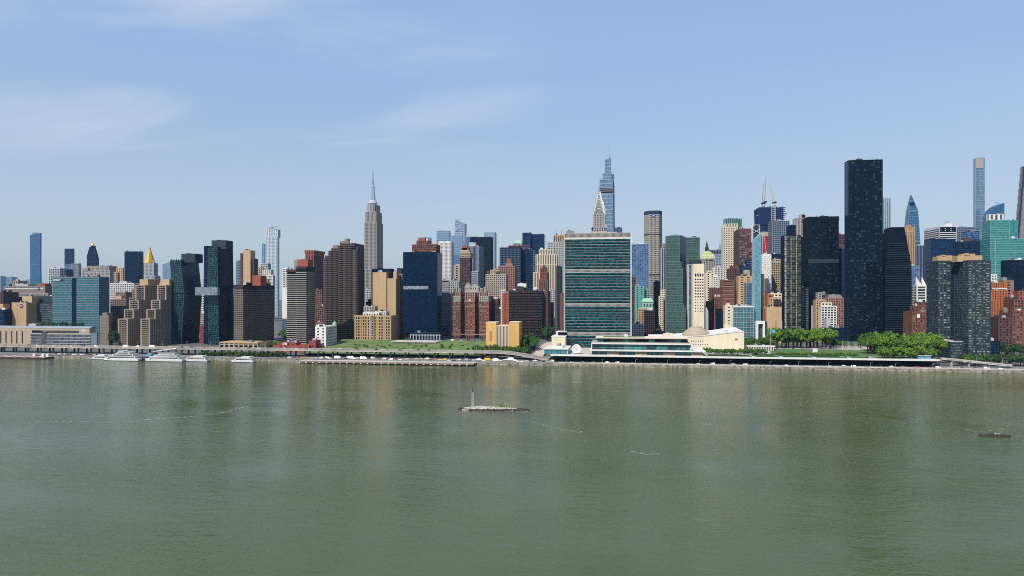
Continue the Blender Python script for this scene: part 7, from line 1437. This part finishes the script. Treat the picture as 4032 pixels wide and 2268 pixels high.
r_ = thing('ferry_landing', 'dark floating landing with gangway and piles between the two white yachts', 'pier', (PX(568, 776), 776, 0)); X = PX(568, 776); part('pontoon', MB().box(X - 12, X + 12, 768, 782, -.4, 1.0), wall('dkgrey'), r_); part('gangway', MB().tube((X - 9, 775, 1.2), (X + 8, 784, 3.2), .8, .8, 4), wall('steel'), r_); part('canopy', MB().box(X - 2, X + 11, 771, 778, 3.6, 4.0), wall('black'), r_)
for dx in (-11, -4, 4, 11): part('pile', MB().cyl((X + dx, 767.5), .45, .45, -4, 5.5, 8), wall('dkbrown'), r_)
# parasols / kiosk
r_ = thing('shore_kiosk', 'small bright turquoise kiosk on the quay behind the yachts', 'kiosk', (PX(590, 796), 796, 3.1)); X = PX(590, 796); part('body', MB().box(X - 3, X + 3, 794, 798, 3.1, 5.4), wall('flagblue'), r_); part('roof', MB().rings([ring4(X - 3.6, X + 3.6, 793.4, 798.6, 5.4), ring4(X - .4, X + .4, 795.6, 796.4, 7.4)]), wall('teal'), r_)
# ---- boats
GW = plain('boat_white', (.80, .80, .79), .35)
def hull(L, W, z0_, z1_, n=14, rake=.12):
    mb = MB(); rs = []
    for z, s in ((-.6, .82), (z0_, .92), (z1_, 1.0)):
        top_, bot_ = [], []
        for i in range(n + 1):
            t = i / n; w = W / 2 * s * (min(1, (1 - t) * 3.2) ** .55 if t > .55 else 1.0); x = L * (t - .5) + (rake * L * (s - .82) * t)
            bot_.append((x, -w, z)); top_.append((x, w, z))
        rs.append(bot_ + top_[::-1])
    return mb.rings(rs)
def boat(name, label, px, Y, L, W, decks, flip=True, wake=False, bow=True):
    X = PX(px, Y); r_ = thing(name, label, 'boat', (X, Y, 0)); s = -1 if flip else 1
    def put(nm, mb, mat): o = link(nm, mb.mesh(nm, (0, 0, 0), mat), r_); o.rotation_euler = (0, 0, math.pi if flip else 0); return o
    h0 = decks[0]; put('hull', hull(L, W, .5, h0), GW); put('waterline', hull(L * 1.004, W * 1.01, -.2, .45), wall('navy'))
    z = h0
    for (x0, x1, hh, band) in decks[1:]:
        w = W * .46
        dh = put('deck_house', MB().rings([[(L * x0, -w, z), (L * x1, -w, z), (L * x1, w, z), (L * x0, w, z)], [(L * x0 + .3, -w, z + hh), (L * x1 - hh * .8, -w, z + hh), (L * x1 - hh * .8, w, z + hh), (L * x0 + .3, w, z + hh)]]), GW)
        if band: link('window_band', MB().box(L * x0 + 1.2, L * x1 - hh * .9, -w - .12, w + .12, z + hh * .25, z + hh * .62).mesh('window_band', (0, 0, 0), glass('black')), dh)
        put('deck', MB().rings([[(L * x0 - .8, -w - .5, zz_), (L * x1 - hh * .3, -w - .5, zz_), (L * x1 - hh * .3, w + .5, zz_), (L * x0 - .8, w + .5, zz_)] for zz_ in (z + hh, z + hh + .22)]), GW); z += hh + .22
    put('mast', MB().tube((-L * .05, 0, z), (-L * .08, 0, z + 3.2), .12).tube((-L * .06, -1, z + 1.6), (-L * .06, 1, z + 1.6), .08), wall('lgrey')); return r_, z
boat('ferry', 'small white ferry with a dark oval window band, leftmost boat, partly behind a yacht', 396, 776, 26, 7.5, [1.9, (-.42, .34, 2.6, 1), (-.30, .05, 1.4, 0)], True)
boat('yacht', 'white three-deck yacht, left one of the two big yachts', 482, 766, 50, 10.5, [3.2, (-.42, .36, 2.5, 1), (-.36, .22, 2.4, 1), (-.26, .10, 2.2, 1), (-.1, .05, 1.2, 0)], True)
r_, z = boat('yacht', 'white three-deck yacht with a big slanted white awning, right one of two big yachts', 650, 766, 52, 11, [3.2, (-.42, .36, 2.5, 1), (-.36, .22, 2.4, 1), (-.30, .12, 2.0, 1)], True)
o = link('awning', MB().rings([[(-18, -4.6, z + 5.2), (13, -4.6, z + 1.2), (13, 4.6, z + 1.2), (-18, 4.6, z + 5.2)], [(-18, -4.6, z + 6.4), (13, -4.6, z + 1.9), (13, 4.6, z + 1.9), (-18, 4.6, z + 6.4)]]).mesh('awning', (0, 0, 0), GW), r_); o.rotation_euler = (0, 0, math.pi)
for dx in (-17, -6, 5): link('awning_post', MB().tube((dx, -4, z), (dx, -4, z + 3.6), .12).tube((dx, 4, z), (dx, 4, z + 3.6), .12).mesh('awning_post', (0, 0, 0), wall('lgrey')), r_).rotation_euler = (0, 0, math.pi)
boat('ferry', 'white ferry with a dark oval window band moored right of the yachts', 772, 771, 34, 8.5, [2.3, (-.42, .34, 2.9, 1), (-.34, .05, 1.7, 0)], True)
boat('ferry', 'white ferry under way with a foaming wake, rightmost boat', 958, 770, 30, 8, [2.2, (-.42, .34, 2.8, 1), (-.34, .05, 1.6, 0)], True)
# ---- foam and wakes lying on the water
FOAM = ground_mat('foam_white', (.13, .145, .12), (.46, .48, .45), .5)
def foam(name, label, pts, w0, w1, n, seed, gap=.35):
    rd = random.Random(seed); mb = MB(); P_ = []
    for (a, pa), (c, pc) in zip(pts, pts[1:]): P_.append((Vector(at(a, pa)), Vector(at(c, pc))))
    for i in range(n):
        t = rd.random(); k = min(len(P_) - 1, int(t * len(P_))); f_ = t * len(P_) - k; c = P_[k][0].lerp(P_[k][1], f_); w = w0 + (w1 - w0) * t; c = c + Vector((rd.gauss(0, w * .6), rd.gauss(0, w), 0)); L = rd.uniform(.3, 1.7) * (.6 + w * .25); q = rd.uniform(.08, .3); m_ = 6
        mb.poly([(c.x + L * math.cos(2 * math.pi * j / m_) * rd.uniform(.7, 1.1), c.y + q * math.sin(2 * math.pi * j / m_), .035 + .00004 * i) for j in range(m_)])
    o = link(name, mb.mesh(name, (0, 0, 0), FOAM)); tag(o, label, 'foam', kind='stuff')
def at(px, py):
    d = CAMH * F / (py - YH); u = (px - CX) / F; return (d * (-_s + u * _c), d * (_c + u * _s), 0)
foam('wake_foam', 'white wake trailing behind the ferry under way', [(995, 1421), (1100, 1423), (1180, 1428), (1260, 1432), (1420, 1436)], 1.5, 4.5, 420, 1)
foam('current_foam', 'long thin foam line on the left water', [(140, 1661), (330, 1661), (490, 1663), (600, 1650), (760, 1640), (880, 1624), (975, 1600)], .5, .6, 300, 2)
foam('current_foam', 'scattered foam patches in the water below the dark glass slab', [(1500, 1436), (1640, 1450), (1760, 1440)], 5, 6, 120, 3)
foam('current_foam', 'broken foam flecks right of the rocky islet', [(2095, 1662), (2150, 1675), (2210, 1690), (2290, 1702)], 1.0, 1.2, 46, 4)
foam('current_foam', 'short foam streak in the water below the conference building', [(2485, 1776), (2530, 1788), (2600, 1788)], .5, .5, 36, 5)
foam('current_foam', 'thin foam streak right of centre on the water', [(2690, 1672), (2800, 1670), (2960, 1580)], .6, .6, 34, 6)
foam('current_foam', 'foam flecks left of the dark rock at the right', [(3800, 1690), (3850, 1700), (3900, 1695), (3960, 1690)], 1.0, 1.0, 40, 7)
foam('current_foam', 'thin bright foam line on the water left of the islet', [(1510, 1720), (1590, 1712), (1700, 1545), (1790, 1540)], .4, .4, 40, 8)
foam('islet_surf', 'white surf along the near edge of the rocky islet', [(1806, 1622), (1850, 1622), (1950, 1622), (2080, 1620)], .35, .35, 120, 9)
# ---- rocky islet with beacon and second rock
def rock(seed, s, mat):
    rd = random.Random(seed); mb = MB(); rs = []
    for z, r in ((-.5, .9), (.0, 1.0), (.45, .75), (.7, .3)): rs.append([(math.cos(2 * math.pi * i / 7) * r * rd.uniform(.7, 1.1) * s, math.sin(2 * math.pi * i / 7) * r * rd.uniform(.7, 1.1) * s, z * s * rd.uniform(.85, 1.1)) for i in range(7)])
    return mb.rings(rs).mesh('boulder', (0, 0, 0), mat)
RK = ground_mat('pale_rock', (.10, .09, .075), (.46, .43, .37), 1.1); RKD = ground_mat('black_and_shade_rock', (.016, .015, .014), (.05, .048, .042), .8)  # second tone: black rock, and shade painted along the islet's foot
def islet(name, label, pxa, pxb, py, wid, hgt, nrock, seed, pale=True):
    a, c = Vector(at(pxa, py)), Vector(at(pxb, py + 4)); mid = (a + c) / 2; r_ = thing(name, label, 'islet' if pale else 'rock', tuple(mid)); rd = random.Random(seed); L = (c - a).length; u = (c - a).normalized(); v = Vector((-u.y, u.x, 0))
    mb = MB(); rs = []; n = 26
    for k, (zz_, s) in enumerate(((-.8, 1.06), (.5, 1.0), (hgt * .6, .8), (hgt, .45))):
        ring = []
        for i in range(n):
            t = 2 * math.pi * i / n; pr = .62 + .38 * math.cos(t - 2.6) ** 2; p = u * (L / 2 * s * math.cos(t)) + v * (wid / 2 * s * math.sin(t) * (1 - .45 * math.cos(t) * .8)); ring.append((p.x, p.y, zz_ * (1 if k < 2 else (1.15 - .5 * (math.cos(t) + 1) / 2)) + rd.uniform(-.12, .12)))
        rs.append(ring)
    o = link('base_rock', mb.rings(rs).mesh('base_rock', (0, 0, 0), RK if pale else RKD), r_)
    link('dark_shade_base', MB().rings([[(p[0] * q * rd.uniform(.93, 1.05), p[1] * q * rd.uniform(.86, 1.12), zw + rd.uniform(-.2, .3)) for p in rs[0]] for zw, q in ((-.8, 1.0), (.35, 1.0), (1.15, .955))]).mesh('dark_shade_base', (0, 0, 0), RKD), r_); ms = [rock(s + seed, 1, RK if pale else RKD) for s in range(5)]; md = [rock(s + seed, 1, RKD) for s in range(3)]; mp_ = [rock(s + seed, 1, RK) for s in range(2)]  # dark foot band: shade below the pale rock put into its colour
    for i in range(nrock):
        t = rd.uniform(0, 6.283); q = rd.random() ** .5; p = u * (L / 2 * q * math.cos(t) * .97) + v * (wid / 2 * q * math.sin(t)); edge = q > .7; z = hgt * (1 - q ** 2) * .9 * (1.1 - .4 * (math.cos(t) * q + 1) / 2) + .1
        o = link('boulder', rd.choice(md if edge and math.sin(t) < .3 else (ms if pale or q > .45 else mp_)), r_, (p.x, p.y, z)); o.scale = [rd.uniform(.35, .95)] * 3; o.rotation_euler = (0, 0, rd.uniform(0, 6))  # edge boulders on the near side take the painted shade tone too
    return r_, u, v, L
r_, u, v, L = islet('rocky_islet', 'low pale rocky islet in the river with a small lattice beacon', 1808, 2080, 1612, 8.5, 2.3, 250, 40)
X = -.30 * L
for k, (dx, py) in enumerate(((.10, 2.9), (.14, 2.6), (.02, 2.4), (-.12, 2.2))):
    mbs = MB(); p = u * (L * dx) + v * 1.5; rd = random.Random(k)
    for j in range(60): q = Vector((rd.gauss(0, .9), rd.gauss(0, .7), abs(rd.gauss(0, .5)))); a = Vector((rd.uniform(-.3, .3), rd.uniform(-.3, .3), rd.uniform(-.2, .3))); c = Vector((rd.uniform(-.3, .3), 0, .25)); b0 = p + q + Vector((0, 0, py * .7)); mbs.quad(b0 - a, b0 - c, b0 + a, b0 + c)
    link('scrub', mbs.mesh('scrub', (0, 0, 0), LEAF[0]), r_)
b0 = r_.location + u * X; t_ = thing('beacon_tower', 'thin white lattice beacon standing on the rocky islet', 'beacon', (b0.x, b0.y, 2.0)); mb = MB()
for dx, dy in ((-.8, -.8), (.8, -.8), (.8, .8), (-.8, .8)): mb.tube((dx, dy, 0), (dx * .8, dy * .8, 12), .08, .07, 5)
link('legs', mb.mesh('legs', (0, 0, 0), wall('lgrey')), t_)
for k in range(8): zq = 1.2 + k * 1.4; wq = .8 - .013 * zq; link('rung', MB().tube((-wq, -wq, zq), (wq, -wq, zq), .07, .07, 4).tube((wq, -wq, zq), (wq, wq, zq), .07, .07, 4).tube((wq, wq, zq), (-wq, wq, zq), .07, .07, 4).tube((-wq, wq, zq), (-wq, -wq, zq), .07, .07, 4).tube((-wq, -wq, zq), (wq, -wq, zq + 1.2), .05, .05, 4).mesh('rung', (0, 0, 0), wall('white')), t_)
link('day_mark', MB().box(-.5, .5, -.9, -.75, 10.6, 13).mesh('day_mark', (0, 0, 0), wall('dkgrey')), t_); link('antenna', MB().tube((0, 0, 12), (0, 0, 16), .08, .04, 5).mesh('antenna', (0, 0, 0), wall('dkgrey')), t_); link('platform', MB().box(-1, 1, -1, 1, 11.9, 12.1).mesh('platform', (0, 0, 0), wall('lgrey')), t_)
b1 = r_.location + u * (L * .17); t_ = thing('bird_perch', 'small bare metal perch on the right half of the rocky islet', 'perch', (b1.x, b1.y, 1.8)); link('frame', MB().tube((0, 0, -.6), (0, 0, 3.2), .12).tube((-1.2, 0, 2.4), (1.6, 0, 3.6), .1).tube((1.4, 0, 0), (1.2, 0, 3.4), .1).mesh('frame', (0, 0, 0), wall('lgrey')), t_)
islet('dark_rock', 'flat black rock breaking the water near the right edge', 3854, 3976, 1716, 3.2, 1.7, 30, 77, False)
# ---- air
hz_ = MB().box(-7100, 7100, -2600, 8100, -5.2, 470)
m = bpy.data.materials.new('haze_air'); m.use_nodes = True; nt = m.node_tree; nt.nodes.clear(); out = nt.nodes.new('ShaderNodeOutputMaterial'); pv = nt.nodes.new('ShaderNodeVolumePrincipled'); nt.links.new(pv.outputs[0], out.inputs['Volume'])
pv.inputs['Color'].default_value = (.44, .69, 1.0, 1); pv.inputs['Density'].default_value = 3.8e-5; pv.inputs['Anisotropy'].default_value = 0.6
tag(link('haze', hz_.mesh('haze', (0, 0, 0), m)), kind='stuff')
